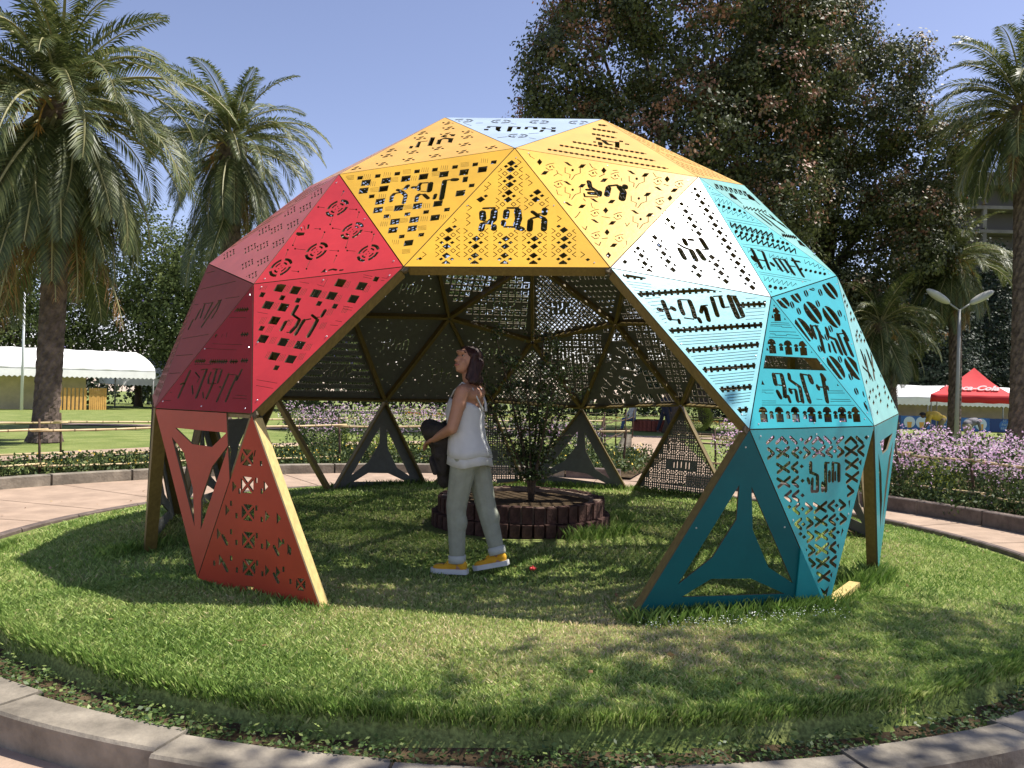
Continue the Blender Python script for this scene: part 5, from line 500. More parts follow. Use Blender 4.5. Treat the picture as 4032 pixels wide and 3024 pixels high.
'punch':(['B13p','B23p','E33p'],[[0,742,-1096,775,-1094,758,-1052,718,-1055],[0,711,-1042,753,-1039,736,-997,686,-1001],[0,679,-988,731,-984,714,-942,654,-947],[0,785,-1093,817,-1090,810,-1048,771,-1051],[0,766,-1038,808,-1035,801,-993,752,-996],[0,747,-983,799,-979,792,-937,733,-941],[0,827,-1089,859,-1087,862,-1044,823,-1047],[0,821,-1034,863,-1031,866,-988,817,-991],[0,815,-978,867,-974,870,-931,811,-935],[0,811,-853,857,-850,877,-779,829,-781],[0,834,-758,884,-756,904,-685,852,-686],[0,872,-849,918,-846,941,-776,893,-778],[0,899,-755,948,-753,972,-683,920,-684],[0,932,-845,977,-842,1004,-773,956,-775],[0,964,-753,1013,-751,1039,-681,988,-683],[0,1010,-507,1072,-504,1085,-434,1021,-436],[0,1025,-414,1089,-412,1103,-341,1037,-343],[0,1040,-320,1107,-319,1120,-248,1052,-249],[0,1091,-503,1152,-500,1168,-430,1105,-433],[0,1109,-411,1173,-408,1188,-339,1123,-340],[0,1128,-318,1193,-317,1209,-247,1142,-248],[0,1172,-499,1233,-496,1250,-427,1188,-430],[0,1193,-408,1256,-405,1274,-336,1209,-338],[0,1214,-316,1279,-315,1297,-246,1230,-247],[0,323,-207,350,-206,366,-145,337,-145],[0,358,-205,385,-205,405,-145,376,-145],[0,855,-168,900,-168,934,-43,888,-42],[0,914,-168,958,-168,994,-44,949,-43],[0,972,-168,1016,-168,1054,-45,1009,-44],[0,1030,-168,1074,-168,1114,-46,1068,-45],[0,1152,-166,1193,-166,1233,-48,1193,-47],[0,1205,-166,1245,-166,1286,-50,1246,-49],[0,1258,-166,1298,-166,1338,-51,1298,-50],[0,1310,-166,1350,-166,1390,-53,1351,-52],[0,435,-123,484,-123,513,-44,471,-44],[0,499,-123,547,-123,568,-44,526,-44],[0,563,-123,611,-123,623,-45,582,-44],[0,626,-123,673,-123,678,-45,637,-45],[0,155,-117,198,-117,171,-53,109,-50],[0,212,-117,255,-118,253,-56,191,-53],[0,557,-773,582,-767,562,-720,533,-720],[0,526,-703,556,-705,536,-658,502,-648],[0,590,-765,615,-758,600,-720,571,-720],[0,565,-706,596,-708,581,-670,547,-661],[14,707,-855,807,-767],[12,800,-857,732,-813],[14,674,-735,751,-697,715,-642,633,-655],[14,591,-616,644,-547],[12,648,-604,560,-551],[14,507,-504,565,-493,563,-443,523,-453],[15,430,-424,512,-319],[13,461,-363,430,-339],[15,367,-291,389,-231,442,-271,386,-299],[41,834,-651,807,-603],[40,748,-557,931,-515],[41,926,-613,946,-546],[39,981,-561,985,-495,894,-451],[45,671,-429,858,-353],[42,835,-321,857,-304],[37,575,-249,539,-199,619,-171],[39,611,-298,695,-210],[42,705,-344,796,-290],[37,746,-208,826,-188],[31,806,-256,780,-123]]),
'corX':(['B11m','C21p','C11m'],[[0,243,15,210,92,264,70],[0,257,7,335,41,279,64],[0,305,133,339,57,284,78],[0,291,141,214,107,269,85],[0,404,89,370,165,425,143],[0,419,80,497,115,439,137],[0,465,207,500,130,444,152],[0,451,214,373,180,430,158],[0,564,166,528,242,584,221],[0,578,158,657,192,599,215],[0,624,284,660,208,604,229],[0,609,291,532,257,589,235],[0,726,241,689,317,745,296],[0,740,233,819,268,760,290],[0,784,359,822,283,765,304],[0,770,366,692,332,750,310],[0,885,317,847,392,904,372],[0,900,309,979,344,919,366],[0,943,434,982,360,924,380],[0,928,442,850,407,909,386],[0,1045,392,1005,466,1063,446],[0,1060,384,1139,419,1079,440],[0,1102,509,1142,434,1083,455],[0,1087,516,1008,481,1068,460],[0,893,834,865,885,906,872],[0,903,829,960,854,917,868],[0,934,916,962,865,921,878],[0,924,921,867,896,910,882],[0,754,752,727,804,768,790],[0,764,747,821,772,779,786],[0,796,834,823,783,782,796],[0,786,839,729,814,771,800],[0,829,24,900,55,846,74],[0,979,108,1050,139,995,158],[0,646,28,716,59,663,78],[0,473,20,542,51,490,70],[0,821,489,890,519,838,536],[0,666,428,734,458,682,475],[0,504,349,572,379,521,397],[0,337,261,404,291,354,309],[0,602,513,670,543,619,560],[0,467,439,535,469,484,486],[0,781,571,849,601,797,618],[0,597,595,664,624,614,641],[0,951,646,1019,676,966,693],[0,1129,247,1200,278,1145,296],[0,985,576,1054,606,1001,623],[0,774,130,766,147,797,161,805,143],[0,934,199,925,217,957,231,965,213],[0,653,129,645,147,676,160,684,143],[0,813,199,805,217,836,230,844,213],[0,976,275,968,293,999,306,1008,289],[0,239,182,232,199,262,212,269,196],[0,357,191,349,208,380,221,387,204],[0,518,262,510,279,541,292,549,275],[0,678,336,670,353,701,367,709,350],[0,839,410,831,427,862,441,870,424],[0,562,331,554,348,584,362,592,345],[0,717,403,709,420,740,433,748,416],[0,877,478,869,494,900,508,908,491],[0,627,622,620,638,650,651,657,635],[0,596,545,588,562,618,575,626,559],[0,754,618,746,634,776,647,784,631],[0,1010,478,1002,495,1033,509,1041,492],[0,604,55,596,73,627,86,635,69],[0,493,89,485,107,516,120,524,103],[0,396,259,389,275,419,289,427,272],[0,1046,80,1038,98,1070,111,1078,94],[0,793,699,785,715,815,728,823,713],[26,850,91,879,144],[26,1011,165,1040,217],[24,676,507,704,557],[24,836,578,864,628],[26,1167,237,1196,289],[11,272,17,307,55],[10,199,121,235,126]]),
}

# ------------------------------------------------------------------ the dome
DOME = empty('dome_pavilion', (0, 0, 0), 'geodesic dome of cut-out red, yellow and teal triangle panels standing on the round lawn', 'dome pavilion')
VV = {k: Vector(v) for k, v in V.items()}

def frame3(A, B, C_):
    x = (B - A).normalized(); N = (B - A).cross(C_ - A).normalized(); M = (A + B + C_) / 3
    if N.dot(M - Vector((0, 0, 0.5))) < 0: N = -N
    return x, N.cross(x), N

def ccw(P):
    a = sum(P[i][0] * P[(i + 1) % len(P)][1] - P[(i + 1) % len(P)][0] * P[i][1] for i in range(len(P)))
    return P if a > 0 else P[::-1]

def stroke_polys(w, pts):
    out = []; h = w / 2.0
    if len(pts) == 1: pts = [pts[0], (pts[0][0] + .1, pts[0][1])]
    for (ax, ay), (bx, by) in zip(pts[:-1], pts[1:]):
        dx, dy = bx - ax, by - ay; L = math.hypot(dx, dy) or 1e-6; dx /= L; dy /= L; nx, ny = -dy, dx
        if w < 9:
            e = h * .6
            out.append([(ax - dx * e + nx * h, ay - dy * e + ny * h), (ax - dx * e - nx * h, ay - dy * e - ny * h), (bx + dx * e - nx * h, by + dy * e - ny * h), (bx + dx * e + nx * h, by + dy * e + ny * h)])
        else:
            P = []
            for k in range(5):
                a = PI / 2 + PI * k / 4; P.append((ax + h * (math.cos(a) * dx - math.sin(a) * dy), ay + h * (math.cos(a) * dy + math.sin(a) * dx)))
            for k in range(5):
                a = -PI / 2 + PI * k / 4; P.append((bx + h * (math.cos(a) * dx - math.sin(a) * dy), by + h * (math.cos(a) * dy + math.sin(a) * dx)))
            out.append(P)
    return out

def target_polys(x, y, R):
    out = []
    for r0, r1, n in ((0.74, 1.0, 4), (0.42, 0.58, 4), (0.12, 0.22, 3)):
        for k in range(n):
            a0 = 2 * PI * k / n + 0.4 + .17 / r1; a1 = 2 * PI * (k + 1) / n + 0.4 - .17 / r1
            o = [(x + R * r1 * math.cos(a0 + (a1 - a0) * i / 5), y + R * r1 * math.sin(a0 + (a1 - a0) * i / 5)) for i in range(6)]
            q = [(x + R * r0 * math.cos(a1 - (a1 - a0) * i / 5), y + R * r0 * math.sin(a1 - (a1 - a0) * i / 5)) for i in range(6)]
            out.append(o + q)
    return out

def items_to_polys(items):
    out = []
    for it in items:
        if it[0] == -1: out += target_polys(*it[1:]); continue
        P = list(zip(it[1::2], it[2::2]))
        if it[0] == 0: out.append(P)
        else: out += stroke_polys(it[0], P)
    return out

def inset_tri(T, d):
    T = ccw(T); out = []
    for i in range(3):
        p = Vector(T[i]); a = (Vector(T[(i + 1) % 3]) - p).normalized(); b = (Vector(T[i - 1]) - p).normalized()
        half = a.angle(b) / 2; out.append(tuple(p + (a + b).normalized() * (d / math.sin(half))))
    return out

def panel_mesh(name, A, B, C_, polys, mats, margin=34, thick=0.012, cuts=(), gap=4):
    x, y, N = frame3(A, B, C_)
    T2 = [((P - A).dot(x) * 1000, (P - A).dot(y) * 1000) for P in (A, B, C_)]
    outer = inset_tri(T2, gap); inner = inset_tri(T2, margin)
    verts = []; faces = []
    def addp(P):
        P = ccw(P); b = len(verts)
        verts.extend(Vector((p[0], p[1])) for p in P); faces.append(list(range(b, b + len(P))))
    addp(outer); addp(inner)
    ncut = len(cuts)
    for c in cuts: addp(c)
    cx = sum(p[0] for p in T2) / 3; cy = sum(p[1] for p in T2) / 3
    for P in polys:
        a = 0.0
        for i in range(len(P)): a += P[i][0] * P[(i + 1) % len(P)][1] - P[(i + 1) % len(P)][0] * P[i][1]
        if abs(a) < 12: continue
        addp(P)
    r = delaunay_2d_cdt(verts, [], faces, 0, 0.25, True)
    ov, of, orig = r[0], r[2], r[5]
    keep = []
    for f, o in zip(of, orig):
        if 0 not in o: continue
        if any(2 <= k < 2 + ncut for k in o): continue
        if 1 in o and any(k >= 2 + ncut for k in o): continue
        keep.append(tuple(f))
    n = len(ov); o3 = [A + x * (v.x / 1000) + y * (v.y / 1000) for v in ov]
    V_ = [p for p in o3] + [p - N * thick for p in o3]
    F = []; M_ = []; cnt = {}
    for f in keep:
        F.append(f); M_.append(0); F.append(tuple(i + n for i in f[::-1])); M_.append(1)
        for i in range(len(f)):
            e = (f[i], f[(i + 1) % len(f)]); cnt[e] = cnt.get(e, 0) + 1
    for (a, b) in list(cnt):
        if (b, a) not in cnt: F.append((b, a, a + n, b + n)); M_.append(2)
    used = sorted({i for f in F for i in f}); mp = {u: k for k, u in enumerate(used)}
    me = bpy.data.meshes.new(name)
    me.from_pydata([V_[u][:] for u in used], [], [tuple(mp[i] for i in f) for f in F])
    me.polygons.foreach_set("material_index", M_)
    for m in mats: me.materials.append(m)
    me.update()
    if len(keep):
        f0 = next(i for i in range(len(me.polygons)) if M_[i] == 0)
        if me.polygons[f0].normal.dot(N) < 0: me.flip_normals()
    return me

def strut(parent, P, Q, Cn, N, w=0.024, d=0.07, off=0.012, trim=0.03, wm=None):
    """batten behind the panel edge PQ, on the side of Cn"""
    e = (Q - P).normalized(); s = (Cn - P); s = (s - e * s.dot(e)).normalized()
    a = P + e * trim + s * 0.005 - N * off; b = Q - e * trim + s * 0.005 - N * off
    m = MB(); m.prism([a, b, b + s * w - e * w * .57, a + s * w + e * w * .57], -N * d)
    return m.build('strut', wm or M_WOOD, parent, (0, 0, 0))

def gen(kind, A, B, C_, seed=0):
    """procedural cut-outs for the panels seen from behind, in panel millimetres"""
    rr = random.Random(seed); x, y, N = frame3(A, B, C_)
    T2 = [((P - A).dot(x) * 1000, (P - A).dot(y) * 1000) for P in (A, B, C_)]
    cx = sum(p[0] for p in T2) / 3; cy = sum(p[1] for p in T2) / 3
    out = []
    zl = Vector((0, 0, 1)); up2 = Vector((zl.dot(x), zl.dot(y)))
    up2 = up2.normalized() if up2.length > .1 else Vector((0, 1)); rt = Vector((up2.y, -up2.x))
    def W(a, b): p = rt * a + up2 * b; return (cx + p.x, cy + p.y)
    def ins(a, b, m):
        p = Vector(W(a, b)); t = ccw(T2)
        for i in range(3):
            q = Vector(t[i]); e = (Vector(t[(i + 1) % 3]) - q).normalized()
            if e.x * (p.y - q.y) - e.y * (p.x - q.x) < m: return False
        return True
    def inword(a, b): return abs(a) < 190 and abs(b) < 95
    def S(w, *pts): out.extend(stroke_polys(w, [W(*p) for p in pts]))
    def Pg(*pts): out.append([W(*p) for p in pts])
    G = [[((-30, -70), (-30, 60), (0, 75), (35, 60), (35, -70))], [((-35, 70), (-20, 20), (25, 0), (30, -70)), ((-35, -20), (-30, -70))], [((-30, 70), (-25, 0), (0, -20)), ((30, 70), (30, -70))], [((0, 75), (0, -75)), ((-35, 20), (35, 20))], [((-35, 60), (-35, -10), (0, -25), (35, -10), (35, 60), (0, 75)), ((20, -25), (25, -75))]]
    def word():
        k = rr.choice((3, 4))
        for i in range(k):
            g = rr.choice(G); ox = (i - (k - 1) / 2) * 105
            for st in g: S(17, *[(ox + p[0], p[1]) for p in st])
    n = 9
    if kind == 'dia':
        word()
        for i in range(-n, n + 1):
            for j in range(-n, n + 1):
                a = i * 74; b = j * 46 + (i % 2) * 0
                if not ins(a, b, 65) or inword(a, b): continue
                s = 22 if j % 2 else 15; Pg((a - s, b), (a, b - s), (a + s, b), (a, b + s))
                if j % 2 == 0:
                    for q in (-37, 37):
                        S(5, (a + q - 10, b - 20), (a + q + 6, b), (a + q - 10, b + 20))
    elif kind == 'dense':
        for i in range(-14, 15):
            for j in range(-14, 15):
                a = i * 64 + (j % 2) * 32; b = j * 37
                if not ins(a, b, 55) or (abs(a) < 150 and abs(b) < 75): continue
                s = 23; Pg((a - s, b), (a, b - s), (a + s, b), (a, b + s))
        word()
    elif kind == 'circ':
        word()
        for i in range(-n, n + 1):
            for j in range(-n, n + 1):
                a = i * 68 + (j % 2) * 34; b = j * 88
                if not ins(a, b, 62) or inword(a, b): continue
                r = 21; Pg(*[(a + r * math.cos(k * PI / 5), b + r * math.sin(k * PI / 5)) for k in range(10)])
    elif kind == 'pet':
        word()
        for i in range(-6, 7):
            for j in range(-6, 7):
                a = i * 105; b = j * 105
                if not ins(a, b, 70) or inword(a, b): continue
                if (i + j) % 2:
                    for k in range(4):
                        t = PI / 4 + k * PI / 2; dx, dy = math.cos(t), math.sin(t)
                        Pg((a + dx * 8, b + dy * 8), (a + dx * 28 - dy * 13, b + dy * 28 + dx * 13), (a + dx * 52, b + dy * 52), (a + dx * 28 + dy * 13, b + dy * 28 - dx * 13))
                else:
                    for u in (-1, 0, 1):
                        for v in (-1, 0, 1):
                            if abs(u) + abs(v) == 1: Pg(*[(a + u * 27 + c * 11, b + v * 27 + d * 11) for c, d in ((-1, 0), (0, -1), (1, 0), (0, 1))])
                            elif u: Pg(*[(a + u * 27 + c * 8, b + v * 27 + d * 8) for c, d in ((-1, -1), (1, -1), (1, 1), (-1, 1))])
    elif kind == 'key':
        word()
        for i in range(-7, 8):
            for j in range(-6, 7):
                a = i * 92; b = j * 105
                if not ins(a, b, 70) or inword(a, b): continue
                S(11, (a - 30, b + 34), (a - 30, b - 30), (a + 32, b - 30), (a + 32, b + 12), (a - 2, b + 12))
                if j % 2: Pg((a - 38, b + 45), (a + 38, b + 45), (a + 38, b + 62), (a - 38, b + 62))
    elif kind == 'sq':
        word()
        for i in range(-n, n + 1):
            for j in range(-n, n + 1):
                a = i * 84 + (j % 2) * 42; b = j * 66
                if not ins(a, b, 65) or inword(a, b): continue
                s = 24 if (i + j) % 3 else 14; Pg((a - s, b - s), (a + s, b - s), (a + s, b + s), (a - s, b + s))
    elif kind == 'bar':
        word()
        for j in range(-6, 7):
            b = j * 92 + 20
            for i in range(-16, 17):
                a = i * 36
                if not ins(a, b, 62) or inword(a, b): continue
                Pg((a - 18.4, b - 9), (a + 18.4, b - 9), (a + 18.4, b + 9), (a - 18.4, b + 9)); Pg((a - 9, b - 22), (a + 9, b - 22), (a + 9, b + 22), (a - 9, b + 22))
            for q in (36, 50):
                for i in range(-7, 8):
                    a = i * 84
                    if ins(a, b + q, 80) and not inword(a, b + q): S(4, (a - 36, b + q), (a + 36, b + q))
    elif kind == 'drip':
        word()
        for i in range(-12, 13):
            for j in range(-6, 7):
                a = i * 58 + rr.uniform(-18, 18); b = j * 110 + (i % 3) * 37
                if not ins(a, b, 70) or inword(a, b) or rr.random() < .45: continue
                h = rr.uniform(6, 12); Pg((a - 12, b - h), (a + 12, b - h), (a + 12, b + h), (a - 12, b + h))
                if rr.random() < .3: S(4, (a, b - 40), (a + 8, b - 12))
    elif kind == 'lat':
        for i in range(-9, 10):
            for j in range(-9, 10):
                a = i * 66; b = j * 66
                if not ins(a, b, 50): continue
                if j in (0, 1) and abs(a) < 200: continue
                if i % 2 and j % 2: 
                    for k in range(4):
                        t = k * PI / 2; c, s = math.cos(t), math.sin(t)
                        Pg(*[(a + c * px - s * py, b + s * px + c * py) for px, py in ((30, -24), (30, 24), (8, 0))])
                else:
                    for u, v in ((-15, -15), (15, -15), (-15, 15), (15, 15)): Pg((a + u - 9, b + v - 9), (a + u + 9, b + v - 9), (a + u + 9, b + v + 9), (a + u - 9, b + v + 9))
        for p in ((-120, (0, 75)), (-70, (0, 75)), (0, (10, 75)), (60, (0, 75)), (110, (0, 60))): S(17, (p[0], p[1][0]), (p[0], p[1][1]))
    elif kind == 'win':
        for i in range(-4, 5):
            for j in range(-5, 6):
                a = i * 150; b = j * 96
                for u in (-34, 34):
                    if ins(a + u, b, 75): Pg((a + u - 28, b - 36), (a + u + 28, b - 36), (a + u + 28, b + 36), (a + u - 28, b + 36))
    return out

def ycut():
    h = [(.70, .115, .185), (.47, .205, .325), (.265, .21, .525), (.172, .118, .71)]
    out = []
    for r in range(3):
        P = [tuple(p[(i - r) % 3] for i in range(3)) for p in h]
        out.append(P)
    return out

def add_panel(keys, mat_, wm=None, items=None, kind=None, label=None, seed=0, name='panel', yleg=False, cuts=(), bolts=False, margin=34):
    A, B, C_ = [VV[k] for k in keys]
    x, y, N = frame3(A, B, C_)
    T2 = [((P - A).dot(x) * 1000, (P - A).dot(y) * 1000) for P in (A, B, C_)]
    polys = items_to_polys(items) if items else []
    if kind: polys = gen(kind, A, B, C_, seed)
    if yleg:
        polys = [[tuple(sum(w[i] * T2[i][c] for i in range(3)) for c in (0, 1)) for w in P] for P in ycut()]
    cutp = [[tuple(sum(w[i] * T2[i][c] for i in range(3)) for c in (0, 1)) for w in P] for P in cuts]
    me = panel_mesh(name, A, B, C_, polys, [mat_, M_BACK, M_EDGE], cuts=cutp, margin=margin)
    o = link(name, me, DOME)
    if label: o['label'] = label
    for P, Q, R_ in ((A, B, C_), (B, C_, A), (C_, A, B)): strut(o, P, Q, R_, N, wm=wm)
    if bolts:
        for P, Q, R_ in ((A, B, C_), (B, C_, A), (C_, A, B)):
            for t in (.06, .5):
                c = P.lerp(Q, t) * (1 - .035) + R_ * .035 + (P.lerp(Q, t) - R_).normalized() * 0
                m = MB(); m.tube([c, c + N * .004], [.0065, .005], 6, smooth=False); m.build('bolt', M_BOLT, o, (0, 0, 0))
    return o

def K(t, s, m='p'): return f"{t}{s % 5}{m}"
done = set()
def key_of(keys): return frozenset(keys)

SPEC = {  # traced panels: material, label
 'grey': (M_GRY, 'grey-blue roof panel with round cut-outs between the yellow ones'),
 'yl': (M_YEL2, 'yellow roof panel left of the grey-blue one'), 'ychk': (M_YEL, 'yellow panel with chequered square holes'),
 'yc': (M_YEL, 'yellow panel with diamond columns above the entrance'), 'fl': (M_YEL, 'yellow panel with scattered diamonds and line figures'),
 'ytr': (M_YEL2, 'yellow panel with beaded slots'), 'wd': (M_WHT, 'white panel with rows of square holes'), 'wl': (M_ICE, 'ice-blue panel with toothed slots and four large letters'),
 'zig': (M_TL1, 'light teal panel with zigzags and dots'), 'pale': (M_TL2, 'pale teal panel with tree cut-outs'), 'arc': (M_TL3, 'teal panel with arched cut-outs and a wide slot'),
 'cof': (M_TL3, 'teal panel with coffee-bean holes'), 'paleR': (M_TL2, 'pale teal panel with small diamond holes at the right edge'),
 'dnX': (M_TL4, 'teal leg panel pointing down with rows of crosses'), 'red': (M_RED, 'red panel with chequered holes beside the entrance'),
 'dkL': (M_DRD, 'dark red panel with five tall letters'), 'dkU': (M_BRD, 'brick red panel at the left edge'), 'redc': (M_RED, 'red panel with ringed discs'),
 'pink': (M_PNK, 'rose panel with woven blocks'), 'punch': (M_GRN, 'panel with window grids and slanted lettering at the back'), 'corX': (M_COR, 'coral leg panel with crossed windows')}
for nm, (keys, items) in PAT.items():
    m_, lb = SPEC[nm]
    leg = nm in ('dnX', 'corX')
    add_panel(keys, m_, items=items, label=lb, bolts=nm in ('yc', 'fl', 'wd', 'wl', 'arc', 'cof', 'zig', 'dnX', 'red', 'redc', 'dkL'), wm=M_PINE_LIT if nm == 'corX' else None, name='leg_panel' if leg else 'panel', margin=26 if leg else 30)
    done.add(key_of(keys))

OPEN = [('E30p', 'B10p', 'B20p'), ('E30p', 'E31m', 'B20p'), ('E31m', 'B20p', 'B11m')]
for k in OPEN: done.add(key_of(k))
NEARC = {0: (M_TL2, M_TL3), 1: (M_PNK, M_BRD), 2: (M_ORA, M_DRD), 3: (M_GRN, M_GRN), 4: (M_BLU, M_TL3)}
KINDS = {frozenset(('U3p', 'E33p', 'E23p')): 'dense', frozenset(('E33p', 'E23p', 'F13p')): 'circ', frozenset(('U3p', 'E33m', 'E23p')): 'key',
 frozenset(('U3p', 'E33m', 'B13m')): 'drip', frozenset(('U3p', 'B13m', 'B13p')): 'lat2', frozenset(('U2p', 'E32p', 'B12p')): 'drip', frozenset(('U2p', 'B12m', 'B12p')): 'drip', frozenset(('U2p', 'E32p', 'E22p')): 'drip', frozenset(('E22p', 'E32p', 'F12p')): 'drip', frozenset(('U3p', 'E33p', 'B13p')): 'pet', frozenset(('E33p', 'E34m', 'B23p')): 'pet',
 frozenset(('E33m', 'B22p', 'B13m')): 'drip', frozenset(('E32p', 'E33m', 'B22p')): 'drip', frozenset(('E32p', 'B22p', 'B12p')): 'bar', frozenset(('E33m', 'E32p', 'F12p')): 'drip',
 frozenset(('E33m', 'F12p', 'E23p')): 'win', frozenset(('E34m', 'B23p', 'B14m')): 'win'}
cyc = ['dia', 'sq', 'circ', 'pet', 'key', 'bar', 'dense', 'drip']
allf = []
for k in range(5):
    n_ = k + 1
    allf += [(0, ('T0p', K('E1', k), K('E1', n_))), (0, (K('E1', k), K('E2', k), K('F1', k))), (0, (K('E1', k), K('F1', k), K('E1', n_))), (0, (K('E1', n_), K('F1', k), K('E2', n_))),
      (1, (K('E2', k), K('U', k), K('E3', k))), (1, (K('E2', k), K('E3', k), K('F1', k))), (1, (K('F1', k), K('E3', k), K('E3', n_, 'm'))), (1, (K('F1', k), K('E3', n_, 'm'), K('E2', n_))), (1, (K('E2', n_), K('E3', n_, 'm'), K('U', n_))),
      (2, (K('U', k), K('E3', k), K('B1', k))), (2, (K('E3', k), K('B1', k), K('B2', k))), (2, (K('E3', k), K('E3', n_, 'm'), K('B2', k))), (2, (K('E3', n_, 'm'), K('B2', k), K('B1', n_, 'm'))), (2, (K('E3', n_, 'm'), K('U', n_), K('B1', n_, 'm'))),
      (2, (K('U', k), K('B1', k, 'm'), K('B1', k)))]
ci = 0
for lvl, keys in allf:
    fk = key_of(keys)
    if fk in done: continue
    c = sum((VV[q] for q in keys), Vector()) / 3; az = math.degrees(math.atan2(c.y, c.x)) % 360   # 0 = right, 90 = back, 180 = left
    if lvl == 0: m_ = M_ORA if 120 < az < 300 else (M_YEL2 if az > 270 or az < 20 else M_YEL)
    elif 150 < az < 260: m_ = M_PNK if lvl == 1 else M_BRD
    elif 95 < az <= 150: m_ = M_GRN
    elif az > 300 or az < 40: m_ = M_TL2
    else: m_ = M_BLU
    kd = KINDS.get(fk, cyc[ci % len(cyc)]); ci += 1
    if kd == 'lat2': kd = 'dense'
    if fk not in KINDS and (az < 75 or az > 285): kd = ('win', 'pet', 'circ', 'key')[ci % 4]
    add_panel(keys, m_, kind=kd, seed=ci)

def leg(keys, m_, label=None, **kw): return add_panel(keys, m_, name='leg_panel', label=label, margin=20, **kw)
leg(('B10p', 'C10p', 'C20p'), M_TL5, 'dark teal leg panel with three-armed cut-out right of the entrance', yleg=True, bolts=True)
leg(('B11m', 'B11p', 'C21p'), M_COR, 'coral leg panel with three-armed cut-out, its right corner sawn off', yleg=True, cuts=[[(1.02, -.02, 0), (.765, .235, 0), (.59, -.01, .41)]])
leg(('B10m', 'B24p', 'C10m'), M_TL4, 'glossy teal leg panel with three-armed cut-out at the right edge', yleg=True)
leg(('B14p', 'C24p', 'C14p'), M_TL2, yleg=True)
leg(('B23p', 'C13p', 'C14m'), M_GRN, 'lattice leg panel at the back right', kind='lat', seed=3)
leg(('B13p', 'C23p', 'C13p'), M_GRN, yleg=True)
leg(('B13m', 'C13m', 'C23p'), M_GRN, kind='lat', seed=4)
leg(('B22p', 'C12p', 'C13m'), M_GRN, yleg=True)
leg(('B12m', 'B12p', 'C22p'), M_BRD, yleg=True)
leg(('B12m', 'C12m', 'C22p'), M_BRD, yleg=True)
leg(('B21p', 'C11p', 'C12m'), M_BRD, yleg=True)
for a, b in (('B12p', 'C12p'), ('B11p', 'C11p')):
    P, Q = VV[a], VV[b]; N_ = Vector((P.x + Q.x, P.y + Q.y, 0)).normalized(); side = Vector((-N_.y, N_.x, 0))
    m = MB(); m.prism([P - side * .03, Q - side * .03, Q + side * .03, P + side * .03], -N_ * .09); m.build('strut', M_WOOD, DOME, (0, 0, 0))
# corner board on the dark teal leg and a ground plank running back from it
A_, B_, C_ = VV['B10p'], VV['C10p'], VV['C20p']; x_, y_, N_ = frame3(A_, B_, C_)
q = [A_ * .375 + C_ * .625, B_ * .19 + C_ * .81, C_]
q = [p + (sum(q, Vector()) / 3 - p) * .03 + N_ * .003 for p in q]
m = MB(); m.prism(q, N_ * .01); m.build('corner_board', M_TL4, DOME, (0, 0, 0))
P = VV['C20p'] + Vector((0.02, .03, .03)); Q = P + (VV['C10m'] - VV['C20p']).normalized() * .56
s_ = Vector((.03, -.02, 0)); m = MB(); m.prism([P - s_, Q - s_, Q + s_, P + s_], (0, 0, .04)); m.build('ground_plank', M_PINE_LIT, DOME, (0, 0, 0))
# small dark joints where the panels meet at the top of the entrance
for k in ('E30p', 'E31m', 'F10p', 'U0p', 'B10p', 'B10m', 'U1p', 'B11m', 'E20p', 'E21p'):
    c = VV[k]; n_ = (c - Vector((0, 0, .5))).normalized()
    m = MB(); m.tube([c - n_ * .03, c - n_ * .012], [.03, .03], 8, smooth=False); m.build('joint_plate', M_EDGE, DOME, (0, 0, 0))

# ------------------------------------------------------------------ brick planter with shrub
PLC = (0.03, 0.12)
M_BRICK = mat('old_brick', (.08, .043, .034), .85, .2, noise_scale=9, noise_amt=.45, bump=.5, bump_scale=60)
M_MORT = mat('mortar_rim', (.22, .16, .12), .9, .2, noise_scale=12, noise_amt=.25, bump=.4, bump_scale=50)
pl = empty('brick_planter', (PLC[0], PLC[1], -.02), 'round two-tier planter of upright dark bricks in the middle of the lawn', 'planter')
for tier, (r0, z0, z1, n) in enumerate(((.90, -.03, .125, 50), (.84, .127, .275, 46))):
    base = None
    for k in range(n):
        a = 2 * PI * k / n; c, s = math.cos(a), math.sin(a)
        w = 2 * PI * r0 / n * .8; dz = random.uniform(-.006, .006); dr = random.uniform(-.008, .008)
        if base is None:
            m_ = MB(); m_.box((0, 0, 0), (.1, w, z1 - z0)); base = m_.mesh('brick', M_BRICK)
        b = bpy.data.objects.new('brick', base); COL.objects.link(b); b.parent = pl
        b.location = ((r0 + dr - .05) * c, (r0 + dr - .05) * s, (z0 + z1) / 2 + dz + .02); b.rotation_euler = (0, 0, a + random.uniform(-.03, .03))
m_ = MB(); rings = []
for k in range(49):
    a = 2 * PI * k / 48; c, s = math.cos(a), math.sin(a); rings.append([(PLC[0] + r * c, PLC[1] + r * s, z) for r, z in ((.70, .2), (.70, .268), (.805, .272), (.805, .1))])
m_.loft(rings, caps=False, smooth=False); m_.build('inner_rim', M_MORT, pl)
m_ = MB(); m_.tube([(PLC[0], PLC[1], 0), (PLC[0], PLC[1], .235)], [.7, .7], 32, smooth=False); m_.build('soil', M_SOIL, pl)

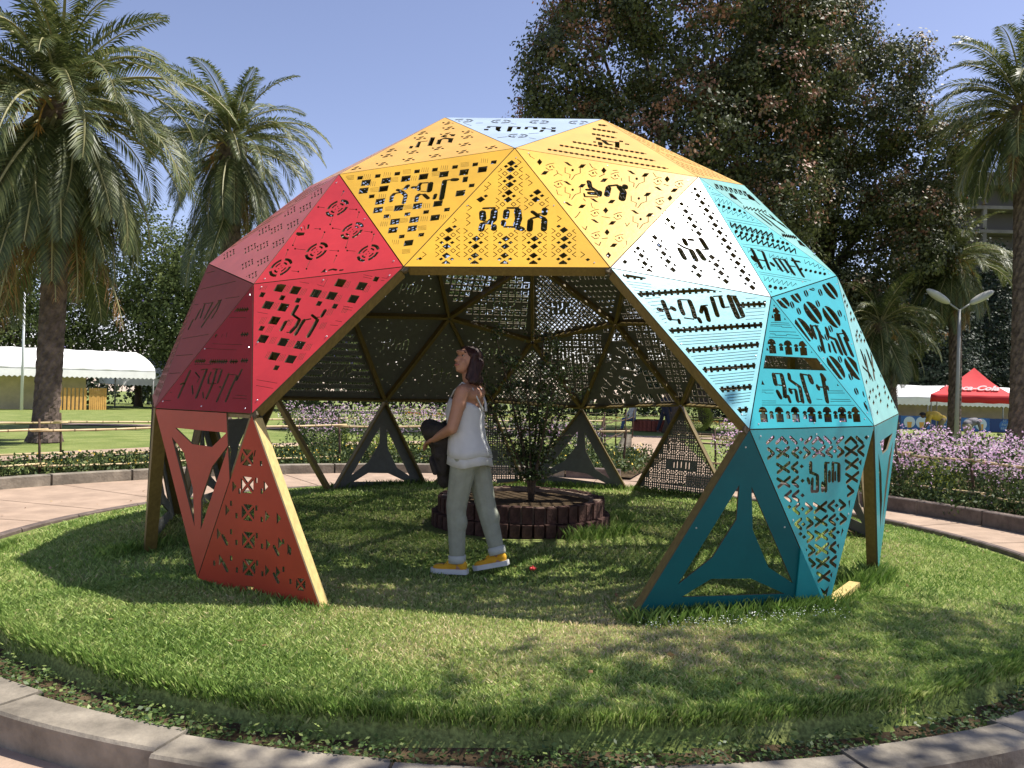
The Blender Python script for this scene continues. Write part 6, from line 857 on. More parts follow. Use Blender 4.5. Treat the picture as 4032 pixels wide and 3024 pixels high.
M_BARK = mat('bark', (.10, .075, .055), .9, .2, noise_scale=14, noise_amt=.35, bump=.7, bump_scale=30)
M_SHRUB = leaf_mat('shrub_leaf', [(0, (.02, .04, .012)), (.6, (.05, .085, .022)), (1, (.12, .17, .05))], rough=.32, trans=.2, spec=.6)
def shrub(name, loc, label, cat, stems, spread, h, nleaf, lsize, mleaf, seed, group=None, low=.15, flowers=0, fmat=None, trunk_r=.014, zpow=1.0):
    g = random.Random(seed); root = empty(name, loc, label, cat, group)
    m_ = MB(); pts = []
    for k in range(stems):
        a = 2 * PI * k / stems + g.uniform(-.4, .4); R_ = spread * g.uniform(.35, 1); hh = h * g.uniform(.72, 1.0)
        L_ = []
        for i in range(7):
            t = i / 6; rr = R_ * max(0.0, (t - .12) / .88) ** 1.05 * (1 if k else .2) + (.012 if k else 0); L_.append((loc[0] + math.cos(a + t * g.uniform(-.2, .2)) * rr, loc[1] + math.sin(a) * rr, loc[2] + hh * t))
        m_.tube(L_, [trunk_r * (1 - .75 * i / 6) for i in range(7)], 5)
        for i in range(1, 7):
            for _ in range(3):
                d = Vector((g.gauss(0, 1), g.gauss(0, 1), g.uniform(.1, 1.1))).normalized() * g.uniform(.12, .3) * h / 2.0
                p = Vector(L_[i]); q = p + d; m_.tube([p, p + d * .5 + Vector((0, 0, .01)), q], [.005, .004, .002], 3); pts += [(p, q)] * 2
            pts.append((Vector(L_[i - 1]), Vector(L_[i])))
    m_.build('stem', M_BARK, root)
    P = []
    while len(P) < nleaf:
        p, q = g.choice(pts); t = g.random(); c = p.lerp(q, t) + Vector((g.gauss(0, .035), g.gauss(0, .035), g.gauss(0, .035))) * (h / 1.8)
        if c.z < loc[2] + low * h: continue
        P.append((c.x - loc[0], c.y - loc[1], c.z - loc[2]))
    P = np.array(P); Vq, Fq = leaf_quads(P, RNG.uniform(lsize * .6, lsize * 1.3, len(P)), seed, .9)
    link('foliage', np_mesh('foliage', Vq, Fq, 4, attr=np.repeat(RNG.uniform(0, 1, len(P)), 4), mats=[mleaf]), root)
    if flowers:
        Pf = P[RNG.choice(len(P), flowers)] + RNG.normal(0, .015, (flowers, 3)); Vq, Fq = leaf_quads(Pf, .035, seed + 1, .9)
        link('flowers', np_mesh('flowers', Vq, Fq, 4, mats=[fmat]), root)
    return root
M_PINKFL = mat('pink_petal', (.55, .24, .45), .6)
shrub('planter_shrub', (PLC[0] + .10, PLC[1] - .05, .20), 'airy small-leaved dark shrub growing in the brick planter under the dome', 'shrub', 9, .58, 1.72, 5400, .036, M_SHRUB, 11, trunk_r=.017)

# red fallen blossom beside the shoes
m_ = MB()
for k in range(5):
    a = k * 1.257; m_.ell((.12 + .014 * math.cos(a), -2.13 + .014 * math.sin(a), .035), (.016, .011, .012), Matrix.Rotation(a, 3, 'Z'), 7, 5)
m_.ell((.12, -2.13, .045), (.01, .01, .012), None, 6, 5)
tag(m_.build('fallen_blossom', mat('red_petal', (.75, .06, .05), .5)), "bright red fallen blossom on the grass behind the woman's heel", 'flower')

# ------------------------------------------------------------------ people
M_SKIN = mat('skin', (.42, .215, .135), .5, .45, noise_scale=20, noise_amt=.05)
M_SKIN2 = mat('brown_skin', (.14, .075, .045), .5, .45)
M_HAIR = mat('dark_auburn_hair', (.03, .011, .008), .5, .35, noise_scale=60, noise_amt=.4, bump=.4, bump_scale=90, stretch=(1, 1, .15))
M_TOP = mat('white_cotton', (.58, .59, .58), .75, .2, noise_scale=10, noise_amt=.04, bump=.12, bump_scale=14)
M_TROU = mat('grey_green_linen', (.31, .325, .255), .85, .2, noise_scale=14, noise_amt=.07, bump=.3, bump_scale=22)
M_CUFF = mat('pale_linen', (.50, .52, .46), .85, .2)
M_SHOE = mat('yellow_canvas', (.72, .38, .03), .75, .2)
M_SOLE = mat('white_rubber', (.66, .66, .64), .6, .3)
M_JACK = mat('dark_jacket', (.035, .03, .026), .8, .25, noise_scale=9, noise_amt=.3, bump=.5, bump_scale=18)
M_MTL = None
M_EYE = mat('eye_white', (.4, .37, .35), .3); M_IRIS = mat('iris', (.03, .02, .015), .25); M_LIP = mat('lip', (.42, .14, .11), .45); M_BROW = mat('brow', (.06, .03, .02), .7)

WB = Vector((-.375, -2.18, .0))
woman = empty('person', WB, 'woman in white camisole, grey trousers and yellow sneakers looking up, jacket over her arms', 'person')
tF = math.radians(162); F_ = Vector((math.cos(tF), math.sin(tF), 0)); S_ = Vector((-F_.y, F_.x, 0)); S_ = S_ if S_.y < 0 else -S_
def w(f, s, z): return WB + F_ * f + S_ * s + Vector((0, 0, z))
body = MB()
# pelvis, torso, neck, head
body.ell(w(0, 0, .90), (.125, .165, .13), Matrix.Rotation(tF, 3, 'Z'))
body.cap(w(0, 0, .92), w(.025, 0, 1.06), .125, .105); body.ell(w(.015, 0, 1.06), (.10, .125, .12), Matrix.Rotation(tF, 3, 'Z'))
body.ell(w(.03, 0, 1.22), (.108, .145, .15), Matrix.Rotation(tF, 3, 'Z'))
body.ell(w(.085, .055, 1.20), (.07, .06, .065)); body.ell(w(.085, -.055, 1.20), (.07, .06, .065))
body.cap(w(.0, .135, 1.345), w(.0, -.135, 1.345), .056, .056); body.ell(w(-.01, 0, 1.32), (.085, .15, .07), Matrix.Rotation(tF, 3, 'Z'))
body.cap(w(-.01, 0, 1.35), w(.02, 0, 1.47), .055, .05)
tilt = math.radians(17)
Hc = w(.03, 0, 1.565)
Rh = Matrix.Rotation(tF, 3, 'Z') @ Matrix.Rotation(math.radians(60), 3, 'Z') @ Matrix.Rotation(-tilt, 3, 'Y')   # local +x = face direction
def hd(x, y, z): return Hc + Rh @ Vector((x, y, z))
body.ell(hd(-.005, 0, .02), (.092, .074, .092), Rh, 16, 12)
body.ell(hd(.035, 0, -.03), (.058, .056, .075), Rh); body.ell(hd(.058, 0, -.082), (.026, .026, .022), Rh)
body.ell(hd(.055, .03, -.025), (.03, .025, .03), Rh); body.ell(hd(.055, -.03, -.025), (.03, .025, .03), Rh)
body.cap(hd(.082, 0, .012), hd(.108, 0, -.026), .009, .013, 8); body.ell(hd(.086, 0, .045), (.02, .05, .016), Rh)
body.ell(hd(.087, 0, -.056), (.014, .024, .009), Rh); body.ell(hd(.084, 0, -.068), (.013, .02, .008), Rh)
body.ell(hd(-.005, .074, -.01), (.018, .01, .03), Rh); body.ell(hd(-.005, -.074, -.01), (.018, .01, .03), Rh)
# legs: left (near) forward, right back on its toe
kL, aL = w(.055, .085, .50), w(.035, .09, .10)
kR, aR = w(-.115, -.075, .50), w(-.225, -.06, .15)
for hp, k, a_ in ((w(0, .085, .88), kL, aL), (w(-.02, -.085, .88), kR, aR)):
    body.cap(hp, k, .088, .055); body.cap(k, a_, .055, .036); body.ell(k.lerp(a_, .3) - F_ * .015, (.05, .05, .09))
for a_, toe in ((aL, w(.19, .10, .045)), (aR, w(-.085, -.055, .045))):
    body.cap(a_ - F_ * .03 + Vector((0, 0, -.04)), toe, .036, .028)
# arms
shL, elL, wrL = w(.0, .165, 1.34), w(.055, .205, 1.075), w(.245, .10, .985)
shR, elR, wrR = w(.0, -.165, 1.34), w(.06, -.20, 1.085), w(.255, -.04, 1.0)
def hand(m_, wr, d, side, up, s=1.0, curl=.9):
    d = d.normalized(); side = side.normalized(); up = up.normalized()
    m_.ell(wr + d * .045 * s, (.045 * s, .04 * s, .019 * s), Matrix((d, side, up)).transposed(), 10, 8)
    for i, (o_, L) in enumerate(((-.028, .062), (-.009, .072), (.010, .068), (.028, .054))):
        p = wr + (d * .08 + side * o_) * s; q = p + (d * math.cos(curl * .5) - up * math.sin(curl * .5)) * L * .5 * s; t = q + (d * math.cos(curl * 1.3) - up * math.sin(curl * 1.3)) * L * .55 * s
        m_.tube([p - d * .012, p, q, t], [.0095 * s, .0095 * s, .0085 * s, .0065 * s], 7)
    p = wr + (d * .025 - side * .035) * s; m_.tube([p, p + (d * .03 - side * .022 - up * .01) * s, p + (d * .06 - side * .022 - up * .022) * s], [.012 * s, .0105 * s, .0075 * s], 7)
for sh, el, wr, sg in ((shL, elL, wrL, 1), (shR, elR, wrR, -1)):
    body.cap(sh, el, .054, .044); body.cap(el, wr, .043, .028); body.ell(sh.lerp(el, .3), (.055, .055, .075))
    hand(body, wr, (wr - el), S_ * sg if sg < 0 else -S_ * -1, Vector((0, 0, 1)))
body.remesh('body', M_SKIN, .0075, woman, smooth=3)
# face details on the visible side
for sg in (1, -1):
    m_ = MB(); m_.ell(hd(.0755, .031 * sg, .018), (.008, .012, .0055), Rh, 10, 7); e_ = m_.build('eye', M_EYE, woman)
    m_ = MB(); m_.ell(hd(.0845, .033 * sg, .020), (.005, .0075, .0068), Rh, 8, 6); m_.build('iris', M_IRIS, e_, WB)
    m_ = MB(); m_.tube([hd(.088, .014 * sg, .043), hd(.088, .032 * sg, .049), hd(.074, .052 * sg, .043)], [.004, .0045, .003], 5); m_.build('eyebrow', M_BROW, woman)
m_ = MB(); m_.tube([hd(.088, -.026, -.056), hd(.1, 0, -.061), hd(.088, .026, -.056)], [.0045, .0075, .0045], 6); m_.build('lips', M_LIP, woman)
# hair: bob swept to the back, ending at the nape
hair = MB()
hair.ell(hd(-.022, 0, .045), (.096, .086, .083), Rh, 16, 12)
hair.ell(hd(-.05, 0, -.01), (.075, .085, .10), Rh, 14, 10)
for y_ in (-.06, -.03, 0, .03, .06):
    hair.cap(hd(-.055, y_ * 1.1, .0), Hc + F_ * (-.085 - .01 * random.random()) + S_ * (y_ * 1.15) + Vector((0, 0, -.145 - .015 * random.random())), .045, .022)
for sg in (1, -1):
    hair.cap(hd(.01, .074 * sg, .055), Hc + F_ * -.035 + S_ * (.082 * sg) + Vector((0, 0, -.12)), .022, .018); hair.cap(hd(-.02, .08 * sg, .0), Hc + F_ * -.06 + S_ * (.082 * sg) + Vector((0, 0, -.15)), .028, .018)
    hair.cap(hd(.045, .02 * sg, .092), hd(.045, .066 * sg, .045), .016, .012)
hair.remesh('hair', M_HAIR, .0075, woman, smooth=2)
# camisole: flared body, second tier, straps
def ring(f, s, hf, hs, z, n=28, dip=0.0, wave=0.0, ph=0.0):
    out = []
    for k in range(n):
        a = 2 * PI * k / n; wv = 1 + wave * math.sin(a * 7 + ph) + wave * .6 * math.sin(a * 11 + 1)
        out.append(w(f + hf * math.cos(a) * wv, s + hs * math.sin(a) * wv, z - dip * max(0, -math.cos(a)) ** 2 + .012 * math.sin(a * 3)))
    return out
m_ = MB(); m_.loft([ring(.03, 0, .122, .150, 1.285, dip=.075), ring(.034, 0, .135, .160, 1.24, dip=.05), ring(.04, 0, .145, .163, 1.18, dip=.01), ring(.03, 0, .138, .158, 1.09), ring(.015, 0, .140, .163, 1.0, wave=.012), ring(.0, 0, .158, .184, .92, wave=.025, ph=.5), ring(-.005, 0, .167, .194, .865, wave=.03, ph=.7)], caps=False)
top = m_.build('camisole', M_TOP, woman); sd = top.modifiers.new('s', 'SOLIDIFY'); sd.thickness = .004
m_ = MB(); m_.loft([ring(.0, 0, .148, .174, .93, wave=.015), ring(-.005, 0, .158, .186, .86, wave=.035, ph=2), ring(-.01, 0, .165, .194, .80, wave=.04, ph=2.2)], caps=False)
tr = m_.build('hem_tier', M_TOP, top, WB); sd = tr.modifiers.new('s', 'SOLIDIFY'); sd.thickness = .004
for sg in (1, -1):
    m_ = MB(); m_.tube([w(.135, .075 * sg, 1.27), w(.095, .085 * sg, 1.345), w(.03, .092 * sg, 1.408), w(-.05, .085 * sg, 1.365), w(-.098, .06 * sg, 1.26), w(-.115, .03 * sg, 1.2)], .011, 6, flat=.5); m_.build('strap', M_TOP, top, WB)
# trousers
tm = MB(); tm.ell(w(-.005, 0, .905), (.132, .165, .13), Matrix.Rotation(tF, 3, 'Z')); tm.ell(w(-.05, .07, .86), (.08, .085, .10)); tm.ell(w(-.05, -.07, .86), (.08, .085, .10))
cuL, cuR = kL.lerp(aL, .84), kR.lerp(aR, .80)
for hp, k, c_ in ((w(0, .085, .86), kL, cuL), (w(-.02, -.085, .86), kR, cuR)):
    tm.cap(hp, k, .102, .077); tm.cap(k, c_, .077, .061); tm.ell(k - F_ * .008, (.074, .074, .05)); tm.ell(k.lerp(c_, .35) - F_ * .010, (.073, .071, .10))
tro = tm.remesh('trousers', M_TROU, .0085, woman, smooth=3)
for k, c_ in ((kL, cuL), (kR, cuR)):
    d = (c_ - k).normalized(); m_ = MB(); m_.tube([c_ + d * .02, c_ + d * .022, c_ + d * .075, c_ + d * .078], [.054, .066, .064, .052], 16); m_.build('cuff', M_CUFF, tro, WB)
# shoes
def shoe(heel, toe, tiltz):
    d = (toe - heel); L = d.length; d.normalize(); sd_ = Vector((-d.y, d.x, 0)).normalized(); up = sd_.cross(d); up = up if up.z > 0 else -up
    root = MB(); out = []
    prof = [(-.015, .028), (.03, .036), (.10, .034), (.17, .042), (.22, .042), (.255, .028), (.268, .008)]
    pts = [heel + d * x + sd_ * y for x, y in prof] + [heel + d * x - sd_ * y for x, y in reversed(prof)]
    m_ = MB(); m_.prism(pts, up * .036); s_o = m_.build('shoe', M_SOLE, woman)
    u_ = MB(); b = up * .04
    u_.ell(heel + d * .03 + b + up * .02, (.042, .034, .045), Matrix((d, sd_, up)).transposed()); u_.ell(heel + d * .10 + b + up * .012, (.07, .034, .04), Matrix((d, sd_, up)).transposed())
    u_.ell(heel + d * .18 + b + up * .0, (.075, .040, .028), Matrix((d, sd_, up)).transposed()); u_.ell(heel + d * .115 + b + up * .035, (.04, .02, .022), Matrix((d, sd_, up)).transposed())
    u_.remesh('shoe_upper', M_SHOE, .006, s_o, org=WB)
    lc = MB()
    for i in range(4):
        p = heel + d * (.10 + .022 * i) + b + up * (.05 - .008 * i); lc.tube([p - sd_ * .022, p + up * .004, p + sd_ * .022], .0028, 4)
    lc.build('laces', M_DLACE, s_o, WB)
M_DLACE = mat('brown_lace', (.14, .07, .02), .8)
shoe(w(-.035, .09, .012), w(.235, .115, .006), 0)
shoe(w(-.30, -.055, .075), w(-.035, -.05, .008), 0)
# jacket carried over the forearms
j = MB()
j.ell(w(.25, .05, 1.04), (.11, .11, .07)); j.ell(w(.31, .02, 1.08), (.07, .08, .05)); j.ell(w(.2, .1, 1.05), (.07, .06, .05)); j.cap(w(.17, .12, 1.02), w(.33, .05, 1.06), .035, .045); j.cap(w(.2, -.05, 1.1), w(.3, .09, 1.0), .03, .03); j.ell(w(.30, -.02, 1.02), (.075, .10, .10)); j.ell(w(.19, 0, .98), (.08, .09, .09))
j.cap(w(.24, .0, .97), w(.20, -.02, .66), .07, .05); j.cap(w(.27, -.05, .95), w(.24, -.06, .76), .06, .04); j.cap(w(.2, .03, .93), w(.19, .02, .74), .055, .035)
gj = random.Random(5)
for _ in range(26):
    a_, z_ = gj.uniform(.19, .30), gj.uniform(.80, 1.09); p_ = w(a_, gj.uniform(-.05, .09), z_); j.cap(p_, p_ + Vector((gj.gauss(0, .02), gj.gauss(0, .02), -gj.uniform(.03, .09))), gj.uniform(.018, .036), gj.uniform(.012, .026), 7)
jo = j.remesh('jacket', M_JACK, .012, None, smooth=1, org=(0, 0, 0)); tag(jo, 'dark folded jacket carried over the woman\'s forearms', 'jacket')

def bending(loc, face, label, shirt, trous, hatm, sc=1.0, depthbend=1.0):
    """a gardener bent forward from the hips"""
    root = empty('person', loc, label, 'person'); L0 = Vector(loc)
    fx = Vector((math.cos(face), math.sin(face), 0)); sx = Vector((-fx.y, fx.x, 0))
    def q(f, s, z): return L0 + (fx * f + sx * s) * sc + Vector((0, 0, z * sc))
    b = MB(); hp = q(-.1, 0, .88); ch = q(.38, 0, 1.02)
    for s in (.1, -.1):
        b.cap(q(-.08, s, .86), q(.02, s, .46), .085, .055); b.cap(q(.02, s, .46), q(-.06, s, .08), .055, .04); b.cap(q(-.08, s, .04), q(.12, s, .03), .04, .03)
        b.cap(q(.36, s * 1.9, 1.0), q(.42, s * 2.2, .72), .05, .04); b.cap(q(.42, s * 2.2, .72), q(.52, s * 1.3, .50), .038, .028); hand(b, q(.52, s * 1.3, .50), Vector((fx.x * .4, fx.y * .4, -1)), sx, fx, sc)
    b.cap(hp, ch, .13, .13); b.cap(ch, q(.5, 0, 1.02), .06, .055); b.ell(q(.58, 0, 1.0), (.095 * sc, .08 * sc, .11 * sc)); b.ell(q(.66, 0, .97), (.03, .02, .03))
    b.remesh('body', M_SKIN2, .016, root, smooth=2)
    t = MB(); t.cap(q(-.1, 0, .9), q(.36, 0, 1.03), .165, .17); t.ell(q(.2, 0, 1.02), (.26 * sc, .19 * sc, .16 * sc), Matrix.Rotation(face, 3, 'Z'))
    for s in (.1, -.1): t.cap(q(.36, s * 1.9, 1.0), q(.42, s * 2.2, .74), .075, .06)
    t.remesh('shirt', shirt, .018, root, smooth=2)
    t = MB(); t.ell(q(-.12, 0, .86), (.15, .18, .14), Matrix.Rotation(face, 3, 'Z'))
    for s in (.1, -.1): t.cap(q(-.09, s, .82), q(.02, s, .46), .105, .08); t.cap(q(.02, s, .46), q(-.05, s, .12), .08, .065)
    t.remesh('trousers', trous, .018, root, smooth=2)
    h = MB(); h.ell(q(.60, 0, 1.055), (.115 * sc, .10 * sc, .07 * sc)); h.tube([q(.60, 0, 1.03), q(.60, 0, 1.045)], [.14 * sc, .13 * sc], 14); h.build('hat', hatm, root)
    return root
bending((18.1, 27.9, gz(18, 28) + .0), PI - .25, 'gardener in a mustard yellow shirt bending over behind the twig fence', mat('mustard_shirt', (.62, .42, .07), .8), mat('khaki_trousers', (.28, .22, .11), .85), mat('dark_cap', (.03, .03, .03), .8), 1.12)
bending((19.35, 27.9, gz(19, 28) - .1), .35, 'gardener in a grey shirt bending beside the man in yellow', mat('grey_shirt', (.16, .15, .17), .8), mat('pale_trousers', (.34, .30, .20), .85), mat('pink_cap', (.35, .22, .25), .8), 1.0)

def standing(loc, face, label, mats_, legs=0.22, sit=False):
    root = empty('person', loc, label, 'person'); L0 = Vector(loc)
    fx = Vector((math.cos(face), math.sin(face), 0)); sx = Vector((-fx.y, fx.x, 0))
    def q(f, s, z): return L0 + fx * f + sx * s + Vector((0, 0, z))
    b = MB(); t = MB(); u = MB()
    hz = .52 if sit else .88
    for s, ff in ((.1, legs), (-.1, -legs)):
        if sit: kn, an = q(.42, s, .50), q(.45 + .1 * (s > 0), s, .08)
        else: kn, an = q(ff * .5, s, .48), q(ff, s, .08)
        b.cap(q(0, s, hz), kn, .08, .055); b.cap(kn, an, .055, .04); b.cap(an + Vector((0, 0, -.04)), an + fx * .15 + Vector((0, 0, -.05)), .04, .03)
        t.cap(q(0, s, hz), kn, .10, .078); t.cap(kn, an + Vector((0, 0, .05)), .078, .062)
        sh = q(0, s * 1.8, hz + .55); el = q(.03 + (.1 if sit else 0), s * 2.6, hz + .28); wr = q(.14 + (.12 if sit else 0), s * 2.4, hz + .06)
        b.cap(sh, el, .05, .04); b.cap(el, wr, .038, .028); hand(b, wr, Vector((fx.x * .3, fx.y * .3, -1)), sx, fx)
        u.cap(sh, el, .07, .058); u.cap(el, wr, .055, .045)
    t.ell(q(0, 0, hz), (.14, .18, .13), Matrix.Rotation(face, 3, 'Z'))
    b.cap(q(0, 0, hz), q(0, 0, hz + .5), .12, .13); b.cap(q(0, 0, hz + .55), q(.02, 0, hz + .68), .055, .05); b.ell(q(.03, 0, hz + .78), (.09, .075, .11)); b.ell(q(.12, 0, hz + .77), (.02, .015, .025))
    u.cap(q(0, 0, hz + .08), q(0, 0, hz + .48), .155, .165); u.ell(q(0, 0, hz + .5), (.12, .22, .1), Matrix.Rotation(face, 3, 'Z'))
    b.remesh('body', M_SKIN2, .016, root, smooth=2); t.remesh('trousers', mats_[0], .018, root, smooth=2); u.remesh('shirt', mats_[1], .018, root, smooth=2)
    h = MB(); h.ell(q(.0, 0, hz + .81), (.10, .088, .10)); h.build('hair', M_IRIS, root)
M_NAVY = mat('navy_cloth', (.018, .02, .035), .85); M_JEAN = mat('blue_denim', (.07, .11, .20), .85, noise_scale=20, noise_amt=.2)
standing((6.2, 27.6, gz(6, 27.6)), -.9, 'person in dark navy clothes striding on the far lawn beyond the dome', (M_NAVY, M_NAVY), .3)
standing((5.1, 29.6, gz(5, 29.6)), PI + .2, 'person in jeans and a pale top sitting on the edge of the far planter', (M_JEAN, mat('cream_top', (.6, .58, .52), .8)), sit=True)
fp = empty('brick_planter', (6.1, 30.2, gz(6, 30)), 'far small round brick planter beside the seated person', 'planter')
for tier in range(3):
    b0 = None
    for k in range(30):
        a = 2 * PI * k / 30
        if b0 is None: m_ = MB(); m_.box((0, 0, 0), (.1, .17, .155)); b0 = m_.mesh('brick', mat('red_brick', (.26, .075, .05), .85, .2, noise_scale=6, noise_amt=.3))
        b = bpy.data.objects.new('brick', b0); COL.objects.link(b); b.parent = fp; b.location = (.9 * math.cos(a), .9 * math.sin(a), .08 + tier * .165); b.rotation_euler = (0, 0, a)
m_ = MB(); m_.tube([(6.1, 30.2, gz(6, 30)), (6.1, 30.2, gz(6, 30) + .45)], [.86, .86], 24, smooth=False); m_.build('soil', M_SOIL, fp)

# ------------------------------------------------------------------ palms
M_PALM = leaf_mat('palm_leaf', [(0, (.035, .052, .016)), (.5, (.09, .115, .035)), (.8, (.18, .20, .07)), (1, (.34, .32, .12))], rough=.48, trans=.28, spec=.45)
M_DEAD = leaf_mat('dead_palm_leaf', [(0, (.10, .06, .03)), (.5, (.22, .14, .07)), (1, (.50, .28, .10))], rough=.8, trans=.25, spec=.2)
M_PBARK = mat('palm_bark', (.115, .085, .07), .9, .2, noise_scale=5, noise_amt=.4, bump=1.0, bump_scale=14)
M_RACH = mat('palm_rachis', (.26, .24, .10), .6)
M_FRUIT = mat('palm_fruit_stalk', (.45, .26, .06), .7)

def frond_mesh(L, arch, droop, seed, mleaf, leaf_len=.56, n=64, dead=False, updir=.35):
    """frond along +x leaving the crown at the origin"""
    g = np.random.default_rng(seed); pts = []; ang = arch; p = np.array([0., 0., 0.])
    N_ = 26; side = g.uniform(-.12, .12)
    for i in range(N_ + 1):
        pts.append(p.copy()); t = i / N_
        p = p + np.array([math.cos(ang), side * t, math.sin(ang)]) * (L / N_); ang -= droop / N_ * (.5 + 1.1 * t)
    pts = np.array(pts); V_ = []; F = []; T = []
    m_ = MB(); m_.tube([tuple(q) for q in pts[::2]], [.035 * (1 - .85 * i / 13) + .004 for i in range(len(pts[::2]))], 4, mat=1)
    for k in range(n):
        t = .10 + .9 * (k + .5) / n; x = t * N_; i = min(int(x), N_ - 1); f = x - i
        c = pts[i] * (1 - f) + pts[i + 1] * f; d = pts[i + 1] - pts[i]; d = d / np.linalg.norm(d)
        s = np.array([0, 1., 0]); u = np.cross(d, s); u /= np.linalg.norm(u); u = u if u[2] > 0 or abs(d[2]) > .9 else -u
        ll = leaf_len * (math.sin(PI * min(1, t * .88 + .12)) ** .55 + .12) * g.uniform(.85, 1.1)
        for sg in (-1, 1):
            lift = updir * g.uniform(.4, 1.2) if not dead else g.uniform(-.6, .2)
            v = s * sg * .85 + d * (.55 + .5 * t) + u * lift; v /= np.linalg.norm(v)
            wv = np.cross(v, u); wv /= np.linalg.norm(wv) + 1e-9; wd = .026 if not dead else .018
            a = c; m2 = c + v * ll * .5 + wv * 0; e = c + v * ll + np.array([0, 0, -1.]) * ll * (g.uniform(.15, .45) if not dead else .6)
            b = len(V_); V_ += [a - d * wd * .6, m2 - d * wd, e, m2 + d * wd]; F.append([b, b + 1, b + 2, b + 3]); T += [g.uniform(.1, .9)] * 4
    V0 = len(m_.v); V_all = np.array([list(v) for v in m_.v] + [list(v) for v in V_]); me = bpy.data.meshes.new('frond')
    me.from_pydata([tuple(v) for v in V_all], [], [tuple(f) for f in m_.f] + [tuple(i + V0 for i in f) for f in F])
    at = me.attributes.new('tint', 'FLOAT', 'POINT'); at.data.foreach_set('value', [.5] * V0 + T)
    me.materials.append(mleaf); me.materials.append(M_RACH); me.polygons.foreach_set('material_index', [1] * len(m_.f) + [0] * len(F)); me.update()
    return me
FR = {'up': [frond_mesh(3.0, 1.25, 1.0, 1, M_PALM), frond_mesh(3.1, 1.05, 1.25, 2, M_PALM)], 'mid': [frond_mesh(3.3, .75, 1.55, 3, M_PALM), frond_mesh(3.4, .5, 1.5, 4, M_PALM), frond_mesh(3.2, .6, 1.9, 5, M_PALM)],
      'low': [frond_mesh(3.3, .15, 1.5, 6, M_PALM), frond_mesh(3.2, -.1, 1.45, 7, M_PALM), frond_mesh(3.3, .3, 2.0, 17, M_PALM)], 'hang': [frond_mesh(3.0, -.65, .95, 8, M_PALM, updir=.1), frond_mesh(2.9, -.85, .7, 9, M_PALM, updir=.1)], 'dead': [frond_mesh(2.6, -1.0, .55, 10, M_DEAD, .35, 44, True), frond_mesh(2.3, -1.2, .35, 12, M_DEAD, .3, 40, True)]}
def palm(base, crown, rb, rt, label, sc, counts, seed, fruit=True, group='palms standing round the garden'):
    g = random.Random(seed); root = empty('palm_tree', base, label, 'palm tree', group); B = Vector(base); Cn = Vector(crown)
    m_ = MB(); n = 90; rings = []; K_ = 22
    for i in range(n + 1):
        t = i / n; c = B.lerp(Cn, t) + Vector((math.sin(t * 3) * .1, 0, 0)); r = rb * (1 - t) + rt * t
        if t < .10: r *= 1 + .45 * (1 - t / .10) ** 2
        if t > .82: r *= 1 + .55 * (t - .82) / .18
        rings.append([c + Vector((math.cos(2 * PI * k / K_), math.sin(2 * PI * k / K_), 0)) * (r * (1 + .055 * (((k + i // 2) % 2) * 2 - 1) + .02 * math.sin(k * 2.1 + i * .3) + g.uniform(-.02, .02))) for k in range(K_)])
    m_.loft(rings, smooth=False); m_.build('trunk', M_PBARK, root)
    for kind in counts:
        for k in range(counts[kind]):
            o = bpy.data.objects.new('frond', g.choice(FR[kind] if kind != 'skirt' else FR['dead'] + FR['hang'])); COL.objects.link(o); o.parent = root
            a = 2 * PI * (k + g.uniform(-.35, .35)) / counts[kind] + {'up': 0, 'mid': .4, 'low': .9, 'hang': 1.3, 'dead': .2, 'skirt': .5}[kind]
            s = sc * g.uniform(.85, 1.12); o.scale = (s, s, s)
            dz = {'up': .25, 'mid': .1, 'low': -.15, 'hang': -.4, 'dead': -.6, 'skirt': g.uniform(-2.1, -.6)}[kind] * sc; rr = {'up': .08, 'mid': .18, 'low': .28, 'hang': .36, 'dead': .38, 'skirt': .24}[kind] * sc
            o.location = Cn - B + Vector((math.cos(a) * rr, math.sin(a) * rr, dz + g.uniform(-.15, .15))); o.rotation_euler = (g.uniform(-.25, .25), g.uniform(-.15, .15), a)
    if fruit:
        for k in range(5):
            a = g.uniform(0, 2 * PI); m2 = MB(); L_ = []
            for i in range(5): t = i / 4; L_.append(Cn + Vector((math.cos(a) * (.25 + .7 * t), math.sin(a) * (.25 + .7 * t), -.1 + .3 * t - .9 * t * t)) * sc)
            m2.tube(L_, [.03, .03, .025, .02, .02], 5)
            for _ in range(26):
                d = Vector((g.gauss(0, .12), g.gauss(0, .12), g.uniform(-.55, -.05))); m2.tube([L_[-1], L_[-1] + d * sc], [.012, .004], 3)
            m2.build('fruit_stalk', M_FRUIT, root)
full = dict(up=13, mid=22, low=26, hang=36, dead=16, skirt=34)
palm((-11.88, 12.35, gz(-11.9, 12.3)), (-11.75, 12.3, 8.15), .29, .28, 'large palm with hanging brown fronds on the lawn at the left edge', 1.24, full, 1)
palm((-11.2, 22.6, gz(-11, 22)), (-10.95, 22.5, 10.1), .33, .34, 'slimmer palm behind the left side of the dome against blue sky', 1.1, dict(up=11, mid=18, low=18, hang=18, dead=8, skirt=12), 2)
palm((19.75, 24.9, gz(19, 25)), (19.55, 24.85, 12.9), .38, .34, 'tall palm with thick trunk cut by the right edge', 1.22, dict(up=11, mid=20, low=20, hang=20, dead=8), 3)
palm((19.75, 29.9, gz(19.7, 30)), (19.5, 29.86, 7.7), .27, .25, 'dense palm behind the twin-headed street lamp', 0.86, dict(up=5, mid=16, low=20, hang=30, dead=16, skirt=22), 4)
palm((16.1, 27.9, gz(16, 28)), (15.4, 27.8, 4.5), .28, .25, 'lower palm with a skirt of drooping fronds right of the dome', 0.82, dict(up=4, mid=12, low=18, hang=32, dead=18, skirt=22), 5)
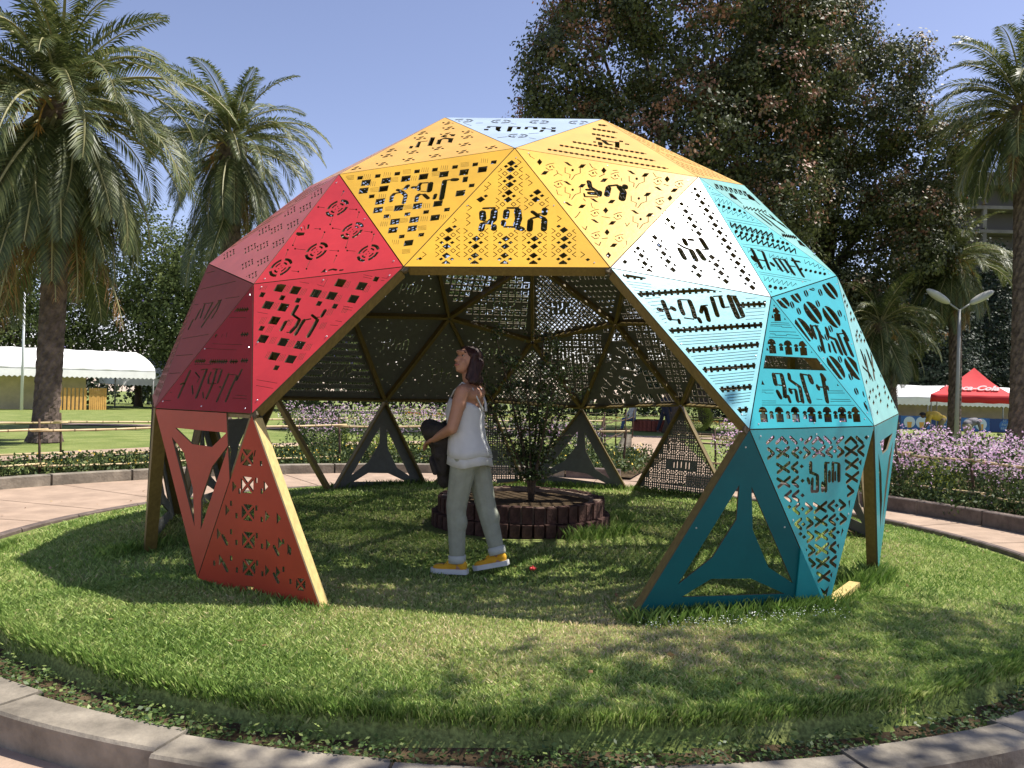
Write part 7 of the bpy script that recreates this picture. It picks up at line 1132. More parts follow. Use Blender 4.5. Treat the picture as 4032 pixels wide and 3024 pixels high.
palm((-17.8, 14.0, gz(-17.8, 14)), (-17.0, 14.0, 6.2), .36, .36, 'palm at the far left, only its fronds reaching into view', 1.15, dict(up=7, mid=14, low=16, hang=14, dead=6), 6)

# ------------------------------------------------------------------ broadleaf trees
M_TREE = leaf_mat('brown_green_leaf', [(0, (.03, .038, .013)), (.42, (.085, .10, .035)), (.62, (.15, .165, .065)), (.78, (.26, .145, .08)), (1, (.44, .21, .13))], rough=.5, trans=.25, spec=.35)
M_JAC = leaf_mat('light_green_leaf', [(0, (.035, .055, .016)), (.5, (.095, .125, .036)), (.9, (.20, .23, .07)), (.95, (.17, .15, .34)), (1, (.22, .19, .42))], rough=.65, trans=.3, spec=.15)
M_CON = leaf_mat('dark_needle', [(0, (.010, .018, .010)), (.6, (.028, .045, .02)), (1, (.065, .085, .045))], rough=.6, trans=.1, spec=.3)
def crown_mesh(lobes, nclump, per, lsize, spread, seed, browned=.4, flat=.8, shell=.62):
    g = np.random.default_rng(seed); lobes = np.array(lobes, float)
    area = (lobes[:, 3] * lobes[:, 4]) ** 1.0; pr_ = area / area.sum(); li = g.choice(len(lobes), nclump, p=pr_)
    d = g.normal(size=(nclump, 3)); d /= np.linalg.norm(d, axis=1)[:, None]
    L_ = lobes[li]; rad = shell + (1.04 - shell) * g.uniform(0, 1, nclump) ** .5
    bumpy = 1 + .16 * np.sin(d[:, 0] * 7 + L_[:, 0] * 3) * np.sin(d[:, 2] * 6 + L_[:, 1]) + .10 * np.sin(d[:, 1] * 13 + d[:, 2] * 11)
    Cc = L_[:, :3] + d * np.stack([L_[:, 3], L_[:, 3], L_[:, 4]], 1) * (rad * bumpy)[:, None]
    inside = np.zeros(nclump, bool)
    for lb in lobes:
        q = (Cc - lb[:3]) / np.array([lb[3], lb[3], lb[4]]); inside |= (q ** 2).sum(1) < .40
    Cc = Cc[~inside]; d = d[~inside]; n = len(Cc)
    base = .5 + .5 * np.sin(Cc[:, 0] * 1.3 + 1.7 * np.sin(Cc[:, 2] * .9)) * np.sin(Cc[:, 2] * 1.5 + Cc[:, 1]); ct = np.clip(g.normal(.36, .12, n) + browned * (base > .66) * (d[:, 2] > -.3) * g.uniform(.5, 1, n), 0, 1)
    P = np.repeat(Cc, per, 0) + g.normal(0, spread, (n * per, 3)) * np.array([1, 1, .6]); tint = np.clip(np.repeat(ct, per) + g.normal(0, .09, n * per), 0, 1)
    s = g.uniform(.6, 1.3, n * per) * lsize; Vq, Fq = leaf_quads(P, s, seed, flat, nrm=np.repeat(d, per, 0))
    return Vq, Fq, np.repeat(tint, 4)
def sublobes(lobes, k, seed, f=.44):
    g = random.Random(seed); out = [(x, y, z, r * .86, v * .86) for x, y, z, r, v in lobes]
    for x, y, z, r, v in lobes:
        for _ in range(k):
            d = Vector((g.gauss(0, 1), g.gauss(-.35, 1), g.gauss(.1, .9))).normalized(); q = r * f * g.uniform(.7, 1.25); out.append((x + d.x * r * .78, y + d.y * r * .78, z + d.z * v * .78, q, q * .85))
    return out
def tree(base, lobes, label, mleaf, nclump, per, lsize, spread, seed, trunk_r=.4, browned=.4, cat='tree', group=None, shell=.62, name='broadleaf_tree'):
    root = empty(name, base, label, cat, group); B = Vector(base); g = random.Random(seed)
    Vq, Fq, T = crown_mesh(lobes, nclump, per, lsize, spread, seed, browned, shell=shell)
    link('crown', np_mesh('crown', Vq - np.array(base)[None, :], Fq, 4, attr=T, mats=[mleaf]), root)
    top = max(l[2] for l in lobes); c0 = Vector((sum(l[0] for l in lobes) / len(lobes), sum(l[1] for l in lobes) / len(lobes), 0))
    m_ = MB(); fork = B + Vector(((c0.x - B.x) * .25, (c0.y - B.y) * .25, (top - B.z) * .33))
    m_.tube([B - Vector((0, 0, .1)), B + Vector((0, 0, .5)), B.lerp(fork, .5), fork], [trunk_r * 1.4, trunk_r, trunk_r * .85, trunk_r * .7], 10)
    for lb in lobes[:12]:
        e = Vector(lb[:3]); mid = fork.lerp(e, .5) + Vector((g.uniform(-.3, .3), g.uniform(-.3, .3), g.uniform(0, .6)))
        m_.tube([fork, mid, e], [trunk_r * .42, trunk_r * .25, trunk_r * .08], 6)
        for _ in range(4):
            d = Vector((g.gauss(0, 1), g.gauss(0, 1), g.gauss(.3, .8))).normalized() * lb[3] * .75; m_.tube([mid.lerp(e, .6), e + d * .5, e + d], [trunk_r * .1, trunk_r * .06, trunk_r * .02], 4)
    m_.build('trunk', M_BARK, root)
    return root
# screen-space spans were measured in the photo; lobes are (x, y, z, radius, vertical radius)
A1 = [(1.6, 27.7, 14.3, 2.4, 2.2), (3.2, 27.5, 15.6, 3.4, 3.6), (3.0, 27.0, 11.6, 2.2, 2.2), (4.2, 28, 19.5, 3.2, 3.6), (6.6, 27.6, 16.5, 4.0, 4.2), (5.6, 26.9, 11.5, 3.4, 3.0), (8.5, 28, 20.5, 4.6, 4.2), (8.6, 27, 12.2, 3.4, 3.6), (9.6, 27.2, 8.6, 3.0, 2.8), (6.2, 28.2, 7.6, 3.4, 2.8), (3.4, 28.8, 7.4, 3.0, 2.8), (10.2, 27.8, 16.4, 3.0, 4.0)]
tree((6.8, 28.6, gz(6.8, 28.6)), sublobes(A1, 8, 3), 'broad tree with rust-brown seed clusters rising behind the dome top', M_TREE, 19000, 14, .165, .22, 21, .42, .62)
B1 = [(13.2, 31.5, 17.2, 3.3, 3.8), (12.6, 31.0, 10.5, 3.2, 3.8), (16.0, 31.8, 14.6, 3.4, 3.2), (12.6, 32.5, 20.0, 3.4, 3.8), (18.6, 31.6, 12.0, 2.7, 3.2), (17.2, 31.2, 8.2, 2.9, 2.8), (14.4, 31.2, 5.6, 3.0, 2.6), (17.3, 33.0, 4.8, 2.5, 2.0), (11.2, 31.8, 14.0, 3.0, 4.0)]
tree((14.6, 32.3, gz(14.6, 32.3)), sublobes(B1, 8, 4), 'dark tall tree with brown tips right of the first, above the teal panels', M_TREE, 16500, 14, .165, .22, 22, .45, .40)
tree((9.3, 33.5, gz(9.3, 33)), [(7.0, 35, 4.0, 3.4, 3.0), (10.5, 35, 4.4, 3.4, 3.2), (13.5, 36, 4.2, 3.4, 3.2), (3.4, 36, 4.6, 3.4, 3.2), (10, 36, 8.5, 4, 3), (4, 37, 8.5, 4, 3)], 'dark understorey tree low behind the rear path', M_CON, 4200, 12, .15, .28, 23, .38, .1)
# light green trees with violet blossom behind the left tents
for i, (x, y, w_, h_) in enumerate(((-39, 57, 5.5, 11.5), (-31.5, 60, 5.2, 12.5), (-24.5, 57, 5.0, 11), (-17.5, 60, 5.2, 10.5), (-10.5, 56, 5.0, 9.5), (-4.0, 60, 5.4, 10), (-47, 60, 6, 13))):
    h_ *= 1.32; z0 = gz(x, y); lobes = [(x, y, z0 + h_ * .72, w_ * .72, h_ * .28), (x - w_ * .5, y - 1, z0 + h_ * .5, w_ * .6, h_ * .27), (x + w_ * .5, y - .6, z0 + h_ * .52, w_ * .6, h_ * .27), (x, y - 1.5, z0 + h_ * .33, w_ * .75, h_ * .22)]
    lb = ['bushy tree at far left behind the marquee', 'tall light green tree behind the marquee ridge', 'light green tree dotted with violet blossom behind the timber slats', 'bushy green tree behind the left palm fronds', 'green tree seen through the left half of the dome', 'green tree seen through the dome behind the woman', 'outermost green tree at the left edge'][i]
    tree((x, y, z0), lobes, lb, M_JAC, 2400, 12, .26, .42, 40 + i, .3, .35, group='blossoming trees behind the marquee')
hl = [(x, 70 + 4 * math.sin(x), gz(x, 70) + 2.2 + .8 * math.sin(x * .7), 3.4, 3.0) for x in np.arange(-95, 100, 4.2)]
Vq, Fq, T = crown_mesh(hl, 6500, 9, .48, .55, 91, .1, shell=.5)
tag(link('hedge', np_mesh('hedge', Vq, Fq, 4, attr=T, mats=[M_CON])), 'long dark hedge closing the far edge of the park', 'hedge')
# trunks standing in the dark under those trees
for i, (x, y) in enumerate(((-19.5, 50), (-17.2, 50.5), (-21.5, 52))):
    m_ = MB(); z0 = gz(x, y); rr0 = .34; m_.tube([(x, y, z0 - .1), (x + .1, y, z0 + 1), (x - .1, y, z0 + 4), (x + .3, y, z0 + 9)], [rr0 * 1.5, rr0, rr0 * .9, rr0 * .7], 9)
# dark conifers at the right
for i, (x, y, r, h) in enumerate(((33.5, 60, 4.5, 17), (41.5, 66, 5.5, 17), (48.5, 68, 5.5, 16.5), (37, 72, 6, 16), (27, 66, 5, 15), (56, 72, 6, 17), (19.5, 60, 5, 12))):
    z0 = gz(x, y); lobes = [(x, y, z0 + h * (.14 + .12 * k), r * (1 - .13 * k), h * .11) for k in range(7)]
    lb = ['dark conifer right behind the dense palm', 'dark conifer beside the unfinished building', 'dark conifer above the red canopy', 'dark conifer deep behind the red canopy', 'dark conifer left of the lamp', 'dark conifer at the far right edge', 'dark low conifer behind the right side of the dome'][i]
    tree((x, y, z0), lobes, lb, M_CON, 3000, 12, .26, .4, 60 + i, .3, .1, group='dark conifers at the back right', shell=.45, name='conifer')
# shade tree outside the frame to the right: its dappled shadow falls on the front lawn
sh = [(4.7, -3.4, 7.0, 1.1, .8), (6.3, -3.1, 7.2, 1.3, .9), (7.6, -2.6, 7.6, 1.3, 1.0), (5.6, -4.1, 6.9, 1.2, .8), (3.7, -3.9, 7.2, .9, .6), (8.4, -3.9, 7.9, 1.5, 1.1), (7.2, -4.6, 7.4, 1.2, .8)]
tree((9.8, -5.2, -.25), sh, 'leafy shade tree standing outside the right edge of the view', M_JAC, 850, 12, .13, .15, 71, .16, .1, shell=.2)

# ------------------------------------------------------------------ flower beds
M_ASTER = leaf_mat('aster_petal', [(0, (.60, .30, .55)), (.5, (.85, .56, .76)), (1, (.95, .82, .88))], rough=.6, trans=.3, spec=.2)
M_STEMG = leaf_mat('bed_green', [(0, (.025, .045, .015)), (.6, (.07, .11, .03)), (1, (.18, .22, .07))], rough=.6, trans=.2, spec=.3)
M_YELF = leaf_mat('yellow_green', [(0, (.25, .32, .04)), (1, (.55, .60, .12))], rough=.6, trans=.3)
def aster_field(name, label, pts, h, seed, fl=70, gr=150, cat='flowers', petal=.036, matf=None, hvar=.2, matg=None, gsize=.055):
    g = np.random.default_rng(seed); P = np.array(pts); n = len(P)
    hh = h * (1 - hvar + 2 * hvar * g.uniform(0, 1, n))
    r = .26; cx = np.repeat(P[:, 0], fl); cy = np.repeat(P[:, 1], fl); ch = np.repeat(hh, fl); base = gzn(cx, cy) + .06
    a = g.uniform(0, 2 * PI, n * fl); rr = r * g.uniform(0, 1, n * fl) ** .6; dome = 1 - .35 * (rr / r) ** 2
    z = base + ch * (dome - .22 * g.uniform(0, 1, n * fl) ** 2.2)
    F_P = np.stack([cx + rr * np.cos(a), cy + rr * np.sin(a), z], 1); Vq, Fq = leaf_quads(F_P, g.uniform(.7, 1.2, n * fl) * petal, seed, .75)
    root = link(name, np_mesh(name, Vq, Fq, 4, attr=np.repeat(np.clip(g.normal(.55, .25, n * fl), 0, 1), 4), mats=[matf or M_ASTER])); tag(root, label, cat, kind='stuff')
    cx = np.repeat(P[:, 0], gr); cy = np.repeat(P[:, 1], gr); ch = np.repeat(hh, gr); a = g.uniform(0, 2 * PI, n * gr); rr = r * 1.1 * g.uniform(0, 1, n * gr) ** .5
    z = gzn(cx, cy) + .06 + ch * g.uniform(.02, .93, n * gr); G_P = np.stack([cx + rr * np.cos(a), cy + rr * np.sin(a), z], 1)
    Vq, Fq = leaf_quads(G_P, g.uniform(.6, 1.4, n * gr) * gsize, seed + 1, 1.6)
    link('stems', np_mesh('stems', Vq, Fq, 4, attr=np.repeat(g.uniform(0, 1, n * gr), 4), mats=[matg or M_STEMG]), root)
def polar_pts(a0, a1, r0f, r1, step, seed, jit=.3):
    g = random.Random(seed); out = []; r = 0
    rmax = r1
    y = -20
    X0 = -25
    xx = X0
    while xx < 30:
        yy = -8
        while yy < 30:
            px, py = xx + g.uniform(-jit, jit) * step, yy + g.uniform(-jit, jit) * step; a = math.degrees(math.atan2(py, px)) % 360; rr = math.hypot(px, py)
            if a0 <= a <= a1 and r0f(a) < rr < (r1(a) if callable(r1) else r1): out.append((px, py))
            yy += step
        xx += step
    return out
aster_field('aster_flowers', 'mass of pale violet asters filling the right bed behind the bamboo fence', polar_pts(0, 62, lambda a: r_out(a) + (.62 if a < 45 else .4), lambda a: 10.8 if a < 30 else 10.0, .34, 1), .93, 101, fl=95, gr=140, petal=.046)
aster_field('aster_flowers', 'second drift of pale violet asters towards the twig fence at the right', polar_pts(12, 52, lambda a: 10.9, 14.5, .42, 9), .56, 103, fl=60, gr=60)
aster_field('aster_flowers', 'clump of violet asters behind the left half of the dome', [p for p in polar_pts(97, 118, lambda a: 8.9, 10.9, .34, 2)], 1.05, 105, fl=55, gr=90)
aster_field('aster_flowers', 'violet asters behind the woman and the rear legs', [p for p in polar_pts(80, 97, lambda a: 7.7, 9.3, .34, 4)], .9, 107, fl=45, gr=110)
low = [p for p in polar_pts(74, 182, lambda a: r_out(a) + .35, lambda a: r_out(a) + float(np.interp(a, [73, 100, 130, 150, 183], [4.0, 2.6, 1.9, 1.25, 1.1])), .3, 5)]
aster_field('bed_plants', 'low green bedding plants with a few yellow flowers in the rear and left bed', low, .27, 109, fl=3, gr=120, cat='plants', petal=.05, matf=mat('yellow_bloom', (.75, .50, .04), .6), hvar=.45, gsize=.06)
low2 = [p for p in polar_pts(2, 60, lambda a: r_out(a) + .22, lambda a: r_out(a) + 1.0, .3, 6)]
aster_field('bed_plants', 'low leafy plants along the front of the right bed', low2, .42, 111, fl=3, gr=140, cat='plants', petal=.03, matf=M_ASTER, hvar=.5)
aster_field('golden_shrub', 'lime-yellow leafy plant in the right bed beside a fence post', [(6.55 + random.gauss(0, .09), 4.9 + random.gauss(0, .09)) for _ in range(10)], .62, 113, fl=20, gr=200, cat='plants', petal=.04, matf=M_YELF, matg=M_YELF, gsize=.05)
aster_field('golden_shrub', 'yellow-green plants in the rear bed seen below the dome', [(-3.6 + .45 * k + random.gauss(0, .1), 8.4 + random.gauss(0, .3)) for k in range(9)], .5, 115, fl=20, gr=150, cat='plants', petal=.04, matf=M_YELF, matg=M_YELF, gsize=.055)
aster_field('tall_grass_clump', 'dense grey-green clump at the left edge of the bed', [(-9.0 + random.gauss(0, .25), 2.35 + random.gauss(0, .35)) for _ in range(34)], .85, 117, fl=2, gr=260, cat='plants', matg=leaf_mat('olive_leaf', [(0, (.06, .07, .025)), (1, (.22, .22, .09))]), gsize=.05)
aster_field('marigold_strip', 'strip of red and yellow flowers far beyond the rear path', [(x, 36.5 + .3 * math.sin(x)) for x in np.arange(-6, 16, .4)], .35, 119, fl=60, gr=60, petal=.07, matf=leaf_mat('red_yellow_bloom', [(0, (.55, .05, .03)), (.5, (.6, .1, .03)), (.55, (.7, .5, .05)), (1, (.7, .55, .08))]))
# round clipped bush
def ball_bush(loc, r, label, seed, m_=None):
    g = np.random.default_rng(seed); n = 9000; d = g.normal(size=(n, 3)); d /= np.linalg.norm(d, axis=1)[:, None]; P = d * r * g.uniform(.82, 1.02, n)[:, None]; P[:, 2] = P[:, 2] * .85 + r * .8
    Vq, Fq = leaf_quads(P, g.uniform(.03, .07, n), seed, 1); o = link('clipped_bush', np_mesh('clipped_bush', Vq, Fq, 4, attr=np.repeat(g.uniform(0, 1, n), 4), mats=[m_ or M_STEMG])); o.location = loc; tag(o, label, 'bush')
ball_bush((-4.75, 11.6, gz(-4.7, 11.6) - .1), .62, 'round clipped green bush on the lawn behind the dome entrance', 5)
ball_bush((-7.9, 22, gz(-8, 22) - .1), .8, 'round clipped bush beside the far left path', 6)
ball_bush((8.6, 33, gz(8.6, 33) - .1), .9, 'bright round bush on the far lawn right of the planter', 7, M_YELF)

# ------------------------------------------------------------------ bamboo and twig fences
M_BAMB = mat('pale_bamboo', (.56, .42, .22), .5, .4, noise_scale=5, noise_amt=.15)
M_NODE = mat('bamboo_node', (.25, .17, .09), .7)
M_STICK = mat('dark_stick', (.085, .055, .038), .9, .2, noise_scale=10, noise_amt=.3)
def fence(label, posts, hs, ph=.95, rail_r=.018, m_r=None, seed=0, lean=.06, name='bamboo_fence', post_r=.022):
    g = random.Random(seed); x0, y0 = posts[0]; root = empty(name, (x0, y0, gz(x0, y0)), label, 'fence')
    for x, y in posts:
        z = gz(x, y); m_ = MB(); lx, ly = g.uniform(-lean, lean), g.uniform(-lean, lean); m_.tube([(x, y, z - .1), (x + lx * .5, y + ly * .5, z + ph * .5), (x + lx, y + ly, z + ph * g.uniform(.92, 1.1))], [post_r, post_r * .95, post_r * .8], 6); m_.build('post', M_STICK, root)
    for h in hs:
        for (a, b) in zip(posts[:-1], posts[1:]):
            A_ = Vector((a[0], a[1], gz(*a) + h + g.uniform(-.03, .03))); B_ = Vector((b[0], b[1], gz(*b) + h + g.uniform(-.03, .03))); d = (B_ - A_); n_ = d.normalized(); off = Vector((0, -.03, 0))
            A_ -= n_ * .12; B_ += n_ * .12; L = (B_ - A_).length; k = max(2, int(L / .28)); m_ = MB()
            P = []; R_ = []
            for i in range(k + 1):
                p = A_.lerp(B_, i / k) + off + Vector((0, 0, -.02 * math.sin(PI * i / k))); P.append(p); R_.append(rail_r * (1.12 if i % 2 else .95))
            m_.tube(P, R_, 7)
            for i in range(1, k): m_.tube([P[i] - n_ * .008, P[i] + n_ * .008], [rail_r * 1.25] * 2, 7, mat=1)
            m_.build('rail', [m_r or M_BAMB, M_NODE], root)
    return root
def arc_posts(a0, a1, n, rf): return [(rf(a) * math.cos(math.radians(a)), rf(a) * math.sin(math.radians(a))) for a in np.linspace(a0, a1, n)]
fence('pale bamboo rail fence round the left and rear flower bed', [(-9.9, .9), (-7.28, 4.24), (-5.5, 6.0), (-3.4, 7.45), (-1.2, 8.1), (.6, 8.2), (2.0, 7.8)], (.24, .80), seed=1)
fence('second bamboo rail fence at the back of the left bed', [(-13.5, 4.6), (-8.75, 7.47), (-6.2, 9.9), (-3.34, 12.2), (0, 13.6), (2.2, 14.6)], (.14, .74), seed=2, ph=.85)
fence('bamboo rail fence in front of the violet asters at the right', [(3.6, 6.9), (5.0, 5.3), (5.78, 4.27), (6.35, 3.3), (6.75, 1.5), (6.85, -.5)], (.32, .76), seed=3, lean=.1)
fence('dark twig fence behind the asters where the gardeners work', [(3.9, 13.5), (6.0, 13.0), (8.0, 12.3), (9.6, 11.6), (10.8, 10.9), (12.0, 9.9), (13.4, 8.4), (14.6, 6.6)], (.30, .52), seed=4, ph=.62, m_r=M_STICK, rail_r=.02, name='twig_fence', lean=.1)
fence('second bamboo fence behind the asters along the far lawn', [(4.4, 15.5), (8.2, 15.0), (12.2, 14.0), (15.8, 11.8), (19, 8.5)], (.22, .42), seed=5, ph=.6)
fence('thin stick fence along the left side of the rear path', [(1.7, 9.2), (2.1, 12.2), (2.7, 15.2), (3.3, 18.2), (4.0, 21.5)], (.35, .75), seed=6, ph=1.0, m_r=M_STICK, rail_r=.012, name='stick_fence', lean=.1)
fence('bamboo rails on the far side of the lawn beyond the rear path', [(-6, 34.5), (-1, 35), (4, 35.2), (9, 35.2), (14, 35), (19, 34)], (.3, .65), seed=7)
# sawtooth kerb blocks beside the rear path
rk = empty('kerb', (0, 0, 0)); rk['kind'] = 'structure'
for k in range(22):
    t = k / 21; y = 8.0 + 13.5 * t; x = float(np.interp(y, [6.3, 8, 12, 17, 22.3], [2.65, 3.0, 3.5, 4.2, 4.9])) - .98
    m_ = MB(); m_.box((x, y, gz(x, y) + .06), (.13, .42, .17), Matrix.Rotation(.45, 3, 'Z')); m_.build('kerb_stone', M_SLAB, rk, (0, 0, 0))

# ------------------------------------------------------------------ tents, lamps, building
M_CANV = mat('white_canvas', (.78, .78, .76), .7, .2, noise_scale=2, noise_amt=.04)
M_CANVW = mat('beige_canvas', (.62, .54, .36), .8, .2, noise_scale=2, noise_amt=.08)
M_STEEL = mat('grey_steel', (.30, .30, .29), .5, .4)
M_TIMB = mat('orange_timber', (.62, .35, .10), .6, .3, noise_scale=3, noise_amt=.12)
def marquee(c, ang, L, W_, eave, ridge, label, walls=True, scal=True, open_end=0.0):
    cx, cy = c; z0 = gz(cx, cy); root = empty('marquee', (cx, cy, z0), label, 'marquee'); ux = Vector((math.cos(ang), math.sin(ang), 0)); uy = Vector((-ux.y, ux.x, 0)); O = Vector((cx, cy, z0))
    def q(a, b, z): return O + ux * a + uy * b + Vector((0, 0, z))
    m_ = MB(); rings = []
    for i in range(17):
        a = -L / 2 + L * i / 16; sag = .05 * math.sin(i * PI / 2) ** 2
        rings.append([q(a, W_ / 2 * math.sin(PI / 2 * t) * (1.0), eave + (ridge - eave) * (.55 * math.cos(PI / 2 * abs(t)) + .45 * (1 - abs(math.sin(PI / 2 * t)))) - sag) for t in np.linspace(-1, 1, 13)])
    m_.loft(rings, caps=False); cp = m_.build('canopy', M_CANV, root); s = cp.modifiers.new('s', 'SOLIDIFY'); s.thickness = .02
    m_ = MB()
    for sg in (-1, 1):
        n = int(L / .3)
        for i in range(n):
            a0 = -L / 2 + L * i / n; a1 = -L / 2 + L * (i + 1) / n; h = .42
            m_.add([q(a0, sg * W_ / 2, eave), q(a1, sg * W_ / 2, eave), q(a1, sg * (W_ / 2 + .02), eave - h), q((a0 + a1) / 2, sg * (W_ / 2 + .02), eave - h - .1), q(a0, sg * (W_ / 2 + .02), eave - h)], [(0, 1, 2, 3, 4)])
    for sg in (-1, 1):
        V_ = [q(sg * L / 2, W_ / 2 * math.sin(PI / 2 * t), eave + (ridge - eave) * (.55 * math.cos(PI / 2 * abs(t)) + .45 * (1 - abs(math.sin(PI / 2 * t))))) for t in np.linspace(-1, 1, 13)] + [q(sg * L / 2, W_ / 2, eave - .4), q(sg * L / 2, -W_ / 2, eave - .4)]
        m_.add(V_, [tuple(range(15))])
    m_.build('valance', M_CANV, root)
    for a in np.linspace(-L / 2 + .1, L / 2 - .1, max(2, int(L / 5) + 1)):
        for b in (-1, 1):
            m2 = MB(); m2.tube([q(a, b * (W_ / 2 - .08), 0), q(a, b * (W_ / 2 - .08), eave)], .05, 7); m2.build('pole', M_STEEL, root)
    if walls:
        m2 = MB(); m2.box(q(-open_end / 2, -.6, eave / 2 - .1), (L - open_end, .04, eave - .1), Matrix.Rotation(ang, 3, 'Z')); m2.box(q(-L / 2 + .1, 0, eave / 2 - .1), (.04, W_ - .3, eave - .1), Matrix.Rotation(ang, 3, 'Z')); m2.build('side_wall', M_CANVW, root)
    return root, q
# left marquee: front eave runs away from the left edge towards the trees
P0 = Vector((-33.5, 39.3)); P1 = Vector((-25.2, 48.9)); d_ = (P1 - P0); an = math.atan2(d_.y, d_.x); mid = (P0 + P1) / 2 + Vector((-math.sin(an), math.cos(an))) * 3.2
mq, q_ = marquee((mid.x, mid.y), an, d_.length, 6.2, 2.6, 4.0, 'long white arched marquee with scalloped edge on the left lawn', open_end=3.6)
for k in range(17):
    a = .15 + (k * .25 if k < 8 else 2.05 + (k - 8) * .125); m_ = MB(); p = q_(a, -2.7, .72); m_.box(p, (.16 if k < 8 else .1, .05, 1.44), Matrix.Rotation(an, 3, 'Z')); m_.build('timber_slat', M_TIMB, mq)
m_ = MB(); p = q_(-.4, -3.06, 1.5); m_.box(p, (.85, .03, .45), Matrix.Rotation(an, 3, 'Z')); m_.build('notice_sheet', mat('pale_blue_sheet', (.55, .62, .72), .7), mq)
marquee((-28.5, 58.5), an - .2, 9, 5.5, 2.2, 3.9, 'smaller pale marquee half hidden behind the long one', walls=False)
mq2, q2 = marquee((31, 53), -.02, 26, 6, 2.25, 3.2, 'long grey-white marquee at the back right behind the red canopy')
# blue drinks banners along the front of that marquee
M_BLUEB = mat('blue_banner', (.035, .12, .36), .55, .3, noise_scale=1.5, noise_amt=.2); M_NAVYB = mat('navy_banner', (.02, .05, .18), .55, .3)
M_FOAM = mat('beer_foam', (.52, .62, .74), .6); M_BEER = mat('beer_gold', (.62, .33, .06), .5); M_LOGO = mat('logo_pale', (.30, .40, .52), .6)
def text_mesh(name, s, size, m_, parent, origin, ux, uz, extr=.004, font=None, shear=0, bold=0):
    cu = bpy.data.curves.new(name, 'FONT'); cu.body = s; cu.size = size; cu.extrude = extr; cu.align_x = 'CENTER'; cu.align_y = 'CENTER'; cu.shear = shear; cu.offset = bold; cu.resolution_u = 3
    o = bpy.data.objects.new('tmp', cu); COL.objects.link(o); dg = bpy.context.evaluated_depsgraph_get(); me = bpy.data.meshes.new_from_object(o.evaluated_get(dg)); bpy.data.objects.remove(o)
    ux = Vector(ux).normalized(); uz = Vector(uz).normalized(); nn = ux.cross(uz); M_ = Matrix((ux, uz, nn)).transposed(); org = Vector(origin) - (parent.location if parent else Vector())
    for v in me.vertices: v.co = org + M_ @ v.co
    me.materials.clear(); me.materials.append(m_); return link(name, me, parent)
for k in range(11):
    x = 19.2 + k * 2.05; y = 49.85; z0 = gz(x, y) + .02; kind = k % 2
    b = empty('banner', (x, y, z0), None, 'banner', 'blue drinks banners along the rear marquee')
    od = ('first', 'second', 'third', 'fourth', 'fifth', 'sixth', 'seventh', 'eighth', 'ninth', 'tenth', 'eleventh')[k]
    b['label'] = ('blue banner with two foaming beer glasses, ' if kind == 0 else 'navy banner with a pale round lager logo, ') + od + ' from the left in its row'
    m_ = MB(); m_.box((x, y, z0 + .46), (2.03, .03, .92)); m_.build('sheet', M_BLUEB if kind == 0 else M_NAVYB, b)
    if kind == 0:
        for dx in (-.42, .42):
            m_ = MB(); m_.tube([(x + dx, y - .018, z0 + .48), (x + dx, y - .024, z0 + .48)], [.40, .38], 16, smooth=False); m_.v = [(vx, vy, vz) for vx, vy, vz in m_.v]; m_.build('foam', M_FOAM, b)
            m_ = MB(); m_.prism([(x + dx - .17, y - .027, z0 + .5), (x + dx + .17, y - .027, z0 + .5), (x + dx + .13, y - .027, z0 + .1), (x + dx - .13, y - .027, z0 + .1)], (0, -.006, 0)); m_.build('glass', M_BEER, b)
    else:
        m_ = MB(); m_.tube([(x, y - .018, z0 + .46), (x, y - .024, z0 + .46)], [.38, .38], 18, smooth=False); m_.build('disc', M_BLUEB, b)
        text_mesh('lettering', 'ST\nPAS\nFREE', .27, M_LOGO, b, (x, y - .03, z0 + .50), (1, 0, 0), (0, 0, 1))
# red pop-up canopy
M_REDC = mat('red_canopy', (.74, .045, .05), .6, .3, noise_scale=2, noise_amt=.05); M_REDV = mat('red_valance', (.60, .03, .04), .65, .3)
rc = (25.3, 38.6); z0 = gz(*rc); rt = empty('pop_up_canopy', (rc[0], rc[1], z0), 'bright red pop-up canopy with white cola lettering at the right', 'canopy'); an2 = -.53
def rq(a, b, z): c, s = math.cos(an2), math.sin(an2); return Vector((rc[0] + a * c - b * s, rc[1] + a * s + b * c, z0 + z))
h_ = 2.0; ap = rq(0, 0, 3.82); cor = [rq(-h_, -h_, 2.28), rq(h_, -h_, 2.28), rq(h_, h_, 2.28), rq(-h_, h_, 2.28)]
m_ = MB(); 
for i in range(4):
    a, b = cor[i], cor[(i + 1) % 4]; rows = 6; V_ = []
    for r in range(rows + 1):
        t = r / rows
        for c_ in range(rows + 1):
            p = a.lerp(b, c_ / rows).lerp(ap, t); V_.append(p - Vector((0, 0, .16 * math.sin(PI * t) * (1 - .3 * abs(c_ / rows - .5)))))
    m_.add(V_, [(r * (rows + 1) + c_, r * (rows + 1) + c_ + 1, (r + 1) * (rows + 1) + c_ + 1, (r + 1) * (rows + 1) + c_) for r in range(rows) for c_ in range(rows)], 0, True)
cn = m_.build('canopy', M_REDC, rt)
m_ = MB()
for i in range(4):
    a, b = cor[i], cor[(i + 1) % 4]; n = 12
    top_ = [a.lerp(b, k / n) for k in range(n + 1)]; bot = [p + Vector((0, 0, -.42 + .02 * math.sin(k * 2))) + (p - Vector((rc[0], rc[1], p.z))).normalized() * (.03 * math.sin(k * 1.7)) for k, p in enumerate(top_)]
    m_.add(top_ + bot, [(k, k + 1, k + n + 2, k + n + 1) for k in range(n)], 0, True)
vl = m_.build('valance', M_REDV, rt); sd = vl.modifiers.new('s', 'SOLIDIFY'); sd.thickness = .015
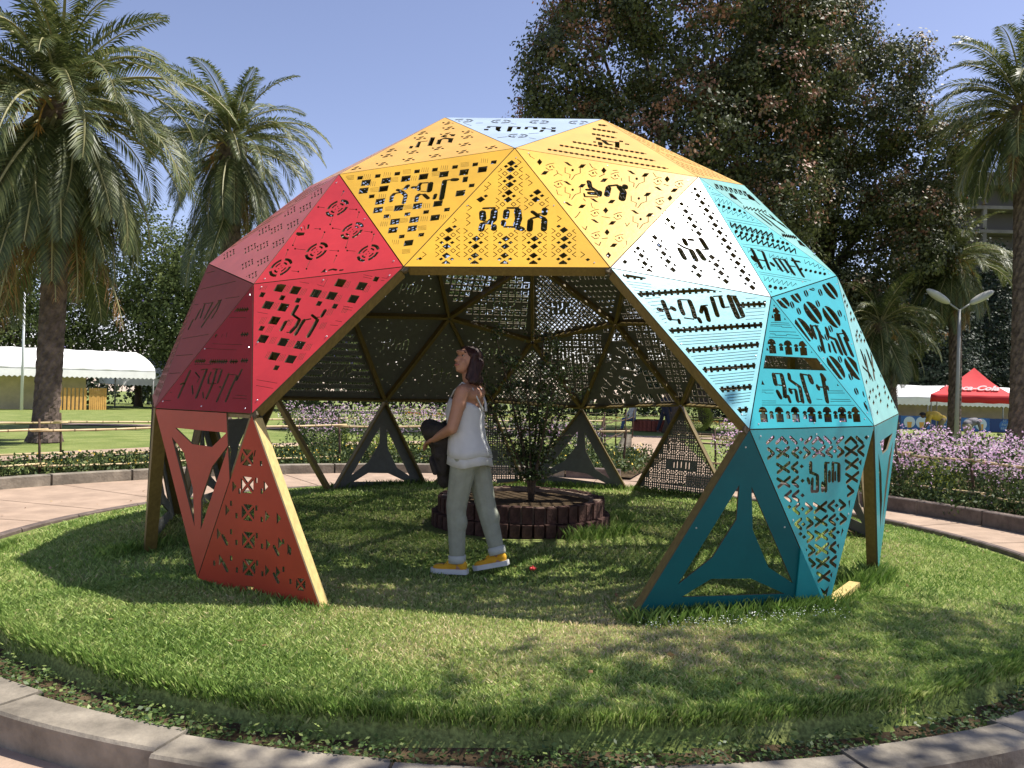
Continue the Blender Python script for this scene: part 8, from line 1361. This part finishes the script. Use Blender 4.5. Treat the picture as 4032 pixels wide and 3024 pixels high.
for c_ in cor:
    m2 = MB(); q3 = c_.lerp(Vector((rc[0], rc[1], c_.z)), .02); m2.tube([(q3.x, q3.y, z0), (q3.x, q3.y, z0 + 2.26)], .035, 6); m2.build('pole', M_STEEL, rt)
for (i, off) in ((0, 0.0), (3, 0.0)):
    a, b = cor[i], cor[(i + 1) % 4]; ux = (b - a).normalized(); midp = a.lerp(b, .5); uz = (ap - midp).normalized(); nrm = ux.cross(uz)
    p = midp.lerp(ap, .27) + (nrm if nrm.z > 0 else -nrm) * .03 - Vector((0, 0, .06)); text_mesh('lettering', 'Coca-Cola', .56, mat('faded_white_print', (.85, .55, .55), .6), rt, p, ux, uz, extr=.02, shear=.35, bold=.02)
def box_thing(name, label, cat, c, s, m_, rot=0): 
    mm = MB(); mm.box(c, s, Matrix.Rotation(rot, 3, 'Z')); return tag(mm.build(name, m_), label, cat)
tb = empty('folded_table', (-21.0, 46.5, gz(-21, 46.5)), 'dark red draped table beside the marquee end with a blue edge', 'table')
m_ = MB(); m_.box((-21, 46.5, gz(-21, 46.5) + .45), (2.1, .8, .9)); m_.build('drape', mat('maroon_cloth', (.22, .03, .04), .8), tb)
m_ = MB(); m_.box((-21, 46.05, gz(-21, 46.5) + .08), (2.2, .1, .16)); m_.build('blue_strip', mat('blue_cloth', (.06, .16, .45), .7), tb)
# twin-headed street lamp
lx, ly = 17.8, 25.9; lz = gz(lx, ly); lp = empty('street_lamp', (lx, ly, lz), 'grey twin-headed street lamp in front of the right palms', 'street lamp')
m_ = MB(); m_.tube([(lx, ly, lz), (lx, ly, lz + 3), (lx, ly, 4.95)], [.09, .07, .055], 10); m_.build('post', M_STEEL, lp)
for sg in (-1, 1):
    m_ = MB(); m_.tube([(lx, ly, 4.9), (lx + sg * .52, ly, 5.25)], .035, 7); ar = m_.build('arm', M_STEEL, lp)
    m_ = MB(); m_.ell((lx + sg * .88, ly, 5.46), (.56, .22, .16), Matrix.Rotation(-sg * .52, 3, 'Y'), 16, 10); m_.build('lamp_head', mat('lamp_housing', (.46, .46, .42), .5, .4), lp)
sl = MB(); sl.tube([(-29.9, 41.3, gz(-30, 41)), (-29.9, 41.3, 6.2)], [.09, .06], 8)
tag(sl.build('lamp_post', mat('white_pole', (.66, .68, .7), .5)), 'thin white pole rising behind the left marquee', 'pole')
# unfinished concrete building
M_CONC = mat('raw_concrete', (.17, .155, .145), .9, .2, noise_scale=.4, noise_amt=.2); M_DARKR = mat('dark_interior', (.03, .03, .03), .9)
bx, by = 68.0, 118.0; bz = gz(bx, by); bd = empty('unfinished_building', (bx, by, bz), 'unfinished multi-storey concrete building rising behind the conifers', 'building')
H_ = 33.6 - bz; nfl = 10
for k in range(nfl + 1):
    z = bz + H_ * k / nfl; m_ = MB(); m_.box((bx + 3, by + 6, z - .25), (24, 14, .5)); m_.build('floor_slab', M_CONC, bd)
for k in range(nfl):
    z = bz + H_ * (k + .5) / nfl
    for i in range(6):
        m_ = MB(); m_.box((bx - 8.7 + i * 4.68, by - .6, z), (.55, .6, H_ / nfl - .5)); m_.build('column', M_CONC, bd)
    m_ = MB(); m_.box((bx + 3, by + 6, z), (23, 8, H_ / nfl - .5)); m_.build('infill_wall', mat('grey_block', (.13, .12, .11), .9) if k == 0 else MATS['grey_block'], bd)
m_ = MB(); m_.box((bx + 2, by + 3, bz + H_ + .9), (5, 5, 1.8)); m_.build('stair_tower', M_CONC, bd)
m_ = MB(); m_.tube([(2.52, 13.5, gz(2.5, 13.5) + .09), (2.95, 13.1, gz(2.9, 13) + .10)], [.05, .03], 6)
tag(m_.build('plastic_bottle', mat('clear_plastic', (.6, .65, .68), .2)), 'white plastic bottle lying at the edge of the rear path', 'bottle')
m_ = MB(); m_.tube([(-1.43, -5.42, -.242), (-1.37, -5.38, -.240)], [.008, .008], 6)
tag(m_.build('cigarette_stub', mat('orange_filter', (.6, .28, .08), .8)), 'orange stub on the path below the kerb at the lower left', 'litter')
